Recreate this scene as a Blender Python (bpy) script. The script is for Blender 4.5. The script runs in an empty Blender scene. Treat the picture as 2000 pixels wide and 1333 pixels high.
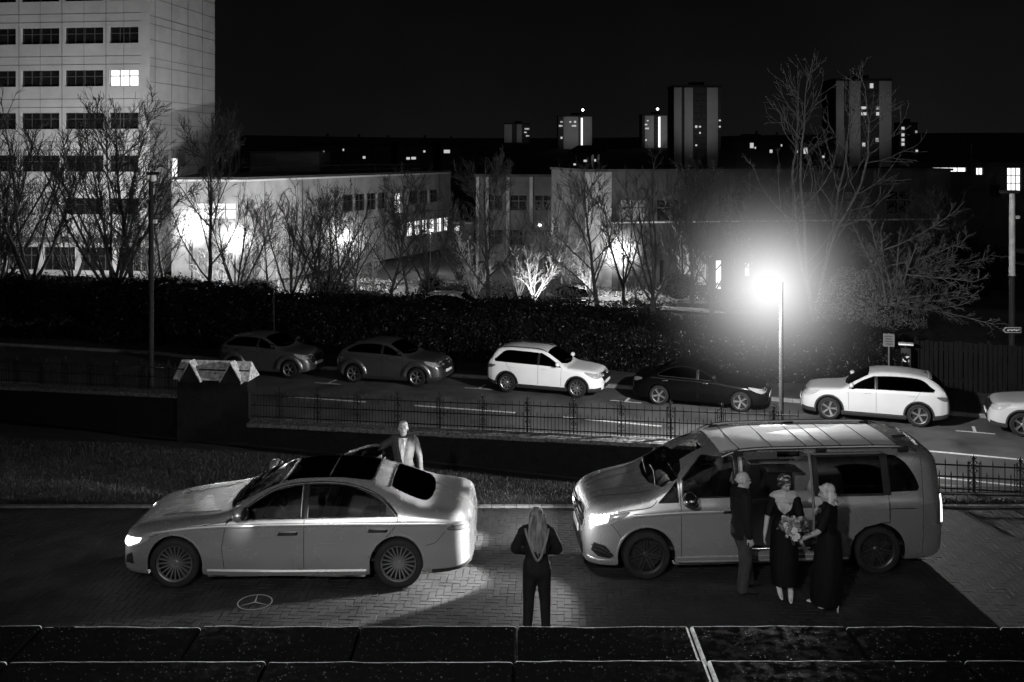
import bpy, bmesh, math, random
import numpy as np
from mathutils import Vector, Matrix, geometry, noise
random.seed(7)
R = math.radians
SC = bpy.context.scene
COL = SC.collection
F = 35.0/36.0*2000.0      # focal length in photo pixels
HC = 6.2                  # camera height over the drive
YH = 300.0                # horizon row in the photo

def P(px, py, Y):         # photo point at depth Y -> world
    return Vector(((px-1000)/F*Y, Y, HC-(py-YH)/F*Y))
def G(px, py, z=0.0):     # photo point on level z -> world
    Y = F*(HC-z)/(py-YH)
    return Vector(((px-1000)/F*Y, Y, z))

# ---------------------------------------------------------------- scene
cam = bpy.data.cameras.new('camera'); co = bpy.data.objects.new('camera', cam); COL.objects.link(co)
co.location = (0, 0, HC); co.rotation_euler = (R(90), 0, 0)
cam.lens = 35; cam.sensor_width = 36; cam.shift_y = -(666.5-YH)/2000.0
cam.clip_start = .1; cam.clip_end = 3000
SC.camera = co
SC.view_settings.view_transform = 'Standard'; SC.view_settings.look = 'None'
SC.view_settings.exposure = 0; SC.view_settings.gamma = 1
SC.cycles.max_bounces = 6; SC.cycles.diffuse_bounces = 2; SC.cycles.glossy_bounces = 3
SC.cycles.transparent_max_bounces = 12; SC.cycles.sample_clamp_indirect = .7
SC.cycles.volume_bounces = 0
SC.cycles.use_light_tree = True
SC.cycles.use_adaptive_sampling = False
SC.cycles.sample_clamp_direct = 12.0
SC.cycles.blur_glossy = .5

# ---------------------------------------------------------------- materials
MATS = {}
def mat(name, v=.2, rough=.6, metal=0.0, noise_amt=0.0, noise_scale=8.0, bump=0.0, bump_scale=60.0,
        coat=0.0, spec=.12, emit=0.0, detail=6.0, coord='Object', stretch=None, rough_var=0.0, two=None):
    """grey procedural material; noise_amt varies the base value, bump is a distance in m"""
    m = bpy.data.materials.new(name); m.use_nodes = True
    nt = m.node_tree; N = nt.nodes; L = nt.links
    b = N['Principled BSDF']
    b.inputs['Base Color'].default_value = (v, v, v, 1)
    b.inputs['Roughness'].default_value = rough; b.inputs['Metallic'].default_value = metal
    b.inputs['Specular IOR Level'].default_value = spec
    b.inputs['Coat Weight'].default_value = coat; b.inputs['Coat Roughness'].default_value = .06
    if emit:
        b.inputs['Emission Color'].default_value = (1, 1, 1, 1); b.inputs['Emission Strength'].default_value = emit
    if noise_amt or bump or rough_var:
        tc = N.new('ShaderNodeTexCoord'); src = tc.outputs[coord]
        if stretch:
            mp = N.new('ShaderNodeMapping'); mp.inputs['Scale'].default_value = stretch
            L.new(src, mp.inputs['Vector']); src = mp.outputs['Vector']
    if noise_amt or rough_var:
        n = N.new('ShaderNodeTexNoise'); n.inputs['Scale'].default_value = noise_scale; n.inputs['Detail'].default_value = detail
        n.inputs['Roughness'].default_value = .65
        L.new(src, n.inputs['Vector'])
        if noise_amt:
            r = N.new('ShaderNodeMapRange')
            r.inputs['From Min'].default_value = .3; r.inputs['From Max'].default_value = .7
            lo, hi = (two if two else (v*(1-noise_amt), v*(1+noise_amt)))
            r.inputs['To Min'].default_value = lo; r.inputs['To Max'].default_value = hi
            L.new(n.outputs['Fac'], r.inputs['Value']); L.new(r.outputs['Result'], b.inputs['Base Color'])
        if rough_var:
            r2 = N.new('ShaderNodeMapRange'); r2.inputs['From Min'].default_value = .3; r2.inputs['From Max'].default_value = .7
            r2.inputs['To Min'].default_value = max(.02, rough-rough_var); r2.inputs['To Max'].default_value = min(1, rough+rough_var)
            L.new(n.outputs['Fac'], r2.inputs['Value']); L.new(r2.outputs['Result'], b.inputs['Roughness'])
    if bump:
        n2 = N.new('ShaderNodeTexNoise'); n2.inputs['Scale'].default_value = bump_scale; n2.inputs['Detail'].default_value = 5
        L.new(src, n2.inputs['Vector'])
        bp = N.new('ShaderNodeBump'); bp.inputs['Distance'].default_value = bump; bp.inputs['Strength'].default_value = 1
        L.new(n2.outputs['Fac'], bp.inputs['Height']); L.new(bp.outputs['Normal'], b.inputs['Normal'])
    MATS[name] = m
    return m

def emat(name, s, v=1.0):
    m = bpy.data.materials.new(name); m.use_nodes = True
    nt = m.node_tree; nt.nodes.clear()
    e = nt.nodes.new('ShaderNodeEmission'); e.inputs['Color'].default_value = (v, v, v, 1); e.inputs['Strength'].default_value = s
    o = nt.nodes.new('ShaderNodeOutputMaterial'); nt.links.new(e.outputs[0], o.inputs[0]); MATS[name] = m
    return m

def glassmat(name, tint=.3, refl=1.0, rough=.02):
    """thin tinted pane: see-through tint under a fresnel reflection"""
    m = bpy.data.materials.new(name); m.use_nodes = True
    nt = m.node_tree; nt.nodes.clear(); N = nt.nodes; L = nt.links
    t = N.new('ShaderNodeBsdfTransparent'); t.inputs['Color'].default_value = (tint, tint, tint, 1)
    g = N.new('ShaderNodeBsdfGlossy'); g.inputs['Roughness'].default_value = rough; g.inputs['Color'].default_value = (refl, refl, refl, 1)
    f = N.new('ShaderNodeFresnel'); f.inputs['IOR'].default_value = 1.5
    x = N.new('ShaderNodeMixShader'); o = N.new('ShaderNodeOutputMaterial')
    L.new(f.outputs[0], x.inputs[0]); L.new(t.outputs[0], x.inputs[1]); L.new(g.outputs[0], x.inputs[2]); L.new(x.outputs[0], o.inputs[0])
    MATS[name] = m
    return m

def wetpaint(name, v, metal, rough, drops=True, coat=1.0):
    """car paint with fine flake and rain beads on the faces that look up"""
    m = bpy.data.materials.new(name); m.use_nodes = True
    nt = m.node_tree; N = nt.nodes; L = nt.links; b = N['Principled BSDF']
    b.inputs['Metallic'].default_value = metal; b.inputs['Coat Weight'].default_value = coat; b.inputs['Coat Roughness'].default_value = .05
    tc = N.new('ShaderNodeTexCoord')
    n = N.new('ShaderNodeTexNoise'); n.inputs['Scale'].default_value = 1.5; n.inputs['Detail'].default_value = 1
    L.new(tc.outputs['Object'], n.inputs['Vector'])
    r = N.new('ShaderNodeMapRange'); r.inputs['From Min'].default_value = .3; r.inputs['From Max'].default_value = .7
    r.inputs['To Min'].default_value = v*.96; r.inputs['To Max'].default_value = v*1.04
    L.new(n.outputs['Fac'], r.inputs['Value']); L.new(r.outputs['Result'], b.inputs['Base Color'])
    n3 = N.new('ShaderNodeTexNoise'); n3.inputs['Scale'].default_value = 2.5; n3.inputs['Detail'].default_value = 1
    L.new(tc.outputs['Object'], n3.inputs['Vector'])
    r3 = N.new('ShaderNodeMapRange'); r3.inputs['To Min'].default_value = rough*.95; r3.inputs['To Max'].default_value = rough*1.06
    L.new(n3.outputs['Fac'], r3.inputs['Value']); L.new(r3.outputs['Result'], b.inputs['Roughness'])
    if drops:
        vo = N.new('ShaderNodeTexVoronoi'); vo.inputs['Scale'].default_value = 55; vo.inputs['Randomness'].default_value = 1
        L.new(tc.outputs['Object'], vo.inputs['Vector'])
        d = N.new('ShaderNodeMapRange'); d.inputs['From Min'].default_value = .0; d.inputs['From Max'].default_value = .32
        d.inputs['To Min'].default_value = 1; d.inputs['To Max'].default_value = 0; d.interpolation_type = 'SMOOTHSTEP'
        L.new(vo.outputs['Distance'], d.inputs['Value'])
        ge = N.new('ShaderNodeNewGeometry'); sx = N.new('ShaderNodeSeparateXYZ'); L.new(ge.outputs['Normal'], sx.inputs[0])
        up = N.new('ShaderNodeMapRange'); up.inputs['From Min'].default_value = .45; up.inputs['From Max'].default_value = .9
        L.new(sx.outputs['Z'], up.inputs['Value'])
        mu = N.new('ShaderNodeMath'); mu.operation = 'MULTIPLY'; L.new(d.outputs['Result'], mu.inputs[0]); L.new(up.outputs['Result'], mu.inputs[1])
        bp = N.new('ShaderNodeBump'); bp.inputs['Distance'].default_value = .006; bp.inputs['Strength'].default_value = 1
        L.new(mu.outputs[0], bp.inputs['Height']); L.new(bp.outputs['Normal'], b.inputs['Normal']); L.new(bp.outputs['Normal'], b.inputs['Coat Normal'])
    MATS[name] = m
    return m

# ---------------------------------------------------------------- mesh collecting
class MB:
    def __init__(s): s.v = []; s.f = []
    def add(s, vs, fs):
        o = len(s.v); s.v += [tuple(a) for a in vs]; s.f += [tuple(i+o for i in f) for f in fs]; return s
    def box(s, c, d, rz=0.0, M=None):
        hx, hy, hz = d[0]/2, d[1]/2, d[2]/2
        vs = [Vector((x, y, z)) for z in (-hz, hz) for y in (-hy, hy) for x in (-hx, hx)]
        if M is None: M = Matrix.Rotation(rz, 4, 'Z')
        vs = [M @ v + Vector(c) for v in vs]
        return s.add(vs, [(0,2,3,1),(4,5,7,6),(0,1,5,4),(2,6,7,3),(0,4,6,2),(1,3,7,5)])
    def bbox(s, c, d, b, rz=0.0):          # box with bevelled edges (rounded look)
        bm = bmesh.new(); bmesh.ops.create_cube(bm, size=1)
        for v in bm.verts: v.co = Vector((v.co.x*d[0], v.co.y*d[1], v.co.z*d[2]))
        bmesh.ops.bevel(bm, geom=bm.edges[:], offset=b, segments=2, affect='EDGES', profile=.6)
        M = Matrix.Translation(Vector(c)) @ Matrix.Rotation(rz, 4, 'Z')
        bm.verts.index_update()
        s.add([M @ v.co for v in bm.verts], [[v.index for v in f.verts] for f in bm.faces]); bm.free(); return s
    def tube(s, pts, rad, n=8, cap=True, squash=None):
        pts = [Vector(p) for p in pts]
        if not hasattr(rad, '__len__'): rad = [rad]*len(pts)
        rings = []; prev = None
        for i, p in enumerate(pts):
            a = pts[max(i-1, 0)]; b = pts[min(i+1, len(pts)-1)]
            t = (b-a); t = t.normalized() if t.length > 1e-9 else Vector((0,0,1))
            if prev is None:
                u = t.orthogonal().normalized()
                if squash: # keep u near squash axis
                    q = Vector(squash[0]); u = (q - t*q.dot(t)).normalized()
            else:
                u = (prev - t*prev.dot(t)); u = u.normalized() if u.length > 1e-6 else t.orthogonal().normalized()
            prev = u; w = t.cross(u)
            k = squash[1] if squash else 1.0
            rings.append([p + (u*math.cos(2*math.pi*j/n) + w*k*math.sin(2*math.pi*j/n))*rad[i] for j in range(n)])
        vs = [v for r_ in rings for v in r_]; fs = []
        for i in range(len(rings)-1):
            for j in range(n):
                fs.append((i*n+j, i*n+(j+1) % n, (i+1)*n+(j+1) % n, (i+1)*n+j))
        if cap: fs += [tuple(range(n-1, -1, -1)), tuple((len(rings)-1)*n+j for j in range(n))]
        return s.add(vs, fs)
    def lathe(s, prof, n=32, M=None, closed=False):   # prof [(r, h)], axis = local Z
        M = M or Matrix.Identity(4); vs = []; fs = []
        for r_, h in prof:
            for j in range(n):
                a = 2*math.pi*j/n; vs.append(M @ Vector((r_*math.cos(a), r_*math.sin(a), h)))
        m = len(prof)
        for i in range(m if closed else m-1):
            k = (i+1) % m
            for j in range(n): fs.append((i*n+j, i*n+(j+1) % n, k*n+(j+1) % n, k*n+j))
        return s.add(vs, fs)
    def ell(s, c, r_, M=None, n=14, m=9):
        vs = []; fs = []; M = M or Matrix.Identity(3); c = Vector(c)
        for i in range(m+1):
            th = math.pi*i/m
            for j in range(n):
                a = 2*math.pi*j/n
                vs.append(M @ Vector((r_[0]*math.sin(th)*math.cos(a), r_[1]*math.sin(th)*math.sin(a), r_[2]*math.cos(th))) + c)
        for i in range(m):
            for j in range(n): fs.append((i*n+j, (i+1)*n+j, (i+1)*n+(j+1) % n, i*n+(j+1) % n))
        return s.add(vs, fs)
    def prism(s, poly, h0, h1, M=None):   # poly in xy, extruded z h0..h1, then M
        M = M or Matrix.Identity(4); n = len(poly)
        vs = [M @ Vector((x, y, h0)) for x, y in poly] + [M @ Vector((x, y, h1)) for x, y in poly]
        fs = [tuple(range(n-1, -1, -1)), tuple(range(n, 2*n))] + [(i, (i+1) % n, n+(i+1) % n, n+i) for i in range(n)]
        return s.add(vs, fs)
    def quad(s, a, b, c, d): return s.add([a, b, c, d], [(0, 1, 2, 3)])
    def mesh(s, name, m=None, smooth=False):
        me = bpy.data.meshes.new(name); me.from_pydata(s.v, [], s.f); me.update()
        if m: me.materials.append(m)
        if smooth:
            me.polygons.foreach_set('use_smooth', [True]*len(me.polygons))
            if smooth is not True: me.set_sharp_from_angle(angle=R(smooth))
        return me
    def build(s, name, m=None, parent=None, smooth=False, fixn=False):
        me = s.mesh(name, m, smooth)
        if fixn:
            bm = bmesh.new(); bm.from_mesh(me); bmesh.ops.recalc_face_normals(bm, faces=bm.faces[:]); bm.to_mesh(me); bm.free()
        return link(name, me, parent)

def link(name, me, parent=None):
    o = bpy.data.objects.new(name, me); COL.objects.link(o)
    if parent: o.parent = parent
    return o
def tag(o, label=None, cat=None, group=None, kind=None):
    if label: o['label'] = label
    if cat: o['category'] = cat
    if group: o['group'] = group
    if kind: o['kind'] = kind
    return o
def thing(name, label, cat, loc=(0,0,0), rz=0.0, group=None):
    o = bpy.data.objects.new(name, None); COL.objects.link(o); o.location = loc; o.rotation_euler = (0, 0, rz)
    o.empty_display_size = .2
    return tag(o, label, cat, group)
def copy_tree(o, parent=None):
    c = o.copy(); COL.objects.link(c); c.parent = parent
    for ch in list(o.children): copy_tree(ch, c)
    return c
def struct(o): o['kind'] = 'structure'; return o
def lamp(name, kind, loc, power, parent=None, **k):
    l = bpy.data.lights.new(name, kind); l.energy = power
    o = bpy.data.objects.new(name, l); COL.objects.link(o); o.location = loc
    if parent: o.parent = parent
    for a, v in k.items(): setattr(l, a, v)
    return o
def aim(o, target):
    d = Vector(target) - o.matrix_world.translation if False else Vector(target)-Vector(o.location)
    o.rotation_euler = d.to_track_quat('-Z', 'Y').to_euler(); return o
def spline(pts, n=8, closed=False):
    """Catmull-Rom through 2-D or 3-D points"""
    P_ = [Vector(p) for p in pts]; out = []; m = len(P_)
    rng = range(m) if closed else range(m-1)
    for i in rng:
        p0 = P_[(i-1) % m] if closed or i > 0 else P_[i]; p1 = P_[i]; p2 = P_[(i+1) % m]
        p3 = P_[(i+2) % m] if closed or i+2 < m else P_[min(i+1, m-1)]
        for k in range(n):
            t = k/n
            out.append(.5*((2*p1)+(-p0+p2)*t+(2*p0-5*p1+4*p2-p3)*t*t+(-p0+3*p1-3*p2+p3)*t**3))
    if not closed: out.append(P_[-1].copy())
    return out

# ---------------------------------------------------------------- the street's own axes
RO = Vector((1.0, 35.2)); RD = Vector((.942, -.3355)); RN = Vector((.3355, .942))
def zroad(s): return -2.35 + .02*min(s, 0)
def RP(s, n, dz=0.0):     # s along the street (to the right), n away from the camera, dz over the road
    q = RO + RD*s + RN*n
    return Vector((q.x, q.y, zroad(s)+dz))
def RS(px, n):            # the s at which the line of offset n crosses photo column px
    k = (px-1000)/F
    # (RO+RD s+RN n).x = k * .y
    return (k*(RO.y+RN.y*n)-(RO.x+RN.x*n))/(RD.x-k*RD.y)
RANG = math.atan2(RD.y, RD.x)

def bloom_volume(name, parent, c, r, s, k=3.0):
    """lamp bloom painted as an emissive volume that fades away from the lamp"""
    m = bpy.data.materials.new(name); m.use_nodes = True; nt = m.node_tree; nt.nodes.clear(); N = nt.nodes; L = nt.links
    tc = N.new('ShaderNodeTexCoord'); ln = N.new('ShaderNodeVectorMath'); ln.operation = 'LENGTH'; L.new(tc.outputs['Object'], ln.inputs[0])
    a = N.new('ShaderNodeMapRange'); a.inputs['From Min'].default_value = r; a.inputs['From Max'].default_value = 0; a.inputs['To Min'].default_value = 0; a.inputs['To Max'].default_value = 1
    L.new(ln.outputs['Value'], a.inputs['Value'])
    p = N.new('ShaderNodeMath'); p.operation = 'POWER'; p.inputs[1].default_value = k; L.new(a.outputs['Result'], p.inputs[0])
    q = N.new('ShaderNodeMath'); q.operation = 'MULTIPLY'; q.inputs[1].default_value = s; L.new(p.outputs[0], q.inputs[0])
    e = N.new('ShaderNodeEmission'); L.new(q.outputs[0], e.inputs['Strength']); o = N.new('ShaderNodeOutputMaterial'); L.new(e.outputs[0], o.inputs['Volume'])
    mb = MB(); mb.ell((0, 0, 0), (r, r, r), n=24, m=14); ob = mb.build('lamp_bloom', m, parent, smooth=True); ob.location = c
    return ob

# ================================================================ ground
M_paver = mat('paver', .020, .72, noise_amt=.45, noise_scale=2.2, bump=.0015, bump_scale=140, rough_var=.10, spec=.06)
M_joint = mat('joint_sand', .02, .9, noise_amt=.4, noise_scale=40)
M_asph = mat('asphalt', .058, .62, noise_amt=.5, noise_scale=.8, bump=.008, bump_scale=38, rough_var=.15)
M_pave = mat('footway', .04, .6, noise_amt=.4, noise_scale=1.2, bump=.003, bump_scale=70)
M_kerb = mat('kerb_stone', .14, .5, noise_amt=.35, noise_scale=6, bump=.002, bump_scale=60)
M_lawn = mat('lawn_soil', .008, .9, noise_amt=.6, noise_scale=1.3, bump=.02, bump_scale=30)
M_blade = mat('grass_blade', .022, .55, noise_amt=.5, noise_scale=.9)
M_mark = mat('road_paint', .46, .5, noise_amt=.3, noise_scale=9)
M_stone = mat('wall_stone', .008, .75, noise_amt=.55, noise_scale=5, bump=.012, bump_scale=22)
M_cope = mat('lichen_coping', .30, .7, noise_amt=.9, noise_scale=11, two=(.015, .24), bump=.006, bump_scale=40)
M_cap = mat('pale_lichen_cap', .45, .7, noise_amt=.9, noise_scale=9, two=(.12, .85), bump=.006, bump_scale=40)
M_iron = mat('black_iron', .012, .5, noise_amt=.3, noise_scale=30)
M_edge = mat('worn_lit_stone_edge', .7, .34, spec=1.0, noise_amt=.6, noise_scale=14, bump=.004, bump_scale=60)  # pale worn rims, brightened to paint lamplight along the step edges
def ledge_mat():
    """black wet stone carrying scattered beads of water"""
    m = mat('wet_black_stone', .006, .38, noise_amt=.7, noise_scale=5, rough_var=.10, spec=.22); nt = m.node_tree; N = nt.nodes; L = nt.links; b = N['Principled BSDF']
    tc = N.new('ShaderNodeTexCoord'); vo = N.new('ShaderNodeTexVoronoi'); vo.inputs['Scale'].default_value = 42; L.new(tc.outputs['Object'], vo.inputs['Vector'])
    nz = N.new('ShaderNodeTexNoise'); nz.inputs['Scale'].default_value = 2.3; nz.inputs['Detail'].default_value = 6; L.new(tc.outputs['Object'], nz.inputs['Vector'])
    sx = N.new('ShaderNodeSeparateColor'); L.new(vo.outputs['Color'], sx.inputs[0])
    th = N.new('ShaderNodeMath'); th.operation = 'MULTIPLY_ADD'; th.inputs[1].default_value = .22; L.new(nz.outputs['Fac'], th.inputs[0]); L.new(sx.outputs[0], th.inputs[2])
    gt = N.new('ShaderNodeMath'); gt.operation = 'GREATER_THAN'; gt.inputs[1].default_value = .92; L.new(th.outputs[0], gt.inputs[0])
    d = N.new('ShaderNodeMapRange'); d.interpolation_type = 'SMOOTHSTEP'; d.inputs['From Max'].default_value = .30; d.inputs['To Min'].default_value = 1; d.inputs['To Max'].default_value = 0; L.new(vo.outputs['Distance'], d.inputs['Value'])
    mu = N.new('ShaderNodeMath'); mu.operation = 'MULTIPLY'; L.new(d.outputs['Result'], mu.inputs[0]); L.new(gt.outputs[0], mu.inputs[1])
    sp = N.new('ShaderNodeMath'); sp.operation = 'MULTIPLY_ADD'; sp.inputs[1].default_value = 1.0; sp.inputs[2].default_value = .006; L.new(mu.outputs[0], sp.inputs[0]); L.new(sp.outputs[0], b.inputs['Specular IOR Level'])
    bp = N.new('ShaderNodeBump'); bp.inputs['Distance'].default_value = .012; bp.inputs['Strength'].default_value = 1; L.new(mu.outputs[0], bp.inputs['Height'])
    n2 = N.new('ShaderNodeTexNoise'); n2.inputs['Scale'].default_value = 160; n2.inputs['Detail'].default_value = 3; L.new(tc.outputs['Object'], n2.inputs['Vector'])
    b2 = N.new('ShaderNodeBump'); b2.inputs['Distance'].default_value = .0012; b2.inputs['Strength'].default_value = 1; L.new(n2.outputs['Fac'], b2.inputs['Height']); L.new(bp.outputs['Normal'], b2.inputs['Normal'])
    L.new(b2.outputs['Normal'], b.inputs['Normal'])
    df = N.new('ShaderNodeBsdfDiffuse'); df.inputs['Color'].default_value = (.004, .004, .004, 1); mx = N.new('ShaderNodeMixShader'); fa = N.new('ShaderNodeMath'); fa.operation = 'MULTIPLY_ADD'; fa.inputs[1].default_value = 2; fa.use_clamp = True
    n4 = N.new('ShaderNodeTexNoise'); n4.inputs['Scale'].default_value = 9; n4.inputs['Detail'].default_value = 8; n4.inputs['Roughness'].default_value = .75; L.new(tc.outputs['Object'], n4.inputs['Vector'])
    m4 = N.new('ShaderNodeMapRange'); m4.inputs['From Min'].default_value = .46; m4.inputs['From Max'].default_value = .72; m4.inputs['To Max'].default_value = .34; L.new(n4.outputs['Fac'], m4.inputs['Value'])
    L.new(mu.outputs[0], fa.inputs[0]); L.new(m4.outputs['Result'], fa.inputs[2]); L.new(fa.outputs[0], mx.inputs[0]); L.new(df.outputs[0], mx.inputs[1]); L.new(b.outputs[0], mx.inputs[2]); L.new(mx.outputs[0], N['Material Output'].inputs['Surface']); return m
M_ledge = ledge_mat()
M_terr = mat('rough_ground', .022, .9, noise_amt=.7, noise_scale=.35, bump=.05, bump_scale=3)
M_path = mat('pale_path', .42, .7, noise_amt=.15, noise_scale=1.5, bump=.002, bump_scale=80)
M_hill = mat('far_hill', .03, .95, noise_amt=.6, noise_scale=.02)

# drive: individual pavers in a herringbone bond on a joint bed
def drive():
    yaw = R(-3.0); ca, sa = math.cos(yaw), math.sin(yaw); W = .1; g = .0040; b = .0035
    vs = []; fs = []
    rnd = random.Random(3)
    y0, y1 = 9.9, 17.42
    for j in range(-60, 60+200):
        for i in range(-140, 260):
            t = (i-j) % 4
            if t == 0: x, y, w, h = i, j, 2, 1
            elif t == 3: x, y, w, h = i, j, 1, 2
            else: continue
            cx = (x+w/2)*W-6; cy = (y+h/2)*W+4
            wx = ca*cx-sa*cy; wy = sa*cx+ca*cy
            if wy < y0 or wy > y1-.13 or abs(wx) > .56*wy+.6: continue
            hx = w*W/2-g; hy = h*W/2-g; z = rnd.uniform(-.0015, .0015); tx = rnd.uniform(-.010, .010); ty = rnd.uniform(-.010, .010)
            o = len(vs)
            for (k, zz) in ((0, -.012), (0, -b*.7), (b, 0)):
                for sx, sy in ((-1, -1), (1, -1), (1, 1), (-1, 1)):
                    lx = sx*(hx-k); ly = sy*(hy-k); px = cx+lx; py = cy+ly
                    vs.append((ca*px-sa*py, sa*px+ca*py, z+zz+lx*tx+ly*ty))
            fs.append((o+8, o+9, o+10, o+11))
            for r_ in (0, 4):
                for k in range(4): fs.append((o+r_+k, o+r_+(k+1) % 4, o+r_+4+(k+1) % 4, o+r_+4+k))
    me = bpy.data.meshes.new('driveway_paving'); me.from_pydata(vs, [], fs); me.update(); me.materials.append(M_paver)
    struct(link('driveway_paving', me))
    q = MB(); q.quad((-16, 9, -.010), (16, 9, -.010), (16, 17.5, -.010), (-16, 17.5, -.010)); struct(q.build('driveway_bed', M_joint))
    e = MB()   # edging bricks along the lawn
    x = -14.0
    while x < 14: e.bbox((x+.11, 17.48, -.005), (.212, .10, .06), .008); x += .22
    struct(e.build('drive_edging', M_kerb))
drive()

# ground sheet to the horizon (below everything)
NW = -8.3          # wall line offset (n)
def lawn_z(x, y):
    """the lawn falls from the drive edge to the foot of the street wall"""
    n = (x-RO.x)*RN.x+(y-RO.y)*RN.y
    t = max(0, min(1, (y-17.55)/max(1.0, (NW-.2-n)/RN.y+y-17.55)))
    return -.03-2.45*t**1.15+.03*math.sin(x*1.3)*math.sin(y*1.1)
def lawn():
    mb = MB(); nx, ny = 90, 40; vs = []; fs = []
    for i in range(nx+1):
        x = -26+36*i/nx
        yw = RO.y+(NW-.05-(x-RO.x)*RN.x)/RN.y
        yw = max(yw, 18.1)
        for j in range(ny+1):
            y = 17.55+(yw-17.55)*j/ny; vs.append((x, y, lawn_z(x, y)))
    for i in range(nx):
        for j in range(ny): a = i*(ny+1)+j; fs.append((a, a+ny+1, a+ny+2, a+1))
    mb.add(vs, fs); struct(mb.build('lawn', M_lawn, smooth=True))
    # grass: short blades all over, taller tufts along the drive edge
    rnd = random.Random(5); vs = []; fs = []
    def blade(x, y, z, h, w, lean):
        a = rnd.uniform(0, 6.28); dx, dy = math.cos(a)*w, math.sin(a)*w; l = rnd.uniform(0, 6.28); lx, ly = math.cos(l)*lean, math.sin(l)*lean
        o = len(vs); vs.extend([(x-dx, y-dy, z), (x+dx, y+dy, z), (x+lx*.4+dx*.7, y+ly*.4+dy*.7, z+h*.6), (x+lx*.4-dx*.7, y+ly*.4-dy*.7, z+h*.6), (x+lx, y+ly, z+h)])
        fs.extend([(o, o+1, o+2, o+3), (o+3, o+2, o+4)])
    for k in range(80000):
        y = 17.6+rnd.random()**1.2*10; x = rnd.uniform(-.54*y, .36*y)
        n = (x-RO.x)*RN.x+(y-RO.y)*RN.y
        if n > NW-.1: continue
        blade(x, y, lawn_z(x, y)-.01, rnd.uniform(.04, .10), .006, rnd.uniform(.01, .06))
    for k in range(16000):
        x = rnd.uniform(-10, 10); q = .5+.5*math.sin(x*2.1)+.6*math.sin(x*5.3+1); y = 17.56+abs(rnd.gauss(0, .10))
        blade(x, y, -.03, rnd.uniform(.05, .12)+max(0, q)*.05, .006, rnd.uniform(.02, .10))
    me = bpy.data.meshes.new('grass'); me.from_pydata(vs, [], fs); me.update(); me.materials.append(M_blade)
    tag(link('grass', me), kind='stuff')
lawn()

def sheet(name, rows, m, dz=0.0, smooth=False):
    """rows: list of lists of points, equal length"""
    mb = MB(); n = len(rows[0]); mb.v = [(p[0], p[1], p[2]+dz) for r_ in rows for p in r_]
    for i in range(len(rows)-1):
        for j in range(n-1): mb.f.append((i*n+j, i*n+j+1, (i+1)*n+j+1, (i+1)*n+j))
    return struct(mb.build(name, m, smooth=smooth))
SS = list(np.linspace(-60, 45, 70))
NK = 1.9           # far kerb
def kn(s): return NK+.9*max(0, min(1, (-13.0-s)/6.0))       # the far kerb bends back at the side turning
sheet('road', [[RP(s, NW+2.4) for s in SS], [RP(s, -2) for s in SS], [RP(s, kn(s)) for s in SS]], M_asph)
sheet('near_footway', [[RP(s, NW-.4, .12) for s in SS], [RP(s, NW+2.25, .12) for s in SS]], M_pave)
sheet('far_footway', [[RP(s, kn(s)+.14, .12) for s in SS], [RP(s, 7.5, .14) for s in SS]], M_pave)
def kerb(name, nf):
    mb = MB()
    for k in range(len(SS)-1):
        L_ = (SS[k+1]-SS[k]); m = int(L_/.9)+1
        for i in range(m):
            a = SS[k]+L_*i/m; b = SS[k]+L_*(i+1)/m-.008
            pts = []
            for s_, in ((a,), (b,)):
                for n_, z_ in ((0, -.05), (0, .10), (.02, .125), (.15, .125)): p = RP(s_, nf(s_)+n_ if name == 'far_kerb' else nf(s_)+.0-n_, z_); pts.append(p)
            mb.add(pts, [(0, 1, 5, 4), (1, 2, 6, 5), (2, 3, 7, 6)])
    struct(mb.build(name, M_kerb))
kerb('far_kerb', kn); kerb('near_kerb', lambda s: NW+2.4)
# markings
def marking(pts, w):
    mb = MB()
    for a, b in pts:
        a = Vector(a); b = Vector(b); d = (b-a); q = Vector((-d.y, d.x, 0)).normalized()*w/2; u = Vector((0, 0, .005))
        mb.quad(a-q+u, b-q+u, b+q+u, a+q+u)
    return mb
def nline(px): # n of the centre line at a photo column
    return -2.55-.9*max(0, (560-px)/560.0)**1.2
cl = MB()
for a, b in ((-330, -160), (-80, 131), (234, 400), (545, 716), (810, 1007), (1100, 1292), (1400, 1610), (1740, 2000), (2130, 2400)):
    A = nline(a); B = nline(b); p, q = RP(RS(a, A), A), RP(RS(b, B), B); cl.v += marking([(p, q)], .13).v; cl.f.append(tuple(range(len(cl.f)*4, len(cl.f)*4+4)))
tag(struct(cl.build('centre_line', M_mark)))
bay = []
for px, py in ((640, 741), (935, 757), (1222, 785), (1905, 845)):
    g = G(px, py, -2.35); s_ = (g.x-RO.x)*RD.x+(g.y-RO.y)*RD.y; n_ = (g.x-RO.x)*RN.x+(g.y-RO.y)*RN.y
    bay += [(RP(s_-.55, n_), RP(s_+.55, n_)), (RP(s_, n_+.06), RP(s_, n_+.7))]
struct(marking(bay, .09).build('bay_marking', M_mark))
struct(marking([(RP(9, -5.0), RP(26, -5.0))], .10).build('edge_line', M_mark))

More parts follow.
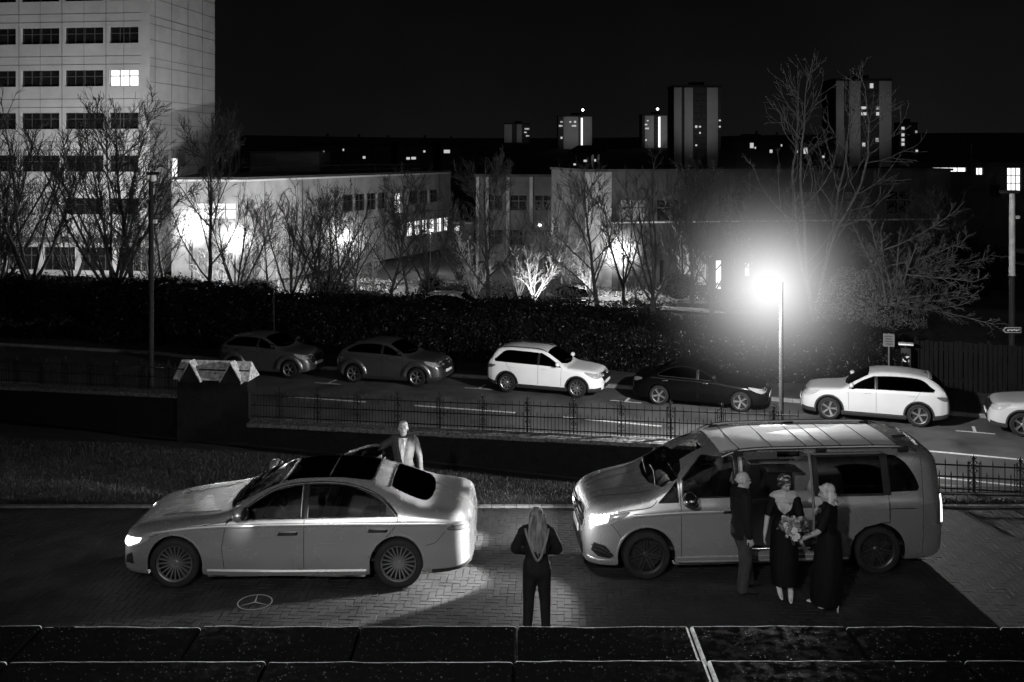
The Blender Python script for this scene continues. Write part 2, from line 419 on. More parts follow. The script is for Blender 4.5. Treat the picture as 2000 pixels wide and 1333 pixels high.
# land beyond the hedge, falling gently to the college buildings, then out to the horizon
rows = []
def land_z(Y): return np.interp(Y, [36, 44, 50, 60, 80, 120, 300, 600, 1000], [-2.3, -2.0, -2.0, -2.6, -3.7, -4.5, -7, 4, 14])
rows.append([RP(s, 7.4, .13) for s in SS])
for k, dn in enumerate((9, 12, 16, 22, 30)):
    rows.append([(lambda p: Vector((p.x, p.y, land_z(p.y)+.0)))(RP(s, dn)) for s in SS])
sheet('garden_ground', rows, M_terr, smooth=True)
mb = MB(); ys = [12, 40, 60, 80, 120, 200, 300, 420, 600, 800, 1100]; zs = [-6, -5.5, -5, -4.2, -4.8, -6, -7, -4, 4, 12, 26]
rows = []
for y, z in zip(ys, zs): rows.append([Vector((x*(y*.9+60), y, z+(3.0*math.sin(x*6+y*.01) if y > 250 else 0))) for x in np.linspace(-1, 1, 41)])
sheet('terrain', rows, M_hill, smooth=True)
pp = [G(1060, 600, -2.15), G(1150, 598, -2.2), G(1280, 608, -2.2), G(1380, 618, -2.15), G(1480, 622, -2.1)]
qq = [G(1085, 592, -2.2), G(1160, 588, -2.2), G(1280, 597, -2.2), G(1385, 605, -2.15), G(1480, 610, -2.1)]
rows = [[Vector((p.x, p.y, land_z(p.y)+.09)) for p in pp], [Vector((p.x, p.y, land_z(p.y)+.09)) for p in qq]]
sheet('garden_path', rows, M_path)

# stone terrace steps under the window
def terrace():
    rnd = random.Random(2)
    for (name, zt, yf, yb, spec) in (('terrace_step', 1.80, F*4.4/922.0, 8.2, [-140, 85, 395, 705, 1010, 1345, 1650, 1950, 2270]), ('terrace_step', 1.98, F*4.22/990.0, 6.9, [-260, 18, 522, 1004, 1378, 1880, 2320])):
        xs = [(p-1000)/F*yf for p in spec]
        mb = MB()
        for i in range(len(xs)-1):
            w = xs[i+1]-xs[i]-.012; d = yf-yb; h = .30; cx = (xs[i]+xs[i+1])/2; dz = rnd.uniform(-.006, .006)
            bm = bmesh.new(); bmesh.ops.create_cube(bm, size=1)
            for v in bm.verts: v.co = Vector((v.co.x*w, v.co.y*d, v.co.z*h))
            bmesh.ops.subdivide_edges(bm, edges=[e for e in bm.edges if abs(e.verts[0].co.x-e.verts[1].co.x) > .1], cuts=14, use_grid_fill=True)
            bmesh.ops.bevel(bm, geom=[e for e in bm.edges if e.is_manifold and e.calc_face_angle(0) > 1], offset=.030, segments=5, affect='EDGES', profile=.5)
            for v in bm.verts:
                q = noise.noise(Vector((v.co.x*4+i*7, v.co.y*6, v.co.z*8+zt*9)))
                v.co += Vector((0, .008*q, .007*q))
            M_ = Matrix.Translation((cx, yb+d/2, zt-h/2+dz)) @ Matrix.Rotation(rnd.uniform(-.004, .004), 4, 'X') @ Matrix.Rotation(rnd.uniform(-.004, .004), 4, 'Y')
            bm.verts.index_update(); mb.add([M_ @ v.co for v in bm.verts], [[v.index for v in f.verts] for f in bm.faces]); bm.free()
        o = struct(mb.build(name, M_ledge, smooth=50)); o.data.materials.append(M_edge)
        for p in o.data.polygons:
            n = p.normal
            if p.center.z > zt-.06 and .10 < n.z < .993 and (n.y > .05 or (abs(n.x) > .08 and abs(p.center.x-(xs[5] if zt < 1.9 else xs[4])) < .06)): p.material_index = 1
    b = MB(); b.box((0, 8.6, .75), (16, 1.2, 1.5)); struct(b.build('terrace_base', M_ledge))
terrace()

# the pale front of the hall the photograph was taken from (behind the camera)
M_front = mat('hall_stone', .7, .9, noise_amt=.12, noise_scale=.3, spec=0)
b = MB(); b.box((0, -1.2, 6.5), (44, .6, 17)); b.build('hall_front', M_front)
M_fdark = mat('added_window_dark', .01, .4)
for i in range(8):  # unseen windows and buttresses added to break up the cars' reflections
    x = -17.5+i*5
    w_ = MB(); Mx = Matrix.Translation((x, -.86, 2.2)) @ Matrix.Rotation(R(90), 4, 'X'); w_.prism([(-.8, 0), (.8, 0), (.8, 4.2), (.5, 5.2), (0, 5.9), (-.5, 5.2), (-.8, 4.2)], -.0, .03, Mx); struct(w_.build('added_hall_window', M_fdark, fixn=True))
    w_ = MB(); w_.bbox((x+2.5, -.62, 5.5), (.9, .7, 12), .06); struct(w_.build('added_hall_buttress', M_front))
struct(bpy.data.objects['hall_front'])

# ---------------------------------------------------------------- street wall, pier, railings
def wall_run(name, s0, s1, z0, z1, label, n=NW):
    """z0,z1 = coping height at the ends"""
    m = MB(); k = max(2, int((s1-s0)/.5)); rnd = random.Random(int(s0*10))
    a = RP(s0, n); b = RP(s1, n); t = .22
    root = thing(name, label, 'wall', (a.x, a.y, -2.6))
    def q(s, dn, z): p = RP(s, n+dn); return Vector((p.x-a.x, p.y-a.y, z+2.6))
    for i in range(k):
        sa = s0+(s1-s0)*i/k; sb = s0+(s1-s0)*(i+1)/k; za = z0+(z1-z0)*i/k-.16; zb = z0+(z1-z0)*(i+1)/k-.16
        m.add([q(sa, -t, -3.4), q(sb, -t, -3.4), q(sb, -t, zb), q(sa, -t, za), q(sa, t, -3.4), q(sb, t, -3.4), q(sb, t, zb), q(sa, t, za)], [(0, 1, 2, 3), (5, 4, 7, 6)])
    m.build('masonry', M_stone, root)
    c = MB(); s = s0
    while s < s1-.05:
        e = min(s+rnd.uniform(.8, 1.2), s1); za = z0+(z1-z0)*(s-s0)/(s1-s0)+rnd.uniform(-.012, .012); zb = z0+(z1-z0)*(e-s0)/(s1-s0)+rnd.uniform(-.012, .012); e2 = e-.012; w = t+.06
        c.add([q(s, -w, za-.17), q(e2, -w, zb-.17), q(e2, -w, zb-.07), q(s, -w, za-.07), q(s, -.05, za), q(e2, -.05, zb), q(s, .05, za), q(e2, .05, zb), q(s, w, za-.07), q(e2, w, zb-.07), q(s, w, za-.17), q(e2, w, zb-.17)],
              [(0, 1, 2, 3), (3, 2, 5, 4), (4, 5, 7, 6), (6, 7, 9, 8), (8, 9, 11, 10), (0, 3, 4, 6, 8, 10), (1, 11, 9, 7, 5, 2), (0, 10, 11, 1)])
        s = e
    c.build('coping', M_cope, root)
    return root
def scroll(mb, c, u, r, z0, flip=1):
    pts = []
    for i in range(15):
        a = i/14*4.2; rr = r*(1-i/14*.75); pts.append(Vector(c)+u*(flip*(math.cos(a)*rr-r*.15))+Vector((0, 0, z0+math.sin(a)*rr)))
    mb.tube(pts, .007, 4)
def railing(name, A, B, h, label, group, gap=.10, stand=1.25, first=.4, low=.35):
    """iron railing from A to B (points on the coping), bars, three rails, scrolled standards"""
    A = Vector(A); B = Vector(B); L_ = (B-A).length; u = (B-A).normalized(); uh = Vector((u.x, u.y, 0)).normalized()
    root = thing(name, label, 'railing', A, 0, group)
    bars = MB(); n = int(L_/gap)
    for i in range(n+1):
        p = u*(i*gap)
        top = h*(1.0 if i % 2 == 0 else .62)
        bars.tube([p, p+Vector((0, 0, top-.05))], .0095, 4, False)
        bars.add([p+Vector((-.014, 0, top-.05)), p+Vector((.014, 0, top-.05)), p+Vector((0, .014, top-.05)), p+Vector((0, -.014, top-.05)), p+Vector((0, 0, top+.05))], [(0, 2, 4), (2, 1, 4), (1, 3, 4), (3, 0, 4)])
    bars.build('bars', M_iron, root)
    for z in (.08, h*.50, h*.86):
        r_ = MB(); ce = u*(L_/2)+Vector((0, 0, z)); Mr = Vector((1, 0, 0)).rotation_difference(u).to_matrix().to_4x4(); r_.box(ce, (L_, .022, .026), M=Mr); r_.build('rail', M_iron, root)
    s = first
    while s < L_-.1:
        st = MB(); p = u*s
        st.tube([p, p+Vector((0, 0, h*1.06))], .018, 6)
        for k in (-1, 1):
            st.tube([p+uh*k*.10, p+uh*k*.10+Vector((0, 0, h*.98))], .011, 4)
            for zz in (h*.30, h*.68, h*.92): scroll(st, p, uh, .085, zz, k)
        for zz in (h*.16, h*.46, h*.78): st.tube([p-uh*.1+Vector((0, 0, zz)), p+uh*.1+Vector((0, 0, zz+.03))], .008, 4)
        st.ell(p+Vector((0, 0, h*1.09)), (.03, .03, .04), n=8, m=5); st.tube([p+Vector((0, 0, h*1.1)), p+Vector((0, 0, h*1.22))], [.014, .002], 5)
        for k in (-1, 1): st.tube([p+Vector((0, 0, h*1.02)), p+uh*k*.06+Vector((0, 0, h*1.12)), p+uh*k*.03+Vector((0, 0, h*1.17))], .008, 4)
        st.build('standard', M_iron, root); s += stand
    return root
sL0, sL1 = RS(-160, NW), RS(356, NW); sM0, sM1 = RS(492, NW), RS(1560, NW)
wall_run('stone_wall', sL0, sL1, -1.47, -1.03, 'long dark stone wall with lichen coping to the left of the gabled pier')
wall_run('stone_wall', sM0, sM1, -1.66, -.90, 'lower dark stone wall behind the suited man, running on from the gabled pier')
def wp(s, z): p = RP(s, NW); return Vector((p.x, p.y, z))
railing('iron_railing', wp(sL0, -1.47), wp(sL1, -1.03), .78, 'black iron railing with scrolled standards on the wall left of the pier', 'iron railings along the street', .10, 1.0, .35)
railing('iron_railing', wp(sM0, -1.66), wp(sM1, -.90), .82, 'black iron railing on the lower wall between the pier and the van', 'iron railings along the street', .10, 1.28, .95)
a = Vector(((1800-1000)/F*18.45, 18.45, -.06)); b_ = Vector(((2140-1000)/F*18.1, 18.1, -.10))
railing('iron_railing', a, b_, .60, 'short black iron railing behind the back of the van, road lit beyond it', 'iron railings along the street', .105, .82, .10)
# low retaining wall under that railing, with a grass strip
mb = MB(); mb.box(((a.x+b_.x)/2, 18.5, -1.3), (5.4, .22, 2.46)); mb.box(((a.x+b_.x)/2-.0, 18.5, -.07), (5.4, .30, .06)); o = mb.build('retaining_wall', M_stone); tag(o, 'low dark stone kerb wall under the short railing behind the van', 'wall')
mb = MB(); mb.quad((6.0, 17.55, -.03), (14, 17.55, -.03), (14, 18.4, -.05), (6.0, 18.4, -.05)); struct(mb.build('grass_verge', M_lawn))

def pier():
    s0 = (sL1+sM0)/2; c = RP(s0, NW); w = (sM0-sL1)*.88; d = .62
    root = thing('gate_pier', 'broad black stone pier with a pale lichen covered gabled cap', 'stone pier', (c.x, c.y, -3.0), R(-7))
    zt = 3.0-.52; b = MB(); b.box((0, 0, zt/2), (w, d, zt)); b.box((0, 0, .3), (w+.14, d+.14, .6)); b.build('shaft', M_stone, root)
    k = MB(); h = .50; ww = w+.16; dd = d/2+.14
    k.add([(-ww/2, -dd, zt), (ww/2, -dd, zt), (ww/2, dd, zt), (-ww/2, dd, zt), (-ww/2+.08, 0, zt+h), (ww/2-.08, 0, zt+h)], [(0, 1, 5, 4), (2, 3, 4, 5), (1, 2, 5), (3, 0, 4), (3, 2, 1, 0)])
    k.build('cap', M_cap, root)
    jn = MB(); jn.box((0, -dd*.5-.01, zt+h*.5+.012), (ww-.12, .03, .03), M=Matrix.Rotation(R(40), 4, 'X')); jn.build('cap_band', M_iron, root)
    for x in (-w*.29, w*.29):
        g = MB(); pr = [(-.30, 0), (.30, 0), (.30, .06), (0, .58), (-.30, .06)]
        Mx = Matrix.Translation((x, -dd-.03, zt-.08)) @ Matrix.Rotation(R(90), 4, 'X'); g.prism(pr, -.34, .0, Mx)
        go = g.build('gablet', M_stone, root, fixn=True)
        rp = MB()
        for sg in (-1, 1):
            rp.add([Mx @ Vector(v) for v in ((0, .60, -.36), (0, .60, .02), (sg*.34, .02, .02), (sg*.34, .02, -.36))], [(0, 1, 2, 3)])
            rp.add([Mx @ Vector(v) for v in ((0, .64, -.36), (0, .64, .02), (sg*.36, .04, .02), (sg*.36, .04, -.36))], [(0, 1, 2, 3)])
        rp.build('gablet_slab', M_cap, go)
pier()
# ================================================================ car bodies
def pchip_fit(x, Y):
    """slopes of a monotone cubic; x (n,), Y (...,n)"""
    h = np.diff(x); d = np.diff(Y, axis=-1)/h
    m = np.zeros_like(Y)
    a = d[..., :-1]; b = d[..., 1:]
    w1 = 2*h[1:]+h[:-1]; w2 = h[1:]+2*h[:-1]
    with np.errstate(divide='ignore', invalid='ignore'):
        hm = (w1+w2)/(w1/a+w2/b)
    m[..., 1:-1] = np.where(a*b > 0, np.nan_to_num(hm), 0)
    m[..., 0] = d[..., 0]; m[..., -1] = d[..., -1]
    return m
def pchip_eval(x, Y, m, t):
    """Y, m: (n,) shared or (N,n) per point; t (N,)"""
    i = np.clip(np.searchsorted(x, t, side='right')-1, 0, len(x)-2)
    h = x[i+1]-x[i]; u = np.clip((t-x[i])/h, 0, 1)
    if Y.ndim == 1: y0, y1, m0, m1 = Y[i], Y[i+1], m[i], m[i+1]
    else:
        k = np.arange(len(t)); y0, y1, m0, m1 = Y[k, i], Y[k, i+1], m[k, i], m[k, i+1]
    return (1+2*u)*(1-u)**2*y0+u*(1-u)**2*h*m0+u*u*(3-2*u)*y1+u*u*(u-1)*h*m1
VK = np.array([0, .06, .12, .32, .50, .56, .84, .92, 1.0])
QS = 2.4
def pip(poly, x, y):
    n = len(poly); ins = np.zeros(len(x), bool); j = n-1
    for i in range(n):
        xi, yi = poly[i]; xj, yj = poly[j]
        c = ((yi > y) != (yj > y))
        if yj != yi: ins ^= c & (x < (xj-xi)*(y-yi)/(yj-yi)+xi)
        j = i
    return ins
def densify(poly, d=.05, closed=True):
    out = []; n = len(poly)
    for i in range(n if closed else n-1):
        a = np.array(poly[i], float); b = np.array(poly[(i+1) % n], float)
        k = max(1, int(np.linalg.norm(b-a)/d+.5))
        out += [tuple(a+(b-a)*t/k) for t in range(k)]
    if not closed: out.append(tuple(poly[-1]))
    return out
def sm(pts, n=6, closed=False): return [tuple(v)[:2] for v in spline([(a, b, 0) for a, b in pts], n, closed)]
def arc(cx, cy, r, a0, a1, n=24):
    return [(cx+r*math.cos(math.radians(a0+(a1-a0)*i/n)), cy+r*math.sin(math.radians(a0+(a1-a0)*i/n))) for i in range(n+1)]

class Car:
    def __init__(s, keys, L):
        s.L = L; s.xm = None; K = np.array(keys, float); s.kx = K[:, 0]; s.kv = K[:, 1:].T.copy()
        s.km = pchip_fit(s.kx, s.kv); s.zrk = .86
    def par(s, X):
        X = np.clip(X, 0, s.L)
        return [pchip_eval(s.kx, s.kv[i], s.km[i], X) for i in range(5)]
    def ctrl(s, X):
        zb, zs, zt, w, wr = s.par(X); o = np.zeros_like(X); d = zt-zs; h = zs-zb
        y = np.stack([w*.72, w*.94, w*.975, w, w*.985, w*.955, wr, wr*.8, o], -1)
        z = np.stack([zb, zb+.02, zb+.10*h/.8, zb+.48*h, zs-.10*h, zs, zs+d*s.zrk, zs+d*.955, zt], -1)
        return y, z
    def S(s, X, v, side=1):
        X = np.atleast_1d(np.asarray(X, float)); v = np.atleast_1d(np.asarray(v, float))
        y, z = s.ctrl(X)
        my = pchip_fit(VK, y); mz = pchip_fit(VK, z); my[:, -1] = -(y[:, -2])/.08*1.0; mz[:, -1] = 0
        return np.stack([s.wx(X), side*pchip_eval(VK, y, my, v), pchip_eval(VK, z, mz, v)], -1)
    def wx(s, X):
        X = np.clip(X, 0, s.L)
        return (np.interp(X, *s.xm) if s.xm else X)-s.L/2
    def Nn(s, X, v, side=1):
        X = np.atleast_1d(np.asarray(X, float)); v = np.atleast_1d(np.asarray(v, float))
        e = .004; X0 = np.clip(X-e, 0, s.L); X1 = np.clip(X+e, 0, s.L); v0 = np.clip(v-e, 0, 1); v1 = np.clip(v+e, 0, 1)
        dx = s.S(X1, v)-s.S(X0, v); dv = s.S(X, v1)-s.S(X, v0)
        n = np.cross(dv, dx); l = np.linalg.norm(n, axis=1, keepdims=True); n = n/np.maximum(l, 1e-9)
        n[:, 1] *= side
        return n
    def inv(s, pts, space):
        """(X,z) or (X,y) -> v"""
        p = np.array(pts, float); X = p[:, 0]; t = p[:, 1]
        if space == 'side': lo = np.zeros(len(X)); hi = np.full(len(X), .97); k = 2
        else: lo = np.full(len(X), .4); hi = np.ones(len(X)); k = 1
        for _ in range(24):
            m = (lo+hi)/2; q = s.S(X, m)[:, k]
            up = (q < t) if k == 2 else (q > t)
            lo = np.where(up, m, lo); hi = np.where(up, hi, m)
        v = (lo+hi)/2
        if k == 2:
            bot = s.S(X, np.zeros(len(X)))[:, 2]; v = np.where(t < bot, -.01, v)
        return [(float(np.clip(a, 0, s.L)), float(b)) for a, b in zip(X, v)]
    def fx(s, ys, zs, end='front', span=1.1):
        """X of the front (or rear) face at lateral y, height z"""
        if not hasattr(s, 'tab'): s.tab = {}
        if end not in s.tab:
            n = 260; Xg = np.linspace(0, 1, n)**1.6*span
            if end != 'front': Xg = s.L-Xg
            zg = np.linspace(.1, s.kv[2].max(), 70); XX, ZZ = np.meshgrid(Xg, zg)
            v = np.clip(np.array([q[1] for q in s.inv(np.stack([XX.ravel(), ZZ.ravel()], 1), 'side')]), 0, 1)
            Y = s.S(XX.ravel(), v)[:, 1].reshape(XX.shape); top = s.S(Xg, np.ones(n))[:, 2]
            Y = np.where(top[None, :] >= ZZ, Y, -1.0)
            s.tab[end] = (Xg, zg, Y)
        Xg, zg, Y = s.tab[end]; out = []
        for y, z in zip(ys, zs):
            f = np.clip((z-zg[0])/(zg[1]-zg[0]), 0, len(zg)-1.001); k = int(f); f -= k
            row = Y[k]*(1-f)+Y[k+1]*f; ok = row >= abs(y); i = int(np.argmax(ok)) if ok.any() else len(Xg)-1
            if i > 0 and row[i-1] > -.5 and row[i] > row[i-1]: t = (abs(y)-row[i-1])/(row[i]-row[i-1]); out.append(Xg[i-1]+(Xg[i]-Xg[i-1])*t)
            else: out.append(Xg[i])
        return s.wx(np.array(out))+s.L/2
    # ---- build
    def build(s, root, regions, paint, step=.05, arches=(), dark=None, rear_cap=True):
        """regions: dict(name, mat, poly, space, sides, void, part)"""
        polys = []
        for r in regions:
            q = s.inv(densify(r['poly'], .04), r['space']); polys.append([(a, b*QS) for a, b in q])
            if r['space'] == 'top':   # the centre line edge: keep a hair inside the domain
                polys[-1] = [(a, min(b, QS)) for a, b in polys[-1]]
        ar = []
        for (cx, cz, ra) in arches:
            pl = arc(cx, cz, ra, 0, 180, 40)+[(cx-ra, -.1), (cx+ra, -.1)]
            q = s.inv(densify(pl, .04), 'side'); ar.append([(a, max(b, -.01)*QS) for a, b in q])
        # grid
        gx = np.unique(np.concatenate([np.linspace(0, s.L, int(s.L/step)), np.linspace(0, .3, 14), np.linspace(s.L-.3, s.L, 14)]))
        gv = np.unique(np.concatenate([np.linspace(0, 1, 42), [.02, .04, .06, .08]]))
        GX, GV = np.meshgrid(gx, gv*QS); gp = np.stack([GX.ravel(), GV.ravel()], 1)
        edgepts = np.concatenate([np.array(p) for p in polys+ar]) if polys or ar else np.zeros((0, 2))
        keep = np.ones(len(gp), bool)
        border = (gp[:, 0] < 1e-6) | (gp[:, 0] > s.L-1e-6) | (gp[:, 1] < 1e-6) | (gp[:, 1] > QS-1e-6)
        for k in range(0, len(gp), 2000):
            d = np.min(np.hypot(gp[k:k+2000, None, 0]-edgepts[None, :, 0], gp[k:k+2000, None, 1]-edgepts[None, :, 1]), 1) if len(edgepts) else np.ones(min(2000, len(gp)-k))
            keep[k:k+2000] = (d > .014)
        keep |= border
        pts = [Vector(p) for p in gp[keep]]; edges = []
        for p in polys+ar:
            o = len(pts); pts += [Vector(q) for q in p]; edges += [(o+i, o+(i+1) % len(p)) for i in range(len(p))]
        V, E, T, *_ = geometry.delaunay_2d_cdt(pts, edges, [], 0, 1e-5)
        V = np.array([tuple(q) for q in V]); T = np.array([t for t in T if len(t) == 3])
        C = V[T].mean(1); lab = np.full(len(T), -1)
        for i in range(len(regions)-1, -1, -1): lab[pip(polys[i], C[:, 0], C[:, 1])] = i
        for p in ar: lab[pip(p, C[:, 0], C[:, 1])] = -2
        lab[C[:, 1] < 0] = -2; lab[C[:, 1] > QS] = -2
        out = {}
        def emit(name, m, sel_sides, parent):
            vs = []; fs = []; nn = []
            for side, sel in sel_sides:
                t = T[sel]
                if not len(t): continue
                u, ix = np.unique(t, return_inverse=True); t2 = ix.reshape(t.shape)
                X, v = V[u, 0], np.clip(V[u, 1]/QS, 0, 1)
                o = len(vs); vs += s.S(X, v, side).tolist(); nn += s.Nn(X, v, side).tolist()
                for a, b, c in t2: fs.append((o+c, o+b, o+a) if side > 0 else (o+a, o+b, o+c))
            if not fs: return None
            me = bpy.data.meshes.new(name); me.from_pydata(vs, [], fs); me.update(); me.materials.append(m)
            me.polygons.foreach_set('use_smooth', [True]*len(me.polygons))
            me.normals_split_custom_set_from_vertices(nn)
            return link(name, me, parent)
        # body takes what no region claims on that side
        ss = []
        for side in (-1, 1):
            sel = lab == -1
            for i, r in enumerate(regions):
                if side not in r.get('sides', (-1, 1)): sel |= lab == i
            ss.append((side, sel))
        body = emit('body', paint, ss, root); out['body'] = body
        for i, r in enumerate(regions):
            if r.get('void'): continue
            sides = r.get('sides', (-1, 1))
            if r['space'] == 'top':
                out[r['name']] = emit(r['name'], r['mat'], [(sd, lab == i) for sd in sides], root)
            else:
                for sd in sides:
                    o = emit(r['name'], r['mat'], [(sd, lab == i)], root)
                    out[(r['name'], sd, i)] = o
        # end caps + underbody + wheel wells
        for X in (0, s.L):
            mb = MB(); v = np.linspace(0, 1, 24)
            a = s.S(np.full(24, X), v, 1); b = s.S(np.full(24, X), v, -1)
            for i in range(23): mb.quad(a[i], a[i+1], b[i+1], b[i])
            mb.build('front_panel' if X == 0 else 'rear_panel', paint, root)
        mb = MB(); xs = np.linspace(.06, s.L-.06, 30); a = s.S(xs, np.full(30, .02), 1); b = s.S(xs, np.full(30, .02), -1)
        for i in range(29): mb.quad(a[i]+[0, 0, .03], a[i+1]+[0, 0, .03], b[i+1]+[0, 0, .03], b[i]+[0, 0, .03])
        mb.build('underbody', dark, root)
        for (cx, cz, ra) in arches:
            for side in (-1, 1):
                mb = MB(); pl = arc(cx, cz, ra+.004, -14, 194, 30); q = s.inv(pl, 'side')
                o = s.S([a for a, b in q], [max(b, 0) for a, b in q], side)
                inn = o.copy(); inn[:, 1] -= side*.40
                o[:, 1] -= side*.004
                for k in range(len(pl)):
                    o[k, 2] = pl[k][1]; inn[k, 2] = pl[k][1]; inn[k, 0] = o[k, 0]
                for k in range(len(pl)-1): mb.quad(o[k], o[k+1], inn[k+1], inn[k])
                mb.add([tuple(p) for p in inn], [tuple(range(len(inn)))]); mb.build('wheel_well', dark, root)
        return out
    def ribbon(s, mb, pts, space, width, off=.004, side=1, closed=False, d=.03):
        q = s.inv(densify(pts, d, closed), space); X = np.array([a for a, b in q]); v = np.clip(np.array([b for a, b in q]), 0, 1)
        Pn = s.S(X, v, side); Nn = s.Nn(X, v, side); n = len(Pn)
        T = np.roll(Pn, -1, 0)-np.roll(Pn, 1, 0)
        if not closed: T[0] = Pn[1]-Pn[0]; T[-1] = Pn[-1]-Pn[-2]
        T /= np.maximum(np.linalg.norm(T, axis=1, keepdims=True), 1e-9); B = np.cross(Nn, T)
        rows = [Pn-B*width/2-Nn*.002, Pn-B*width*.32+Nn*off, Pn+B*width*.32+Nn*off, Pn+B*width/2-Nn*.002]
        vs = [tuple(p) for r_ in rows for p in r_]; fs = []
        for k in range(3):
            for i in range(n if closed else n-1):
                j = (i+1) % n; fs.append((k*n+i, k*n+j, (k+1)*n+j, (k+1)*n+i))
        mb.add(vs, fs); return mb
    def patch(s, mb, poly, space, off=.004, side=1, d=.03, end='front'):
        """a skin laid over the body: poly in (X,z) side, (X,y) top or (y,z) front/rear"""
        pl = densify(poly, d); A = np.array(pl); lo = A.min(0); hi = A.max(0)
        g = [(x, y) for x in np.arange(lo[0], hi[0], d) for y in np.arange(lo[1], hi[1], d)]
        if g:
            ga = np.array(g); k = pip(pl, ga[:, 0], ga[:, 1])
            dd = np.min(np.hypot(ga[:, None, 0]-A[None, :, 0], ga[:, None, 1]-A[None, :, 1]), 1)
            g = [tuple(q) for q in ga[k & (dd > d*.35)]]
        pts = [Vector(p) for p in pl+g]; n = len(pl)
        V, E, T, *_ = geometry.delaunay_2d_cdt(pts, [(i, (i+1) % n) for i in range(n)], [], 1, 1e-6)
        V = np.array([tuple(q) for q in V])
        C = np.array([V[list(t)].mean(0) for t in T]); kk = pip(pl, C[:, 0], C[:, 1]); T = [t for t, k in zip(T, kk) if k]
        if space in ('front', 'rear'):
            X = s.fx(V[:, 0], V[:, 1], space); sg = -1 if space == 'front' else 1
            pos = np.stack([X-s.L/2+sg*off, V[:, 0], V[:, 1]], 1)
        else:
            q = s.inv(V, space); X = np.array([a for a, b in q]); v = np.clip(np.array([b for a, b in q]), 0, 1)
            pos = s.S(X, v, side)+s.Nn(X, v, side)*off
        mb.add([tuple(p) for p in pos], [tuple(t) for t in T]); return mb
    def at(s, X, z, side=1, off=0.0):
        q = s.inv([(X, z)], 'side')[0]; v = max(q[1], 0)
        return Vector(s.S([X], [v], side)[0]+s.Nn([X], [v], side)[0]*off)
    def nat(s, X, z, side=1):
        q = s.inv([(X, z)], 'side')[0]; return Vector(s.Nn([X], [max(q[1], 0)], side)[0])

def make_wheel(parent, loc, r, wd, style, side, M, spin=0.0):
    """wheel (hub drum) > tyre, rim"""
    Rt = Matrix.Translation(Vector(loc)) @ Matrix.Rotation(R(-90*side), 4, 'X') @ Matrix.Rotation(spin, 4, 'Z')  # local +Z looks outwards
    h = wd/2; rr = r*style.get('rim', .70)
    w = MB(); w.lathe([(0, -.02), (rr*.93, -.02), (rr*.95, -h*.9)], 36, Rt); w.lathe([(0, .0), (rr*.55, .0), (rr*.56, -.03)], 32, Rt)
    ob = w.build('wheel', M['wheel_dark'], parent, smooth=30)
    t = MB(); t.lathe([(rr*.97, h*.80), (rr*1.03, h*.98), (r*.86, h*1.02), (r*.95, h*.93), (r*.993, h*.74), (r, h*.3), (r, -h*.3), (r*.99, -h*.8), (r*.9, -h), (rr, -h*.9)], 48, Rt)
    t.build('tyre', M['tyre'], ob, smooth=40)
    m = MB(); m.lathe([(rr*.90, h*.5), (rr*.93, h*.76), (rr*.985, h*.86), (rr*1.0, h*.80), (rr*.97, h*.2)], 48, Rt)
    n = style['n']; kind = style['kind']; dz = h*.62
    def bar(a0, r0, a1, r1, w0, w1, z0=dz*.78, z1=dz*1.1):
        p0 = Vector((r0*math.cos(a0), r0*math.sin(a0), 0)); p1 = Vector((r1*math.cos(a1), r1*math.sin(a1), 0)); d = (p1-p0).normalized(); q = Vector((-d.y, d.x, 0))
        vs = []
        for p, w_, z in ((p0, w0, z0), (p1, w1, z1)):
            for sg, zz in ((-1, z-.02), (-.75, z), (.75, z), (1, z-.02)): vs.append(Rt @ Vector((p.x+q.x*w_*sg, p.y+q.y*w_*sg, zz)))
        m.add(vs, [(0, 1, 5, 4), (1, 2, 6, 5), (2, 3, 7, 6), (0, 4, 7, 3)])
    for i in range(n):
        a = 2*math.pi*i/n
        if kind == 'multi': bar(a, rr*.16, a, rr*.95, .012, .009)
        elif kind == 'twin':
            e = math.pi/n*.62; bar(a-e*.6, rr*.18, a-e*.55, rr*.94, .012, .012); bar(a+e*.6, rr*.18, a+e*.55, rr*.94, .012, .012)
        elif kind == 'vee':
            e = math.pi/n*.8; bar(a, rr*.2, a-e, rr*.94, .014, .008); bar(a, rr*.2, a+e, rr*.94, .014, .008)
        elif kind == 'five': bar(a-.06, rr*.16, a-.10, rr*.95, .020, .014); bar(a+.06, rr*.16, a+.10, rr*.95, .020, .014)
        elif kind == 'petal': bar(a, rr*.2, a+.12, rr*.62, .016, .024); bar(a+.12, rr*.6, a+.30, rr*.94, .020, .012); bar(a+.12, rr*.6, a-.12, rr*.94, .020, .012)
    m.lathe([(0, dz*.95), (rr*.13, dz*.93), (rr*.2, dz*.72), (rr*.2, dz*.5)], 20, Rt)
    m.build('rim', M[style.get('mat', 'alloy')], ob, smooth=30)
    c = MB(); c.lathe([(rr*.14, .0), (rr*.13, .008), (rr*.0, .010)], 24, Rt)
    return ob

def mirror(mb, c, side, k=1.0, face=-1):
    """door mirror shell, glass looks to +X (rear) in local space"""
    x, y, z = c
    mb.ell((x, y, z), (.085*k, .13*k, .085*k), n=16, m=10)
    mb.tube([(x+.02, y-side*.20*k, z-.06), (x+.01, y-side*.06, z-.04)], [.03, .035], 8)

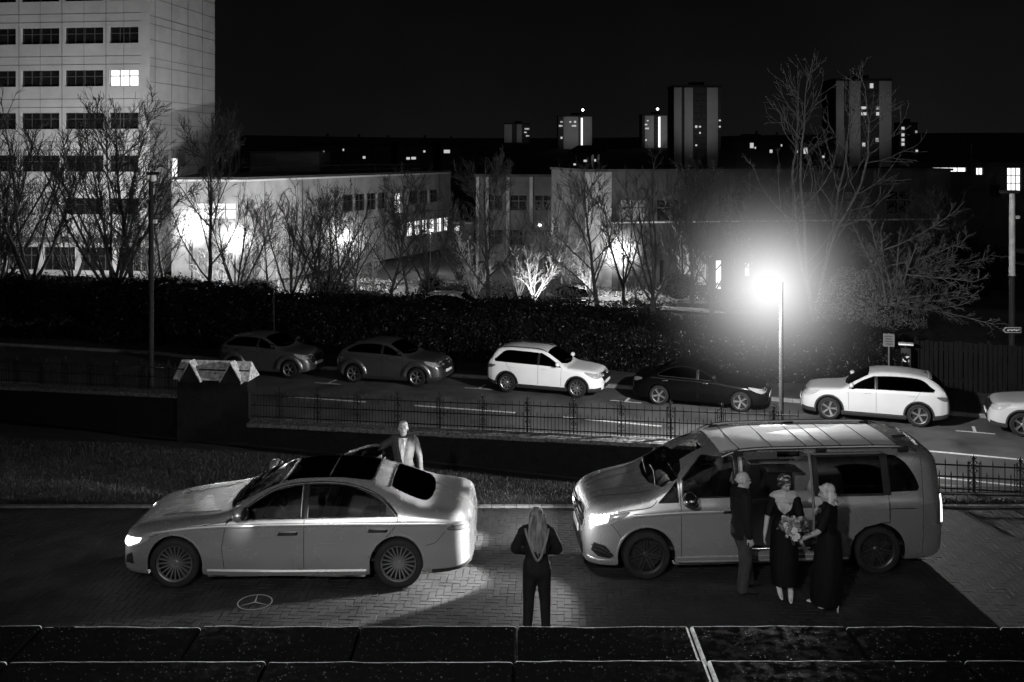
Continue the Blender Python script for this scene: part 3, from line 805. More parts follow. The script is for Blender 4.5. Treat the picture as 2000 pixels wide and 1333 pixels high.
MT = {}
MT['wheel_dark'] = mat('wheel_dark', .012, .6, noise_amt=.3)
MT['tyre'] = mat('tyre_rubber', .012, .75, noise_amt=.3, noise_scale=30, bump=.001, bump_scale=90)
MT['alloy'] = mat('alloy', .55, .28, .9, noise_amt=.1, noise_scale=20)
MT['alloy_dark'] = mat('alloy_dark', .10, .3, .8, noise_amt=.15, noise_scale=20)
MT['black_trim'] = mat('black_trim', .012, .35, noise_amt=.2, noise_scale=30)
MT['plastic'] = mat('grey_plastic', .022, .6, noise_amt=.2, noise_scale=40)
MT['chrome'] = mat('chrome', .75, .14, 1.0, noise_amt=.06, noise_scale=12)
MT['seam'] = mat('seam_shadow', .004, .9, noise_amt=.2)
MT['glass'] = glassmat('window_glass', .45)
MT['tint'] = glassmat('tinted_glass', .10, .4)
MT['dark_glass'] = glassmat('dark_glass', .02, .14)
MT['lamp_glass'] = mat('lamp_glass', .35, .08, .3, spec=.5, noise_amt=.5, noise_scale=40, coat=1)
MT['lamp_red'] = mat('lamp_lens', .08, .1, 0, noise_amt=.4, noise_scale=50, coat=1)
MT['plate'] = mat('number_plate', .7, .4, noise_amt=.05)
MT['silver'] = wetpaint('silver_paint', .82, .84, .27)
MT['silver_van'] = wetpaint('silver_van_paint', .86, .82, .27)
MT['roof_lit_paint'] = wetpaint('roof_lit_paint', .92, .30, .66)  # lighter copy of the van paint, lamplight put into the roof colour
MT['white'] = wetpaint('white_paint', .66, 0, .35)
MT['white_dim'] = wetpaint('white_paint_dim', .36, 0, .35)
MT['grey'] = wetpaint('grey_paint', .22, .85, .30)
MT['grey2'] = wetpaint('dark_grey_paint', .17, .85, .30)
MT['blackp'] = wetpaint('black_paint', .0015, .0, .15, coat=.08); MT['blackp'].node_tree.nodes['Principled BSDF'].inputs['Specular IOR Level'].default_value = .18
MT['pale'] = wetpaint('pale_paint', .40, .2, .32)
MT['leather'] = mat('pale_leather', .55, .5, noise_amt=.12, noise_scale=9)
MT['leather_dark'] = mat('dark_leather', .02, .45, noise_amt=.2, noise_scale=9, bump=.002, bump_scale=120)
MT['drl'] = emat('lit_headlight', 14)
MT['tail_on'] = emat('lit_tail_lamp', 2.2)

def seat(parent_root, x, y, z, m, head=True):
    """car seat facing -x; seat > cushion, backrest, headrest"""
    c = MB(); c.bbox((x, y, z+.10), (.50, .50, .18), .06); o = c.build('seat', m, parent_root, smooth=40)
    M_ = Matrix.Rotation(R(18), 4, 'Y')
    b = MB(); bb = MB(); bb.bbox((0, 0, .30), (.15, .48, .62), .06); b.add([M_ @ Vector(v)+Vector((x+.24, y, z+.15)) for v in bb.v], bb.f); b.build('backrest', m, o, smooth=40)
    if head:
        h = MB(); hb = MB(); hb.bbox((0, 0, .74), (.11, .27, .20), .05); hb.tube([(0, -.06, .58), (0, -.06, .68)], .01, 6); hb.tube([(0, .06, .58), (0, .06, .68)], .01, 6)
        h.add([M_ @ Vector(v)+Vector((x+.24, y, z+.15)) for v in hb.v], hb.f); h.build('headrest', m, o, smooth=40)
    return o

# ---------------------------------------------------------------- the silver saloon
def saloon():
    L = 5.29
    keys = [ # X   zb   zs   zt    w    wr
        (0.00, .26, .48, .58, .50, .40), (.03, .22, .56, .68, .66, .52), (.09, .20, .63, .755, .775, .60), (.2, .18, .70, .815, .855, .65),
        (.4, .17, .775, .865, .915, .69), (.88, .17, .87, .935, .955, .73), (1.4, .17, .935, 1.005, .955, .77), (1.6, .17, .95, 1.06, .955, .775),
        (1.95, .17, .965, 1.27, .956, .71), (2.3, .17, .975, 1.425, .957, .635), (2.7, .17, .985, 1.495, .958, .60), (3.1, .17, .995, 1.50, .958, .595),
        (3.55, .17, 1.01, 1.455, .957, .60), (3.95, .18, 1.02, 1.345, .955, .625), (4.3, .18, 1.02, 1.21, .95, .67), (4.6, .19, 1.00, 1.115, .935, .715),
        (4.85, .21, .975, 1.085, .91, .72), (5.08, .24, .935, 1.06, .865, .69), (5.2, .28, .88, 1.02, .80, .62), (5.26, .33, .80, .93, .71, .52), (5.29, .40, .70, .80, .58, .42)]
    c = Car(keys, L); c.xm = ([0, .88, 4.07, L], [.05, .88, 4.07, 5.14]); root = thing('silver_saloon_car', 'long silver saloon car with black glass roof and far rear door open', 'car', (0, 0, 0))
    fw, rw = .88, 4.07
    wf = [(1.70, .965)]+sm([(1.70, .965), (1.95, 1.15), (2.25, 1.305), (2.50, 1.365), (2.66, 1.385)], 6)+[(2.68, .99)]
    wr_ = [(2.78, .992), (2.76, 1.39)]+sm([(2.76, 1.39), (3.0, 1.395), (3.3, 1.375), (3.6, 1.30), (3.84, 1.19), (4.02, 1.045)], 6)+[(4.02, 1.02)]
    dF = [(1.60, .25), (1.56, .6), (1.62, .965), (1.66, .968)]+[(1.92, 1.16), (2.24, 1.33), (2.5, 1.395), (2.72, 1.415), (2.73, .6), (2.73, .25)]
    dR = [(2.73, .25), (2.73, .6), (2.72, 1.415), (3.0, 1.425), (3.32, 1.405), (3.64, 1.325), (3.88, 1.21), (4.07, 1.03), (4.02, .88), (3.82, .66), (3.62, .45), (3.55, .25)]
    reg = [dict(name='front_window', mat=MT['glass'], poly=wf, space='side'),
           dict(name='rear_window', mat=MT['glass'], poly=wr_, space='side', sides=(-1,)),
           dict(name='front_door', mat=MT['silver'], poly=dF, space='side'),
           dict(name='rear_door', mat=MT['silver'], poly=dR, space='side', sides=(-1,)),
           dict(name='door_opening', mat=None, poly=dR, space='side', sides=(1,), void=True),
           dict(name='windscreen', mat=MT['glass'], poly=[(1.52, 0), (1.56, .4), (1.66, .70), (1.95, .655), (2.30, .59), (2.36, .3), (2.37, 0)], space='top'),
           dict(name='roof_glass', mat=MT['dark_glass'], poly=[(2.42, 0), (2.415, .3)]+sm([(2.385, .52), (2.42, .555), (2.6, .545), (3.1, .535), (3.58, .53), (3.64, .49), (3.66, .3)], 5)+[(3.66, 0)], space='top'),
           dict(name='back_window', mat=MT['dark_glass'], poly=[(3.92, 0)]+sm([(3.92, .35), (3.935, .52), (3.99, .572), (4.2, .605), (4.42, .60), (4.52, .52), (4.57, .35), (4.60, .0)], 5), space='top')]
    # split void for far rear window too
    o = c.build(root, reg, MT['silver'], step=.045, arches=((fw, .355, .405), (rw, .355, .405)), dark=MT['seam'])
    # trims
    for sd in (-1, 1):
        ch = MB(); top = sm([(1.62, .955), (1.95, 1.175), (2.25, 1.335), (2.50, 1.395), (2.75, 1.415), (3.0, 1.422), (3.32, 1.40), (3.64, 1.32), (3.87, 1.21), (4.06, 1.045)], 8)
        c.ribbon(ch, top, 'side', .020, .006, sd)
        c.ribbon(ch, [(1.62, .955), (2.7, .982), (4.06, 1.015)], 'side', .012, .006, sd); ch.build('window_trim', MT['chrome'], root, smooth=40)
        bk = MB(); c.ribbon(bk, [(x, z-.022) for x, z in top], 'side', .024, .003, sd)
        c.ribbon(bk, [(2.73, .99), (2.72, 1.40)], 'side', .10, .005, sd); c.ribbon(bk, [(1.66, .972), (2.7, .998), (4.04, 1.03)], 'side', .02, .004, sd)
        c.ribbon(bk, [(3.80, 1.03), (3.77, 1.22)], 'side', .02, .004, sd)
        bk.build('window_seal', MT['black_trim'], root, smooth=40)
        se = MB(); c.ribbon(se, [(1.60, .25), (1.56, .6), (1.62, .955)], 'side', .010, .0015, sd); c.ribbon(se, [(2.73, .25), (2.73, .98)], 'side', .010, .0015, sd)
        c.ribbon(se, sm([(4.07, 1.02), (4.02, .88), (3.82, .66), (3.64, .45)], 6), 'side', .010, .0015, sd)
        c.ribbon(se, [(4.52, .62), (4.68, .66), (4.82, .80)], 'side', .008, .0015, sd); c.ribbon(se, sm([(.30, .66), (.8, .82), (1.2, .885), (1.62, .95)], 6), 'side', .010, .0015, sd)
        se.build('panel_gap', MT['seam'], root)
        cz = MB(); c.ribbon(cz, sm([(.55, .79), (1.2, .865), (2.2, .90), (3.4, .915), (4.5, .915), (4.85, .90)], 6), 'side', .06, .005, sd); cz.build('body_crease', MT['silver'], root, smooth=60)
        si = MB(); c.ribbon(si, [(1.35, .235), (2.4, .225), (3.62, .235)], 'side', .10, .02, sd); si.build('side_skirt', MT['silver'], root, smooth=40)
        sc = MB(); c.ribbon(sc, [(1.36, .19), (2.4, .18), (3.6, .19)], 'side', .016, .026, sd); sc.build('skirt_trim', MT['chrome'], root, smooth=40)
        for cx in (fw, rw):
            lip = MB(); c.ribbon(lip, arc(cx, .355, .416, -8, 188, 30), 'side', .024, .008, sd); lip.build('arch_lip', MT['silver'], root, smooth=40)
        for X, z in ((2.50, .80), (3.78, .84)):
            if sd == 1 and X > 3: continue
            h = MB(); p = c.at(X, z, sd, .012); n = c.nat(X, z, sd)
            h.bbox(p, (.24, .030, .034), .012); hh = h.build('door_handle', MT['chrome'], root, smooth=40)
            hp = MB(); c.patch(hp, [(X-.15, z-.035), (X+.13, z-.03), (X+.15, z+.01), (X-.12, z+.022)], 'side', .0025, sd); hp.build('handle_recess', MT['seam'], hh)
        mr = MB(); mirror(mr, tuple(c.at(1.86, 1.02, sd, .22)), sd, 1.3); mo = mr.build('wing_mirror', MT['silver'], root, smooth=True)
        g = MB(); q = c.at(1.86, 1.02, sd, .22); g.ell((q.x+.06, q.y, q.z), (.06, .15, .088), n=12, m=8); g.build('mirror_glass', MT['black_trim'], mo, smooth=True)
        hl = MB(); hp_ = sm([(.045, .60), (.09, .69), (.25, .715), (.50, .735), (.44, .665), (.26, .585), (.10, .56)], 5, True)
        c.patch(hl, hp_, 'side', .006, sd); hl.build('headlight', MT['lamp_glass'], root, smooth=40)
        dl = MB(); c.patch(dl, [(.055, .60), (.10, .68), (.22, .70), (.38, .712), (.34, .655), (.16, .578)], 'side', .010, sd); dlo = dl.build('lit_lamp', MT['drl'], root)
        tl = MB(); c.patch(tl, sm([(4.86, .845), (4.95, .905), (5.12, .93), (5.235, .915), (5.25, .87), (5.16, .83), (5.0, .825)], 5, True), 'side', .006, sd); to = tl.build('tail_light', MT['lamp_red'], root, smooth=40)
        tc = MB(); c.ribbon(tc, [(4.86, .835), (5.0, .818), (5.16, .822), (5.25, .862)], 'side', .010, .008, sd); c.ribbon(tc, [(4.92, .87), (5.24, .89)], 'side', .008, .008, sd); tc.build('lamp_trim', MT['chrome'], to, smooth=40)
        iv = MB(); c.patch(iv, [(.10, .34), (.26, .34), (.22, .50), (.12, .44)], 'side', .005, sd); iv.build('air_intake', MT['black_trim'], root)
        dif = MB(); c.ribbon(dif, sm([(4.62, .24), (4.9, .25), (5.12, .29), (5.25, .36)], 5), 'side', .07, .006, sd); dif.build('bumper_trim', MT['black_trim'], root, smooth=40)
        for X in (fw, rw):
            make_wheel(root, (X-L/2, sd*(.955-.135), .352), .352, .25, dict(n=20, kind='multi', rim=.735), sd, MT, spin=.1 if X > 2 else .03)
    gr = MB(); c.patch(gr, [(-.42, .36), (.42, .36), (.48, .62), (.36, .70), (-.36, .70), (-.48, .62)], 'front', .012); gr.build('grille', MT['black_trim'], root)
    gb = MB()
    for z in (.43, .50, .57, .64):
        xs = np.linspace(-.42, .42, 15); X = c.fx(xs, np.full(15, z)); gb.tube([(a-L/2-.02, y, z) for a, y in zip(X, xs)], .008, 5)
    gb.build('grille_bar', MT['chrome'], root)
    # bonnet creases and roof seams
    hb = MB()
    for sd in (-1, 1): c.ribbon(hb, sm([(.55, .46), (1.0, .52), (1.45, .62)], 8), 'top', .010, .002, sd)
    hb.build('bonnet_crease', MT['seam'], root)
    for pl_, w_ in (([(2.365, .60), (2.395, .3), (2.395, 0)], .016), ([(3.02, .55), (3.03, .3), (3.03, 0)], .010), ([(3.67, .54), (3.68, 0)], .010), ([(3.915, .58), (3.905, 0)], .014)):
        rs = MB(); c.ribbon(rs, pl_, 'top', w_, .004, -1); c.ribbon(rs, pl_, 'top', w_, .004, 1); rs.build('roof_seam', MT['chrome'], root, smooth=40)
    wp = MB(); wp.tube([(1.60-L/2, -.55, 1.06), (1.66-L/2, -.1, 1.13), (1.66-L/2, .45, 1.135)], .010, 5); wp.build('wiper', MT['black_trim'], root)
    # cabin
    fl = MB(); fl.box((2.7-L/2, 0, .36), (2.6, 1.6, .04)); fl.build('cabin_floor', MT['leather_dark'], root)
    ds = MB(); ds.bbox((1.80-L/2, 0, .86), (.34, 1.5, .24), .08); ds.build('dashboard', MT['leather_dark'], root, smooth=40)
    for y in (-.38, .38): seat(root, 2.62-L/2, y, .40, MT['leather_dark'])
    rb = MB(); rb.bbox((3.62-L/2, 0, .52), (.52, 1.36, .22), .06); rb.bbox((3.95-L/2, 0, .82), (.20, 1.36, .56), .06); rb.build('rear_bench', MT['leather'], root, smooth=40)
    sw = MB(); Ms = Matrix.Translation((2.10-L/2, .38, .90)) @ Matrix.Rotation(R(65), 4, 'Y')
    sw.lathe([(.185+.015*math.cos(a), .015*math.sin(a)) for a in np.linspace(0, 2*math.pi, 9)[:-1]], 28, Ms, True)
    sw.tube([Ms @ Vector((0, -.17, 0)), Ms @ Vector((0, .17, 0))], .02, 6); sw.build('steering_wheel', MT['leather_dark'], root, smooth=True)
    dt = MB(); dt.bbox((2.30-L/2, .80, .90), (1.0, .05, .035), .012); dt.bbox((2.1-L/2, .80, 1.10), (.02, .05, .34), .01); dt.build('door_inlay', MT['leather'], root, smooth=40)
    # the far rear door, swung out round its front edge
    dd = bpy.data.objects.new('open_door', None); COL.objects.link(dd); dd.parent = root
    q = c.at(2.73, .7, 1); dd.location = (q.x, q.y, 0); dd.rotation_euler = (0, 0, R(58)); tag(dd, 'far rear door swung wide open')
    def dpatch(poly, off, name, m, thick=None):
        mb = MB(); c.patch(mb, poly, 'side', off, 1, .05); mb.v = [(v[0]-q.x, v[1]-q.y, v[2]) for v in mb.v]; return mb.build(name, m, dd, smooth=True)
    dR2 = [p for p in dR]
    low = [(2.74, .26), (2.74, 1.0), (4.05, 1.03), (4.02, .88), (3.82, .66), (3.62, .45), (3.55, .26)]
    dpatch(low, .0, 'door_skin', MT['silver']); dpatch(low, -.08, 'door_lining', MT['leather_dark'])
    fr = MB(); tp = sm([(2.74, 1.0), (2.74, 1.40), (3.0, 1.41), (3.32, 1.39), (3.64, 1.31), (3.86, 1.20), (4.05, 1.03)], 6)
    for off in (.012, -.03):
        c.ribbon(fr, tp[6:], 'side', .05, off, 1)
    c.ribbon(fr, [(2.76, 1.0), (2.76, 1.39)], 'side', .05, .01, 1); c.ribbon(fr, [(3.78, 1.03), (3.75, 1.22)], 'side', .02, .01, 1)
    fr.v = [(v[0]-q.x, v[1]-q.y, v[2]) for v in fr.v]; fr.build('window_frame', MT['chrome'], dd, smooth=40)
    dpatch(wr_, -.01, 'door_glass', MT['tint'])
    for nm, (wx, wy, ww) in (('x', (0, 0, 0)),): pass
    return root, c
sal, salC = saloon()
sal.location = (-3.045, 15.10, 0); sal.rotation_euler = (0, 0, R(0))

# ---------------------------------------------------------------- the silver people carrier
def carrier():
    L = 5.37
    keys = [(0, .22, .58, .80, .52, .42), (.04, .20, .68, .90, .72, .56), (.11, .19, .78, .985, .82, .64), (.25, .18, .88, 1.055, .885, .70),
            (.5, .18, .955, 1.12, .935, .75), (.9, .18, 1.03, 1.19, .96, .80), (1.12, .18, 1.06, 1.29, .963, .80), (1.5, .18, 1.10, 1.53, .964, .785),
            (1.85, .18, 1.115, 1.71, .964, .765), (2.2, .18, 1.12, 1.80, .964, .755), (2.8, .18, 1.125, 1.842, .964, .755), (4.2, .18, 1.125, 1.846, .964, .755),
            (4.9, .19, 1.125, 1.83, .955, .745), (5.18, .22, 1.12, 1.79, .925, .725), (5.30, .27, 1.09, 1.71, .875, .68), (5.35, .32, 1.04, 1.62, .81, .62), (5.37, .38, .98, 1.45, .72, .54)]
    c = Car(keys, L); c.zrk = .83; S_ = MT['silver_van']
    root = thing('people_carrier', 'silver people carrier van with bright roof and its side door slid open', 'van')
    fw, rw = .895, 4.325
    qw = sm([(1.08, 1.105), (1.20, 1.22), (1.36, 1.38)], 5)+[(1.37, 1.115)]
    dw = [(1.44, 1.17), (1.45, 1.42)]+sm([(1.45, 1.42), (1.62, 1.565), (1.80, 1.675), (1.95, 1.70)], 5)+[(2.20, 1.71), (2.21, 1.18)]
    dF = [(1.40, .26), (1.40, 1.44), (1.62, 1.62), (1.82, 1.735), (2.28, 1.76), (2.29, .26)]
    op = [(2.34, .40), (2.34, 1.73), (2.42, 1.77), (3.26, 1.77), (3.34, 1.73), (3.34, .40)]
    bw = [(3.42, 1.19), (3.42, 1.72), (4.40, 1.72), (4.41, 1.19)]
    qr = [(4.50, 1.20), (4.50, 1.72)]+sm([(4.66, 1.70), (4.80, 1.60), (4.92, 1.42), (4.98, 1.26)], 5)+[(4.95, 1.21)]
    reg = [dict(name='quarter_window', mat=MT['dark_glass'], poly=qw, space='side'), dict(name='front_window', mat=MT['glass'], poly=dw, space='side'),
           dict(name='front_door', mat=S_, poly=dF, space='side'),
           dict(name='door_opening', mat=None, poly=op, space='side', sides=(-1,), void=True),
           dict(name='side_window', mat=MT['tint'], poly=[(2.42, 1.19), (2.42, 1.72), (3.28, 1.72), (3.28, 1.19)], space='side', sides=(1,)),
           dict(name='rear_side_window', mat=MT['tint'], poly=bw, space='side', sides=(1,)), dict(name='rear_quarter_window', mat=MT['dark_glass'], poly=qr, space='side'),
           dict(name='windscreen', mat=MT['glass'], poly=[(1.0, 0), (1.03, .4), (1.16, .765), (1.5, .755), (1.84, .73), (1.88, .4), (1.89, 0)], space='top')]
    c.build(root, reg, S_, step=.05, arches=((fw, .355, .415), (rw, .355, .41)), dark=MT['seam'])
    for sd in (-1, 1):
        se = MB(); c.ribbon(se, [(1.40, .26), (1.40, 1.42)], 'side', .010, .0015, sd); c.ribbon(se, [(2.295, .26), (2.295, 1.75)], 'side', .012, .0015, sd)
        c.ribbon(se, sm([(.22, .90), (.55, .985), (.92, 1.04), (1.02, 1.09), (1.06, 1.14)], 6), 'side', .012, .0015, sd); c.ribbon(se, sm([(.36, .83), (.46, .72), (.53, .62)], 5), 'side', .008, .0015, sd)
        c.ribbon(se, [(4.46, .45), (4.46, 1.75)], 'side', .010, .0015, sd); c.ribbon(se, [(5.0, .3), (5.02, 1.0), (5.05, 1.7)], 'side', .008, .0015, sd)
        se.build('panel_gap', MT['seam'], root)
        bk = MB(); c.ribbon(bk, dw+[dw[0]], 'side', .028, .004, sd); c.ribbon(bk, qw+[qw[0]], 'side', .018, .004, sd); c.ribbon(bk, [(2.25, 1.17), (2.25, 1.74)], 'side', .075, .004, sd)
        bk.build('window_seal', MT['black_trim'], root, smooth=40)
        cr = MB(); c.ribbon(cr, [(1.36, .245), (3.0, .235), (3.88, .245)], 'side', .022, .022, sd); cr.build('sill_trim', MT['chrome'], root, smooth=40)
        sk = MB(); c.ribbon(sk, [(1.34, .30), (3.0, .30), (3.9, .30)], 'side', .08, .014, sd); sk.build('sill', S_, root, smooth=40)
        for cx in (fw, rw):
            lip = MB(); c.ribbon(lip, arc(cx, .355, .432, -10, 190, 30), 'side', .034, .008, sd); lip.build('arch_lip', S_, root, smooth=40)
        cz = MB(); c.ribbon(cz, sm([(.70, .93), (1.4, .965), (2.28, .975)], 6), 'side', .06, .009, sd); cz.build('body_crease', S_, root, smooth=60)
        h = MB(); h.bbox(c.at(2.12, .98, sd, .02), (.22, .03, .04), .013); h.build('door_handle', MT['chrome'], root, smooth=40)
        mr = MB(); mirror(mr, tuple(c.at(1.50, 1.16, sd, .23)), sd, 1.25); mo = mr.build('wing_mirror', MT['chrome'], root, smooth=True)
        q = c.at(1.50, 1.16, sd, .23); b2 = MB(); b2.ell((q.x+.01, q.y, q.z-.055), (.108, .155, .05), n=14, m=8); b2.build('mirror_base', MT['black_trim'], mo, smooth=True)
        # roof rails, long tubes on feet, with the black mid foot
        rl = MB(); pts = []
        for X in np.linspace(2.05, 5.0, 22):
            p = Vector(c.S([X], [.865], sd)[0]); k = min(1, (X-2.05)/.25, (5.0-X)/.2); pts.append(p+Vector((0, 0, .015+.055*max(0, k))))
        rl.tube(pts, .024, 8); ro = rl.build('roof_rail', MT['chrome'], root, smooth=40)
        for X in (2.3, 3.55, 4.8):
            p = Vector(c.S([X], [.865], sd)[0]); MB().bbox(p+Vector((0, 0, .03)), (.15, .06, .09), .015).build('rail_foot', MT['black_trim'], ro, smooth=40)
        hl = MB(); c.patch(hl, sm([(.075, .80), (.10, .88), (.25, .915), (.50, .965), (.66, .985), (.55, .90), (.36, .81), (.16, .765)], 5, True), 'side', .006, sd); ho = hl.build('headlight', MT['lamp_glass'], root, smooth=40)
        dl = MB(); c.patch(dl, [(.09, .805), (.11, .87), (.24, .90), (.36, .925), (.33, .84), (.17, .785)], 'side', .012, sd); dl.build('lit_lamp', MT['drl'], ho)
        db = MB()
        for i in range(7): x0 = .12+.055*i; c.patch(db, [(x0, .885+.012*i), (x0+.03, .893+.012*i), (x0+.03, .905+.012*i), (x0, .897+.012*i)], 'side', .014, sd, .02)
        db.build('lamp_strip', MT['drl'], ho)
        iv = MB(); c.patch(iv, [(.10, .42), (.14, .54), (.30, .50), (.42, .36), (.36, .32), (.20, .34)], 'side', .006, sd); io = iv.build('bumper_vent', MT['black_trim'], root)
        ib = MB(); c.ribbon(ib, [(.11, .50), (.26, .465), (.37, .40)], 'side', .024, .014, sd); c.ribbon(ib, [(.12, .44), (.28, .405), (.38, .36)], 'side', .014, .014, sd); ib.build('vent_fin', MT['chrome'], io, smooth=40)
        ibl = MB(); c.ribbon(ibl, [(.05, .30), (.2, .27), (.42, .28)], 'side', .05, .012, sd); ibl.build('bumper_lip', S_, root, smooth=40)
        tl = MB(); c.patch(tl, [(5.22, .72), (5.345, .70), (5.345, 1.16), (5.27, 1.16)], 'side', .012, sd); to = tl.build('tail_light', MT['lamp_red'], root, smooth=40)
        tb = MB(); c.patch(tb, [(5.29, .74), (5.34, .73), (5.338, 1.13), (5.295, 1.13)], 'side', .016, sd); tb.build('lit_tail_lamp', MT['tail_on'], to)
        for X in (fw, rw):
            make_wheel(root, (X-L/2, sd*(.964-.135), .352), .352, .25, dict(n=7, kind='vee', rim=.74, mat='alloy_dark'), sd, MT, spin=.25)
    # front: grille with ring badge, plate, lower intake
    g = MB(); c.patch(g, [(-.52, .66), (.52, .66), (.58, .80), (.46, .905), (-.46, .905), (-.58, .80)], 'front', .012); go = g.build('grille', MT['black_trim'], root)
    b = MB()
    for z in (.715, .785, .85):
        ys = np.linspace(-.52, .52, 17); X = c.fx(ys, np.full(17, z)); b.tube([(a-L/2-.022, y, z) for a, y in zip(X, ys)], .016, 6)
    b.build('grille_bar', MT['chrome'], go, smooth=40)
    X0 = c.fx([0], [.79])[0]-L/2-.03; bd = MB(); Mx = Matrix.Translation((X0, 0, .79)) @ Matrix.Rotation(R(-90), 4, 'Y')
    bd.lathe([(.105+.012*math.cos(a), .012*math.sin(a)) for a in np.linspace(0, 2*math.pi, 9)[:-1]], 28, Mx, True)
    for k in range(3):
        a = R(90+120*k) ; bd.tube([(X0, 0, .79), (X0, .1*math.cos(a), .79+.1*math.sin(a))], [.022, .006], 6)
    bd.build('star_badge', MT['chrome'], go, smooth=40)
    pl = MB(); Xp = c.fx([0], [.52])[0]-L/2-.025; pl.bbox((Xp, 0, .54), (.016, .52, .112), .006); pl.build('number_plate', MT['plate'], root)
    li = MB(); c.patch(li, [(-.60, .28), (.60, .28), (.56, .44), (-.56, .44)], 'front', .010); li.build('lower_intake', MT['black_trim'], root)
    hb = MB()
    for sd in (-1, 1): c.ribbon(hb, sm([(.13, .34), (.45, .50), (.80, .60), (1.0, .66)], 8), 'top', .014, .002, sd)
    for sd in (-1, 1): c.ribbon(hb, sm([(.16, .2), (.5, .26), (.95, .34)], 8), 'top', .010, .002, sd)
    hb.build('bonnet_crease', MT['seam'], root)
    rf = MB()
    for X in (2.30, 2.80, 3.32, 3.58, 3.85, 4.35):
        for sd in (-1, 1): c.ribbon(rf, [(X+.05, .64), (X+.02, .3), (X+.015, 0)], 'top', .018, .0085, sd)
    for sd in (-1, 1): c.ribbon(rf, [(2.0, .66), (3, .665), (4.95, .65)], 'top', .014, .002, sd)
    rf.build('roof_joint', MT['seam'], root)
    rp = MB(); c.patch(rp, [(2.06, -.0), (2.06, .60), (4.75, .60), (4.75, 0)], 'top', .006, -1, .10); c.patch(rp, [(2.06, -.0), (2.06, .60), (4.75, .60), (4.75, 0)], 'top', .006, 1, .10)
    rp.build('roof_panel', MT['roof_lit_paint'], root, smooth=True)
    an = MB(); an.bbox(Vector(c.S([4.95], [.97], -1)[0])+Vector((0, 0, .02)), (.20, .10, .03), .012); an.build('roof_aerial', MT['black_trim'], root, smooth=40)
    sp = MB()
    for sd in (-1, 1): c.ribbon(sp, [(5.12, .60), (5.17, .3), (5.18, 0)], 'top', .11, .02, sd)
    sp.build('rear_spoiler', S_, root, smooth=40)
    # the side door, slid back along the flank
    sd_ = bpy.data.objects.new('sliding_door', None); COL.objects.link(sd_); sd_.parent = root; sd_.location = (0, -.055, 0); tag(sd_, 'side door slid back along the flank')
    dp = [(3.36, .33), (3.36, 1.12), (3.38, 1.755), (4.46, 1.755), (4.47, 1.12), (4.47, .80), (4.35, .795), (4.1, .74), (3.95, .62), (3.88, .45), (3.87, .33)]
    m1 = MB(); c.patch(m1, dp, 'side', .012, -1, .05); m1.build('door_skin', S_, sd_, smooth=True)
    m2 = MB(); c.patch(m2, bw, 'side', .017, -1, .06); m2.build('door_glass', MT['dark_glass'], sd_, smooth=True)
    m3 = MB(); c.ribbon(m3, bw, 'side', .05, .018, -1, True); c.ribbon(m3, [(4.455, 1.18), (4.455, 1.735)], 'side', .13, .019, -1); c.ribbon(m3, [(3.39, 1.18), (3.39, 1.735)], 'side', .06, .019, -1); c.ribbon(m3, dp, 'side', .014, .012, -1, True); m3.build('door_seal', MT['black_trim'], sd_)
    m4 = MB(); m4.bbox(c.at(3.52, 1.0, -1, .035), (.24, .03, .045), .014); m4.build('door_handle', MT['chrome'], sd_, smooth=40)
    m5 = MB(); c.ribbon(m5, [(3.40, .97), (4.9, .97)], 'side', .012, .006, -1); m5.build('door_rail', MT['seam'], root)
    # cabin: floor, step, seats, table, far wall lining
    fl = MB(); fl.bbox((3.1-L/2, 0, .42), (4.0, 1.72, .06), .02); fl.build('cabin_floor', MT['leather_dark'], root)
    st = MB(); st.bbox((2.84-L/2, -.90, .40), (1.0, .05, .04), .01); st.bbox((2.84-L/2, -.935, .30), (.98, .03, .03), .01); st.build('door_step', MT['chrome'], root)
    ds = MB(); ds.bbox((1.28-L/2, 0, 1.02), (.40, 1.62, .22), .08); ds.build('dashboard', MT['leather_dark'], root, smooth=40)
    for y in (-.44, .44): seat(root, 2.0-L/2, y, .62, MT['leather_dark'])
    s3 = seat(root, 3.62-L/2, .38, .55, MT['leather']); seat(root, 3.62-L/2, -.42, .55, MT['leather'])
    seat(root, 4.5-L/2, .38, .55, MT['leather_dark']); seat(root, 4.5-L/2, -.42, .55, MT['leather_dark'])
    tb = MB(); tb.bbox((3.40-L/2, .64, 1.08), (.56, .34, .03), .01); tb.bbox((3.40-L/2, .76, .87), (.46, .05, .38), .02); tb.build('folding_table', MT['black_trim'], root, smooth=40)
    ln = MB(); ln.bbox((2.9-L/2, .885, .80), (1.5, .03, .56), .01); ln.bbox((2.9-L/2, .87, 1.155), (1.6, .03, .02), .008); ln.build('wall_lining', MT['leather_dark'], root, smooth=40)
    ll = MB(); ll.bbox((2.9-L/2, .865, 1.085), (1.3, .02, .018), .004); ll.build('lining_trim', MT['chrome'], root)
    wp = MB(); wp.tube([(1.08-L/2, -.70, 1.24), (1.15-L/2, -.2, 1.345), (1.15-L/2, .1, 1.35)], .011, 5); wp.tube([(1.06-L/2, .0, 1.27), (1.12-L/2, .6, 1.31)], .011, 5); wp.build('wiper', MT['black_trim'], root)
    cl_ = MB(); cl_.bbox((3.1-L/2, .1, 1.765), (.22, .10, .03), .01); cl_.build('cabin_lamp', MT['tail_on'], root)
    rm = MB(); rm.ell((1.86-L/2+.03, 0, 1.64), (.025, .12, .045)); rm.tube([(1.86-L/2, 0, 1.72), (1.88-L/2, 0, 1.66)], .012, 6); rm.build('cabin_mirror', MT['plastic'], root, smooth=True)
    sw = MB(); Ms = Matrix.Translation((1.60-L/2, .44, 1.08)) @ Matrix.Rotation(R(58), 4, 'Y')
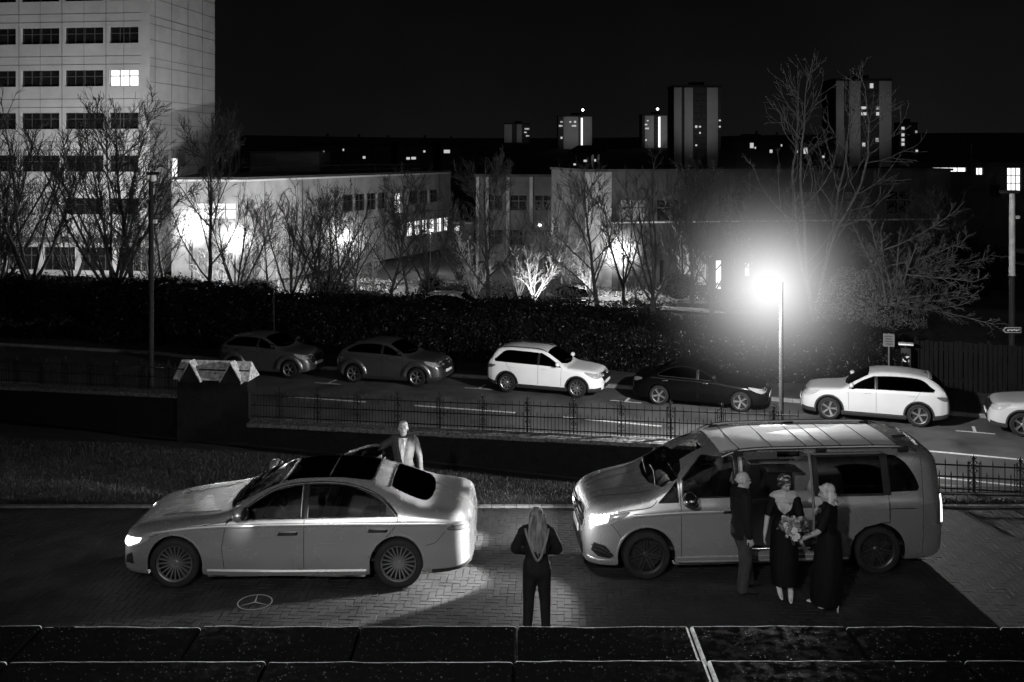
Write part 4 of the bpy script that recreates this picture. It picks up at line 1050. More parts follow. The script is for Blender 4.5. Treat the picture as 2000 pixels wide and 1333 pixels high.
    sw.lathe([(.19+.015*math.cos(a), .015*math.sin(a)) for a in np.linspace(0, 2*math.pi, 9)[:-1]], 28, Ms, True); sw.tube([Ms @ Vector((0, -.17, 0)), Ms @ Vector((0, .17, 0))], .02, 6); sw.build('steering_wheel', MT['leather_dark'], root, smooth=True)
    return root, c
van, vanC = carrier()
VANROT = R(3.2)
van.location = (3.69, 15.49, 0); van.rotation_euler = (0, 0, VANROT)
# ---------------------------------------------------------------- cars parked along the far kerb
def parked(name, label, L, H, W, fo, wb, r, kind, paint, style, clad=True, rails=False, roofpaint=None, hood=None, belt=None, flare=False, win=None):
    hw = W/2; rw = fo+wb
    hz = hood or H*.635; bz = belt or H*.655
    if kind == 'suv':      # cowl, screen top, roof end, tail
        xc, xw, xr, xe = fo+.42, fo+1.16, L-.44, L-.10
        top = [(xc, hz+.02), (xw, H*.955), (xw+.45, H*.995), ((xw+xr)/2+.3, H), (xr, H*.955), (xr+.12, H*.90), (xe, H*.66), (L-.04, H*.56)]
    elif kind == 'coupe':
        xc, xw, xr, xe = fo+.42, fo+1.18, L-.85, L-.14
        top = [(xc, hz+.02), (xw, H*.95), (xw+.45, H*.995), ((xw+xr)/2+.2, H), (xr, H*.94), (xr+.42, H*.82), (xe, H*.66), (L-.05, H*.55)]
    elif kind == 'cross':
        xc, xw, xr, xe = fo+.44, fo+1.22, L-.66, L-.10
        top = [(xc, hz+.02), (xw, H*.955), (xw+.40, H*.995), ((xw+xr)/2+.05, H), (xr, H*.945), (xr+.26, H*.86), (xe, H*.66), (L-.04, H*.56)]
    else:                  # saloon
        xc, xw, xr, xe = fo+.62, fo+1.45, L-1.35, L-.70
        top = [(xc, hz+.02), (xw, H*.94), (xw+.4, H*.99), ((xw+xr)/2+.15, H), (xr, H*.94), (xr+.35, H*.83), (xe, H*.70), (L-.12, H*.66), (L-.03, H*.56)]
    tx = np.array([0, .04, .13, .32, fo, xc-.05]+[a for a, b in top]+[L])
    tz = np.array([H*.36, H*.44, H*.50, hz*.90, hz*.965, hz]+[b for a, b in top]+[H*.48])
    tm = pchip_fit(tx, tz)
    xs = np.unique(np.round(np.concatenate([tx, [fo+.3, (xc+xw)/2, xw+.2, (xw+xr)/2, L-.3, L-.15]]), 3)); keys = []
    for X in xs:
        zt = float(pchip_eval(tx, tz, tm, np.array([X]))[0])
        e = np.interp(X, [0, .04, .13, .32, .7, L-.6, L-.25, L-.1, L-.03, L], [.55, .68, .80, .90, .985, 1.0, .95, .87, .79, .66])
        zb = np.interp(X, [0, .15, .5, L-.5, L-.15, L], [H*.19, H*.15, H*.125, H*.125, H*.18, H*.24])
        zs = min(zt-.03, float(np.interp(X, [0, .13, .4, fo+.2, xc+.25, (xc+xe)/2, xe, L], [H*.33, H*.44, hz*.84, hz*.92, bz*.99, bz*1.01, bz*1.04, H*.44])))
        w_ = hw*e; wr = w_*float(np.interp(X, [0, fo, xc, xw, xr, xe, L], [.76, .79, .80, .69, .69, .78, .76])); keys.append((float(X), zb, zs, zt, w_, wr))
    c = Car(keys, L); c.zrk = .85; root = thing(name, label, 'car')
    M_ = MT[paint]; g = MT['dark_glass']
    def roofz(X): return float(c.S([X], [.84])[0][2])-.045
    x0, x1 = xc+.16, (xr+.10 if kind == 'suv' else xr+.22 if kind == 'cross' else xr+.30 if kind != 'saloon' else xr+.42)
    if win: x1 = win
    xm = fo+1.42; lo = lambda X: float(pchip_eval(c.kx, c.kv[1], c.km[1], np.array([X]))[0])+.018
    xt = xw+.15
    up = sm([(x0, lo(x0)), (x0+(xt-x0)*.5, lo(x0)+(roofz(xt)-lo(x0))*.58), (xt, roofz(xt)), (xm-.04, roofz(xm))] if xm > xt+.1 else [(x0, lo(x0)), (x0+(xm-x0)*.5, lo(x0)+(roofz(xm)-lo(x0))*.62), (xm-.04, roofz(xm))], 5)
    wf = up+[(xm-.04, lo(xm))]
    xk = x1-.42
    up2 = [(xm+.04, lo(xm))]+sm([(xm+.04, roofz(xm)), ((xm+xk)/2, roofz((xm+xk)/2)), (xk, roofz(xk)), (x1-.12, lo(x1)+(roofz(xk)-lo(x1))*.42), (x1, lo(x1)+.06)], 5)+[(x1-.04, lo(x1))]
    ww = .775*hw
    reg = [dict(name='front_window', mat=g, poly=wf, space='side'), dict(name='rear_window', mat=g, poly=up2, space='side'),
           dict(name='windscreen', mat=g, poly=[(xc+.04, 0), (xc+.07, ww*.5), (xc+.17, ww*.97), ((xc+xw)/2+.06, ww*.93), (xw-.03, ww*.85), (xw, ww*.4), (xw, 0)], space='top')]
    if kind == 'saloon': reg.append(dict(name='back_window', mat=g, poly=[(xr+.05, 0), (xr+.08, ww*.8), (xe-.08, ww*.86), (xe-.02, 0)], space='top'))
    else: reg.append(dict(name='back_window', mat=g, poly=[(xr+.08, 0), (xr+.10, ww*.82), (xe-.03, ww*.88), (xe-.01, 0)], space='top'))
    ra = r+.05
    c.build(root, reg, M_, step=.09, arches=((fo, r, ra), (rw, r, ra)), dark=MT['seam'])
    for sd in (-1, 1):
        bk = MB(); c.ribbon(bk, [(xm, lo(xm)-.01), (xm, roofz(xm))], 'side', .08, .004, sd); c.ribbon(bk, wf+[wf[0]], 'side', .022, .003, sd); c.ribbon(bk, up2+[up2[0]], 'side', .022, .003, sd); bk.build('window_seal', MT['black_trim'], root, smooth=40)
        se = MB(); c.ribbon(se, [(xm, H*.22), (xm, lo(xm))], 'side', .011, .0015, sd); c.ribbon(se, [(x0+.0, H*.24), (x0-.02, lo(x0))], 'side', .011, .0015, sd)
        c.ribbon(se, sm([(rw-ra*.7, H*.42), (rw-.12, H*.52), (min(x1-.1, rw+.05), lo(x1))], 5), 'side', .011, .0015, sd); se.build('panel_gap', MT['seam'], root)
        if clad:
            cl = MB(); c.ribbon(cl, [(fo+ra*.9, H*.165), (rw-ra*.9, H*.165)], 'side', .15, .012, sd)
            for cx in (fo, rw): c.ribbon(cl, arc(cx, r, ra+.028, -5, 185, 26), 'side', .06, .012, sd)
            c.ribbon(cl, [(.06, H*.20), (.25, H*.18), (fo-ra, H*.17)], 'side', .14, .008, sd); c.ribbon(cl, [(rw+ra, H*.19), (L-.2, H*.22), (L-.05, H*.25)], 'side', .14, .008, sd)
            cl.build('cladding', MT['plastic'], root, smooth=40)
            tr = MB(); c.ribbon(tr, [(fo+ra+.1, H*.19), (rw-ra-.1, H*.19)], 'side', .03, .02, sd); tr.build('sill_trim', MT['chrome'], root, smooth=40)
        else:
            tr = MB(); c.ribbon(tr, wf[:-1]+[(xm+.04, roofz(xm))]+up2[1:-1], 'side', .014, .008, sd); tr.build('window_trim', MT['chrome'], root, smooth=40)
            for cx in (fo, rw):
                lip = MB(); c.ribbon(lip, arc(cx, r, ra+.012, -5, 185, 26), 'side', .026, .008, sd); lip.build('arch_lip', M_, root, smooth=40)
        if flare:
            fl = MB()
            for cx in (fo, rw): c.ribbon(fl, arc(cx, r, ra+.11, 4, 176, 28), 'side', .20, .055, sd)
            c.ribbon(fl, sm([(fo+.35, bz*.80), (fo+1.2, bz*.86), (rw-.4, bz*.93), (rw+.3, bz*.97)], 6), 'side', .09, .02, sd)
            fl.build('wheel_flare', M_, root, smooth=60)
        for X in (xm-.26, rw-.22):
            if kind == 'coupe' and X > xm: continue
            h = MB(); h.bbox(c.at(X, bz*.90, sd, .012), (.20, .03, .035), .011); h.build('door_handle', MT['chrome'] if not paint.startswith('white') else M_, root, smooth=40)
        mr = MB(); mirror(mr, tuple(c.at(x0+.10, lo(x0)+.04, sd, .17)), sd, .95); mr.build('wing_mirror', M_ if paint.startswith('white') else MT['black_trim'], root, smooth=True)
        hl = MB(); c.patch(hl, sm([(.07, hz*.72), (.14, hz*.80), (.40, hz*.86), (.62, hz*.88), (.44, hz*.76), (.20, hz*.68)], 4, True), 'side', .006, sd); hl.build('headlight', MT['lamp_glass'], root, smooth=40)
        tl = MB(); c.patch(tl, sm([(L-.40, H*.60), (L-.16, H*.61), (L-.05, H*.57), (L-.05, H*.53), (L-.2, H*.53)], 4, True), 'side', .006, sd); tl.build('tail_light', MT['lamp_red'], root, smooth=40)
        if rails:
            rl = MB(); pts = [Vector(c.S([X], [.87], sd)[0])+Vector((0, 0, .015+.04*min(1, (X-xw)/.2, (xr+.1-X)/.2))) for X in np.linspace(xw, xr+.1, 14)]
            rl.tube(pts, .018, 6); rl.build('roof_rail', MT['chrome'], root, smooth=40)
        for X in (fo, rw): make_wheel(root, (X-L/2, sd*(hw-.125), r), r, .22, style, sd, MT, spin=.4+X)
    gr = MB(); c.patch(gr, [(-.50*hw, H*.36), (.50*hw, H*.36), (.58*hw, hz*.74), (.4*hw, hz*.80), (-.4*hw, hz*.80), (-.58*hw, hz*.74)], 'front', .010, d=.06); gr.build('grille', MT['black_trim'], root)
    gb = MB(); ys = np.linspace(-.5*hw, .5*hw, 9)
    for z in (hz*.70, hz*.77): gb.tube([(a-L/2-.015, y, z) for a, y in zip(c.fx(ys, np.full(9, z)), ys)], .012, 5)
    gb.build('grille_bar', MT['chrome'], root, smooth=40)
    lo_ = MB(); c.patch(lo_, [(-.55*hw, H*.20), (.55*hw, H*.20), (.5*hw, H*.30), (-.5*hw, H*.30)], 'front', .008, d=.06); lo_.build('lower_intake', MT['plastic'], root)
    pl = MB(); Xp = c.fx([0], [H*.33])[0]-L/2-.02; pl.bbox((Xp, 0, H*.335), (.016, .52, .11), .006); pl.build('number_plate', MT['plate'], root)
    if kind != 'saloon':
        sp = MB()
        for sd in (-1, 1): c.ribbon(sp, [(xr+.10, ww*.80), (xr+.13, 0)], 'top', .14, .025, sd)
        sp.build('rear_spoiler', M_, root, smooth=40)
        an = MB(); p = c.S([xr-.05], [1.0])[0]; an.add([(p[0]-.06, -.02, p[2]-.005), (p[0]+.08, -.02, p[2]-.01), (p[0]+.08, .02, p[2]-.01), (p[0]-.06, .02, p[2]-.005), (p[0]+.06, 0, p[2]+.07)], [(0, 1, 4), (1, 2, 4), (2, 3, 4), (3, 0, 4)]); an.build('roof_aerial', MT['black_trim'], root)
    wp = MB(); wp.tube([(xc+.1-L/2, -.5, hz+.09), (xc+.16-L/2, .3, hz+.15)], .010, 4); wp.build('wiper', MT['black_trim'], root)
    return root, c
KERBCARS = 'cars parked along the far kerb'
def park(o, c, px, face, n0=0.0, ds=0.0):
    """px: photo column of the car's middle along its near side"""
    W = c.kv[3].max(); s = RS(px, n0)+ds; p = RP(s, n0+W)
    o.location = p; o.rotation_euler = (0, 0, RANG+(math.pi if face == 'right' else 0)); o['group'] = KERBCARS
    sl = .02 if s < 0 else 0
    o.rotation_euler = (0, (sl if face == 'right' else -sl), o.rotation_euler.z)
J = parked('parked_car', 'dark grey small crossover parked nearest the side turning, half hidden by the pier', 4.135, 1.62, 1.765, .83, 2.53, .345, 'cross', 'grey', dict(n=5, kind='petal', rim=.70), clad=False, hood=1.08, belt=1.14, flare=True)
park(*J, 510, 'right', 0)
Cc = parked('parked_car', 'dark grey sloping coupe crossover parked in front of the black hedge', 4.36, 1.60, 1.795, .92, 2.64, .345, 'coupe', 'grey2', dict(n=6, kind='petal', rim=.71), clad=True, hood=1.06, belt=1.13, flare=True)
park(*Cc, 753, 'right', 0)
Wc = parked('parked_car', 'bright white family crossover with roof rails parked facing right', 4.30, 1.59, 1.785, .88, 2.60, .335, 'suv', 'white', dict(n=10, kind='vee', rim=.70), clad=True, rails=True, hood=1.02, belt=1.03)
park(*Wc, 1058, 'right', 0)
Bc = parked('parked_car', 'gleaming black saloon parked close to the lit street lamp', 4.55, 1.45, 1.80, .86, 2.73, .33, 'saloon', 'blackp', dict(n=5, kind='five', rim=.73), clad=False, hood=.92, belt=.95)
park(*Bc, 1362, 'right', 0)
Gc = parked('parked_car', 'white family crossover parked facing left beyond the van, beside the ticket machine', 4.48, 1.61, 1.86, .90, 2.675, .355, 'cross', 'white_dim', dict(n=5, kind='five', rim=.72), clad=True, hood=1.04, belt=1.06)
park(*Gc, 1706, 'left', 0)
Tc = parked('parked_car', 'pale grey crossover nose, cut off by the edge of the photo, last in the row', 4.73, 1.66, 1.84, .92, 2.79, .36, 'suv', 'pale', dict(n=5, kind='five', rim=.72), clad=True, hood=1.06, belt=1.08)
park(*Tc, 2104, 'left', -.1)
# a car roof in the college car park, only just above the hedge
Hc = parked('parked_car', 'white car roof just showing over the hedge among the garden trees', 4.2, 1.5, 1.78, .85, 2.58, .32, 'suv', 'white', dict(n=5, kind='five', rim=.7), clad=False)
p = P(900, 600, 50); Hc[0].location = (p.x, 50, -2.25); Hc[0].rotation_euler = (0, 0, R(172))
# ================================================================ people
from mathutils.bvhtree import BVHTree
MP = {}
MP['skin'] = mat('skin', .36, .45, spec=.4, noise_amt=.10, noise_scale=25, bump=.0008, bump_scale=220)
MP['suit'] = mat('suit_wool', .028, .85, noise_amt=.35, noise_scale=14, bump=.006, bump_scale=16)
MP['suit_black'] = mat('black_wool', .006, .85, noise_amt=.4, noise_scale=14, bump=.006, bump_scale=16)
MP['trouser'] = mat('grey_trouser', .03, .85, noise_amt=.4, noise_scale=10, bump=.008, bump_scale=12)
MP['shirt'] = mat('white_shirt', .75, .7, noise_amt=.12, noise_scale=20, bump=.003, bump_scale=30)
MP['tie'] = mat('silk_tie', .12, .4, noise_amt=.4, noise_scale=60)
MP['dress'] = mat('black_dress', .0025, .75, noise_amt=.4, noise_scale=8, bump=.010, bump_scale=9, stretch=(3, 3, .6))
MP['hair_dark'] = mat('dark_hair', .02, .4, spec=.4, noise_amt=.6, noise_scale=30, bump=.006, bump_scale=60, stretch=(1, 1, .12))
MP['hair_blonde'] = mat('blonde_hair', .50, .45, noise_amt=.45, noise_scale=22, bump=.010, bump_scale=45, stretch=(1, 1, .15))
MP['hair_fair'] = mat('fair_hair', .16, .4, noise_amt=.7, two=(.015, .17), noise_scale=26, bump=.010, bump_scale=50, stretch=(1, 1, .08))
MP['hair_grey'] = mat('grey_hair', .34, .5, noise_amt=.3, noise_scale=40, bump=.003, bump_scale=90)
MP['shoe'] = mat('black_shoe', .015, .3, noise_amt=.3, noise_scale=20)
MP['heel'] = mat('pale_shoe', .75, .25, .2, spec=.5, noise_amt=.08, noise_scale=20)
MP['dark_eye'] = mat('dark_eye', .015, .2, noise_amt=.3)
MP['lip'] = mat('lip', .16, .4, noise_amt=.2)
MP['flower_pale'] = mat('pale_petal', .62, .6, noise_amt=.3, noise_scale=30)
MP['flower_mid'] = mat('dusky_petal', .26, .6, noise_amt=.4, noise_scale=30)
MP['leaf'] = mat('bouquet_leaf', .05, .45, noise_amt=.5, noise_scale=20)
MP['stem'] = mat('ribbon_stem', .55, .5, noise_amt=.2, noise_scale=30)

TSC = bpy.data.scenes.new('workshop')
def remesh(mb, voxel, sm_it, name, m, parent, bump=None):
    tmp = bpy.data.objects.new('tmp', mb.mesh('tmp', m)); TSC.collection.objects.link(tmp)
    r = tmp.modifiers.new('r', 'REMESH'); r.mode = 'VOXEL'; r.voxel_size = voxel
    if sm_it: s = tmp.modifiers.new('s', 'SMOOTH'); s.iterations = sm_it; s.factor = .5
    TSC.view_layers[0].update(); dg = TSC.view_layers[0].depsgraph
    me = bpy.data.meshes.new_from_object(tmp.evaluated_get(dg)); me.name = name
    bpy.data.objects.remove(tmp)
    if not me.materials: me.materials.append(m)
    else: me.materials[0] = m
    if bump:
        nn = [v.normal.copy() for v in me.vertices]
        for v, q in zip(me.vertices, nn): v.co = v.co+q*bump(v.co)
    me.polygons.foreach_set('use_smooth', [True]*len(me.polygons))
    return link(name, me, parent)
def rot_to(M3): return M3
def limb(mb, a, b, c, ra, rb, rc, n=12):
    a, b, c = Vector(a), Vector(b), Vector(c); pts = spline([a, (a+b)/2, b, (b+c)/2, c], 4); m = len(pts); rr = []
    for i in range(m):
        t = i/(m-1); rr.append(ra+(rb-ra)*t*2 if t < .5 else rb+(rc-rb)*(t-.5)*2)
    mb.tube(pts, rr, n)
    mb.ell(a, (ra,)*3, n=10, m=6); mb.ell(c, (rc,)*3, n=10, m=6)
def elbow(a, t, l1, l2, hint):
    a, t, h = Vector(a), Vector(t), Vector(hint); d = t-a; L_ = min(d.length, (l1+l2)*.995); u = d.normalized(); t = a+u*L_
    x = (l1*l1-l2*l2+L_*L_)/(2*L_); k = math.sqrt(max(0, l1*l1-x*x)); h = (h-u*h.dot(u)).normalized()
    return a+u*x+h*k, t
def hand(mb, w, d, up, side, curl=.35, k=1.0, spread=.0):
    """w wrist, d finger direction, up = back of the hand; side +1 puts the thumb on d x up"""
    w = Vector(w); d = Vector(d).normalized(); up = Vector(up); up = (up-d*up.dot(d)).normalized(); s = d.cross(up)*side
    M3 = Matrix((s, d, up)).transposed()
    def q(x, y, z): return w+(s*x+d*y+up*z)*k
    mb.ell(q(0, .045, 0), (.040*k, .052*k, .015*k), M3); mb.tube([q(0, -.01, 0), q(0, .04, 0)], [.024*k, .026*k], 10)
    for i, (x, l) in enumerate(((.030, .072), (.011, .080), (-.009, .075), (-.028, .060))):
        pts = [q(x, .080, .002)]; a = curl*.5; y, z = .080, .002
        for j in range(3):
            y += l*(.42, .32, .26)[j]*math.cos(a); z -= l*(.42, .32, .26)[j]*math.sin(a); a += curl*.9; pts.append(q(x*(1+spread*(j+1)), y, z))
        mb.tube(pts, [.0095*k, .009*k, .0082*k, .0068*k], 8); mb.ell(pts[-1], (.0068*k,)*3, n=8, m=5)
    pts = [q(.028, .02, -.004), q(.050, .045, -.012), q(.056, .072, -.020), q(.052, .094, -.026)]
    mb.tube(pts, [.014*k, .011*k, .0095*k, .0075*k], 8); mb.ell(pts[-1], (.0075*k,)*3, n=8, m=5)
def head(mb, c, M3, k=1.0):
    """c centre of the head, M3 columns right, forward, up"""
    c = Vector(c); q = lambda x, y, z: c+M3 @ Vector((x, y, z))*k
    e = lambda p, r_: mb.ell(q(*p), tuple(a*k for a in r_), M3)
    e((0, -.012, .028), (.074, .094, .088)); e((0, .028, -.030), (.060, .062, .078)); e((0, .050, -.080), (.030, .030, .028)); e((0, .062, -.048), (.030, .022, .018))
    mb.tube([q(0, .082, .012), q(0, .104, -.022)], [.009*k, .014*k], 8); e((0, .100, -.026), (.016, .012, .010))
    for s in (-1, 1):
        e((s*.076, -.005, -.005), (.010, .020, .032)); e((s*.030, .072, .030), (.024, .012, .009)); e((s*.036, .062, -.020), (.022, .018, .018))
def face(parent, c, M3, k=1.0, brow='hair_dark', lip=True):
    c = Vector(c); q = lambda x, y, z: c+M3 @ Vector((x, y, z))*k
    for s in (-1, 1):
        m = MB(); m.ell(q(s*.030, .080, .012), (.012*k, .007*k, .006*k), M3, 8, 6); m.build('eye', MP['dark_eye'], parent, smooth=True)
    m = MB()
    for s in (-1, 1): m.tube([q(s*.014, .087, .030), q(s*.032, .085, .036), q(s*.050, .074, .030)], [.004*k, .004*k, .002*k], 5)
    m.build('eyebrow', MP[brow], parent, smooth=True)
    m = MB(); m.ell(q(0, .084, -.052), (.022*k, .008*k, .006*k), M3, 10, 6); m.build('mouth', MP['lip'], parent, smooth=True)
def hm(yaw=0, pitch=0, roll=0):
    return (Matrix.Rotation(R(yaw), 3, 'Z') @ Matrix.Rotation(R(pitch), 3, 'X') @ Matrix.Rotation(R(roll), 3, 'Y'))
def drape(name, target, poly, m, parent, off=.006, axis=(0, 1, 0), d=.018, M=None):
    """a patch in (x,z) thrown from the front (+axis) onto a garment"""
    me = target.data; bt = BVHTree.FromPolygons([v.co.copy() for v in me.vertices], [tuple(p.vertices) for p in me.polygons])
    ax = Vector(axis).normalized(); rt = Vector((ax.y, -ax.x, 0)).normalized()
    pl = densify(poly, d); A = np.array(pl); lo, hi = A.min(0), A.max(0)
    g = [(x, z) for x in np.arange(lo[0], hi[0], d) for z in np.arange(lo[1], hi[1], d)]; ga = np.array(g) if g else np.zeros((0, 2))
    if len(g):
        k = pip(pl, ga[:, 0], ga[:, 1]); dd = np.min(np.hypot(ga[:, None, 0]-A[None, :, 0], ga[:, None, 1]-A[None, :, 1]), 1); g = [tuple(p) for p in ga[k & (dd > d*.4)]]
    pts = [Vector(p) for p in pl+g]; n = len(pl)
    V, E, T, *_ = geometry.delaunay_2d_cdt(pts, [(i, (i+1) % n) for i in range(n)], [], 1, 1e-6)
    mb = MB(); vs = []; last = None
    for v in V:
        o = rt*v.x+Vector((0, 0, v.y))+ax*1.0; hit = bt.ray_cast(o, -ax)
        z = o.z; k = 0
        while not hit[0] and k < 12: k += 1; o.z -= .008; hit = bt.ray_cast(o, -ax)
        p = hit[0]+ax*off if hit[0] else o-ax*.9
        p.z = z
        vs.append(p)
    C = np.array([np.mean([tuple(V[i]) for i in t], 0) for t in T]); kk = pip(pl, C[:, 0], C[:, 1])
    mb.add(vs, [tuple(t) for t, k in zip(T, kk) if k]); return mb.build(name, m, parent, smooth=True)

class Fig:
    """a figure in its own frame: +y the way it faces, +x its right hand side"""
    def __init__(s, label, loc, rz, H, lean=(0, 0), hip_w=.09, sh=.185, female=False):
        s.k = H/1.70; s.loc = Vector(loc); s.rz = rz; s.label = label; s.lean = lean; s.female = female
        k = s.k; lx, ly = lean
        s.hipc = Vector((0, 0, .90*k)); s.waist = Vector((lx*.3, ly*.3, 1.06*k)); s.chest = Vector((lx*.7, ly*.7, 1.27*k)); s.neck = Vector((lx*.95, ly*.95-.01, 1.435*k)); s.headc = Vector((lx*1.1, ly*1.1+.015, 1.585*k))
        s.shR = s.chest+Vector((sh*k, -.015, .115*k)); s.shL = s.chest+Vector((-sh*k, -.015, .115*k))
        s.hipR = s.hipc+Vector((hip_w*k, 0, -.02)); s.hipL = s.hipc+Vector((-hip_w*k, 0, -.02))
    def loc2(s, w):   # world point -> own frame
        return Matrix.Rotation(-s.rz, 3, 'Z') @ (Vector(w)-s.loc)
    def torso(s, mb, g=0.0, low=.86, top=1.40):
        k = s.k; f = .92 if s.female else 1.0; w = .80 if s.female else .92
        pts = [s.hipc+Vector((0, 0, (low-.90)*k)), s.hipc+Vector((0, 0, .04*k)), s.waist, (s.waist+s.chest)/2, s.chest, s.chest+Vector((0, -.01, .10*k)), s.neck]
        rad = [.165*k*f+g, .172*k*f+g, .150*k*w+g, .158*k*f+g, .178*k*f+g, .168*k*f+g, .062*k+g]
        if top < 1.4: pts, rad = pts[:5]+[s.chest+Vector((0, -.005, .045*k))], rad[:5]+[.172*k*f+g]
        mb.tube(spline(pts, 3), np.interp(np.linspace(0, len(pts)-1, 3*len(pts)-2), range(len(pts)), rad), 18, True, ((1, 0, 0), .66))
        if top >= 1.4: mb.tube([s.shR, s.chest+Vector((0, -.01, .125*k)), s.shL], [.062*k+g, .085*k+g, .062*k+g], 12)
        if top >= 1.4: mb.tube([s.shR+Vector((-.02, 0, .02)), s.neck+Vector((.02, 0, .0))], [.05*k+g, .052*k+g*.6], 10)
        if top >= 1.4: mb.tube([s.shL+Vector((.02, 0, .02)), s.neck+Vector((-.02, 0, 0))], [.05*k+g, .052*k+g*.6], 10)
        if s.female:
            for x in (-.075, .075): mb.ell(s.chest+Vector((x*k, .085*k, -.02*k)), (.07*k+g*.6, .06*k+g*.6, .07*k+g*.6))
    def arm(s, mb, side, wrist, hint, g=0.0, upto=1.0, rs=(.050, .040, .027)):
        a = s.shR if side > 0 else s.shL; k = s.k
        e, t = elbow(a, wrist, .285*k, .255*k, hint)
        end = e+(t-e)*upto
        limb(mb, a, e, end, rs[0]*k+g, rs[1]*k+g, rs[2]*k+g+(1-upto)*.02); return e, t
    def leg(s, mb, side, foot, g=0.0, upto=1.0, hint=(0, 1, 0), rs=(.085, .056, .038)):
        a = s.hipR if side > 0 else s.hipL; k = s.k; t = Vector(foot)+Vector((0, -.05, .085*k))
        e, t2 = elbow(a, t, .402*k, .392*k, hint); limb(mb, a, e, e+(t-e)*upto, rs[0]*k+g, rs[1]*k+g, rs[2]*k+g); return e, t
    def foot(s, mb, p, ang=0, heel=0.0, k=1.0, r_=.042):
        M_ = Matrix.Rotation(R(ang), 3, 'Z'); p = Vector(p)
        q = lambda x, y, z: p+M_ @ Vector((x, y, z))*k
        mb.tube([q(0, -.085, .045+heel), q(0, -.02, .048+heel), q(.003, .06, .036+heel*.3), q(.002, .125, .024), q(0, .170, .018)], [r_*k*.85, r_*k, r_*.92*k, r_*.72*k, r_*.34*k], 12, True, ((1, 0, 0), .80))
        if heel > .02: mb.tube([q(0, -.10, .05+heel), q(0, -.105, .0)], [.022*k, .008*k], 8)
    def finish(s, body_mb, voxel=.0058):
        o = remesh(body_mb, voxel, 3, 'person', MP['skin'], None); o.location = s.loc; o.rotation_euler = (0, 0, s.rz); tag(o, s.label, 'person'); s.o = o; return o
def folds(seed, a=.006, fx=9, fz=3):
    return lambda co: a*noise.noise(Vector((co.x*fx+seed, co.y*fx, co.z*fz)))+a*.5*noise.noise(Vector((co.x*fx*2.3, co.y*fx*2.3+seed, co.z*fz*2.2)))

# ---- the man in a suit behind the saloon, one hand on the open door
def suited_man():
    f = Fig('man in a grey suit and pale tie, one hand on the open saloon door', (-1.83, 16.80, -.02), math.pi, 1.70, lean=(0, .02))
    f_target = f.loc2((-2.50, 17.0, 1.10)); LR = Vector((-.30, .03, .80))
    b = MB(); f.torso(b); H3 = hm(6, 12); head(b, f.headc, H3, 1.04); b.tube([f.neck, f.headc-Vector((0, .01, .06))], .056, 12)
    eR, wR = f.arm(b, 1, f_target, (0, -.3, -1)); eL, wL = f.arm(b, -1, LR, (-1, -.4, 0))
    hand(b, wR, (wR-eR), (0, .2, 1), -1, .55); hand(b, wL, (wL-eL)+Vector((0, .05, -.05)), (-1, 0, 0), -1, .35)
    for sd, x in ((1, .13), (-1, -.12)): f.leg(b, sd, (x, 0, 0)); 
    f.finish(b); o = f.o
    j = MB(); f.torso(j, .022, .76); f.arm(j, 1, f_target, (0, -.3, -1), .020, .90); f.arm(j, -1, LR, (-1, -.4, 0), .020, .93)
    jo = remesh(j, .011, 4, 'jacket', MP['suit'], o, folds(1.3, .008))
    t = MB()
    for sd, x in ((1, .13), (-1, -.12)): f.leg(t, sd, (x, 0, 0), .022, 1.0, rs=(.09, .066, .055))
    t.tube([f.hipc+Vector((0, 0, .12)), f.hipc-Vector((0, 0, .06))], .16, 14, True, ((1, 0, 0), .68)); remesh(t, .012, 3, 'trousers', MP['trouser'], o, folds(2, .008))
    for sd, x in ((1, .13), (-1, -.12)):
        m = MB(); f.foot(m, (x, 0, 0), -8*sd, 0, 1.08, .05); remesh(m, .008, 2, 'shoe', MP['shoe'], o)
    sh = drape('shirt', jo, [(-.075, 1.44), (.075, 1.44), (.062, 1.32), (.02, 1.10), (.0, 1.03), (-.02, 1.10), (-.062, 1.32)], MP['shirt'], o, .006)
    cl = MB(); cl.tube([f.neck+Vector((0, 0, .0)), f.neck+Vector((0, .012, .045))], [.070, .062], 16); cl.build('collar', MP['shirt'], o, smooth=True)
    drape('tie', jo, [(-.022, 1.43), (.022, 1.43), (.018, 1.39), (.034, 1.20), (.0, 1.06), (-.034, 1.20), (-.018, 1.39)], MP['tie'], o, .011)
    for sg in (-1, 1):
        drape('lapel', jo, [(sg*.055, 1.445), (sg*.10, 1.40), (sg*.125, 1.33), (sg*.095, 1.325), (sg*.012, 1.02), (sg*.004, 1.03), (sg*.060, 1.31), (sg*.075, 1.40)], MP['suit'], o, .013)
        drape('pocket_flap', jo, [(sg*.10, .93), (sg*.19, .94), (sg*.19, .97), (sg*.10, .965)], MP['suit_black'], o, .004)
    drape('jacket_edge', jo, [(-.004, 1.03), (.004, 1.03), (.012, .78), (.004, .78)], MP['suit_black'], o, .004)
    for a, w in ((eR, wR), (eL, wL)):
        cu = MB(); d = (w-a).normalized(); cu.tube([w-d*.035, w-d*.002], [.036, .035], 14); cu.build('cuff', MP['shirt'], o, smooth=True)
    h = MB(); q = lambda x, y, z: f.headc+H3 @ Vector((x, y, z))*1.04
    h.ell(q(0, -.022, .050), (.080, .096, .080), H3); h.ell(q(0, .03, .085), (.06, .06, .032), H3)
    ho = remesh(h, .008, 2, 'hair', MP['hair_grey'], o, folds(4, .003, 40, 20)); face(o, f.headc, H3, 1.04, 'hair_grey'); return f
suited_man()

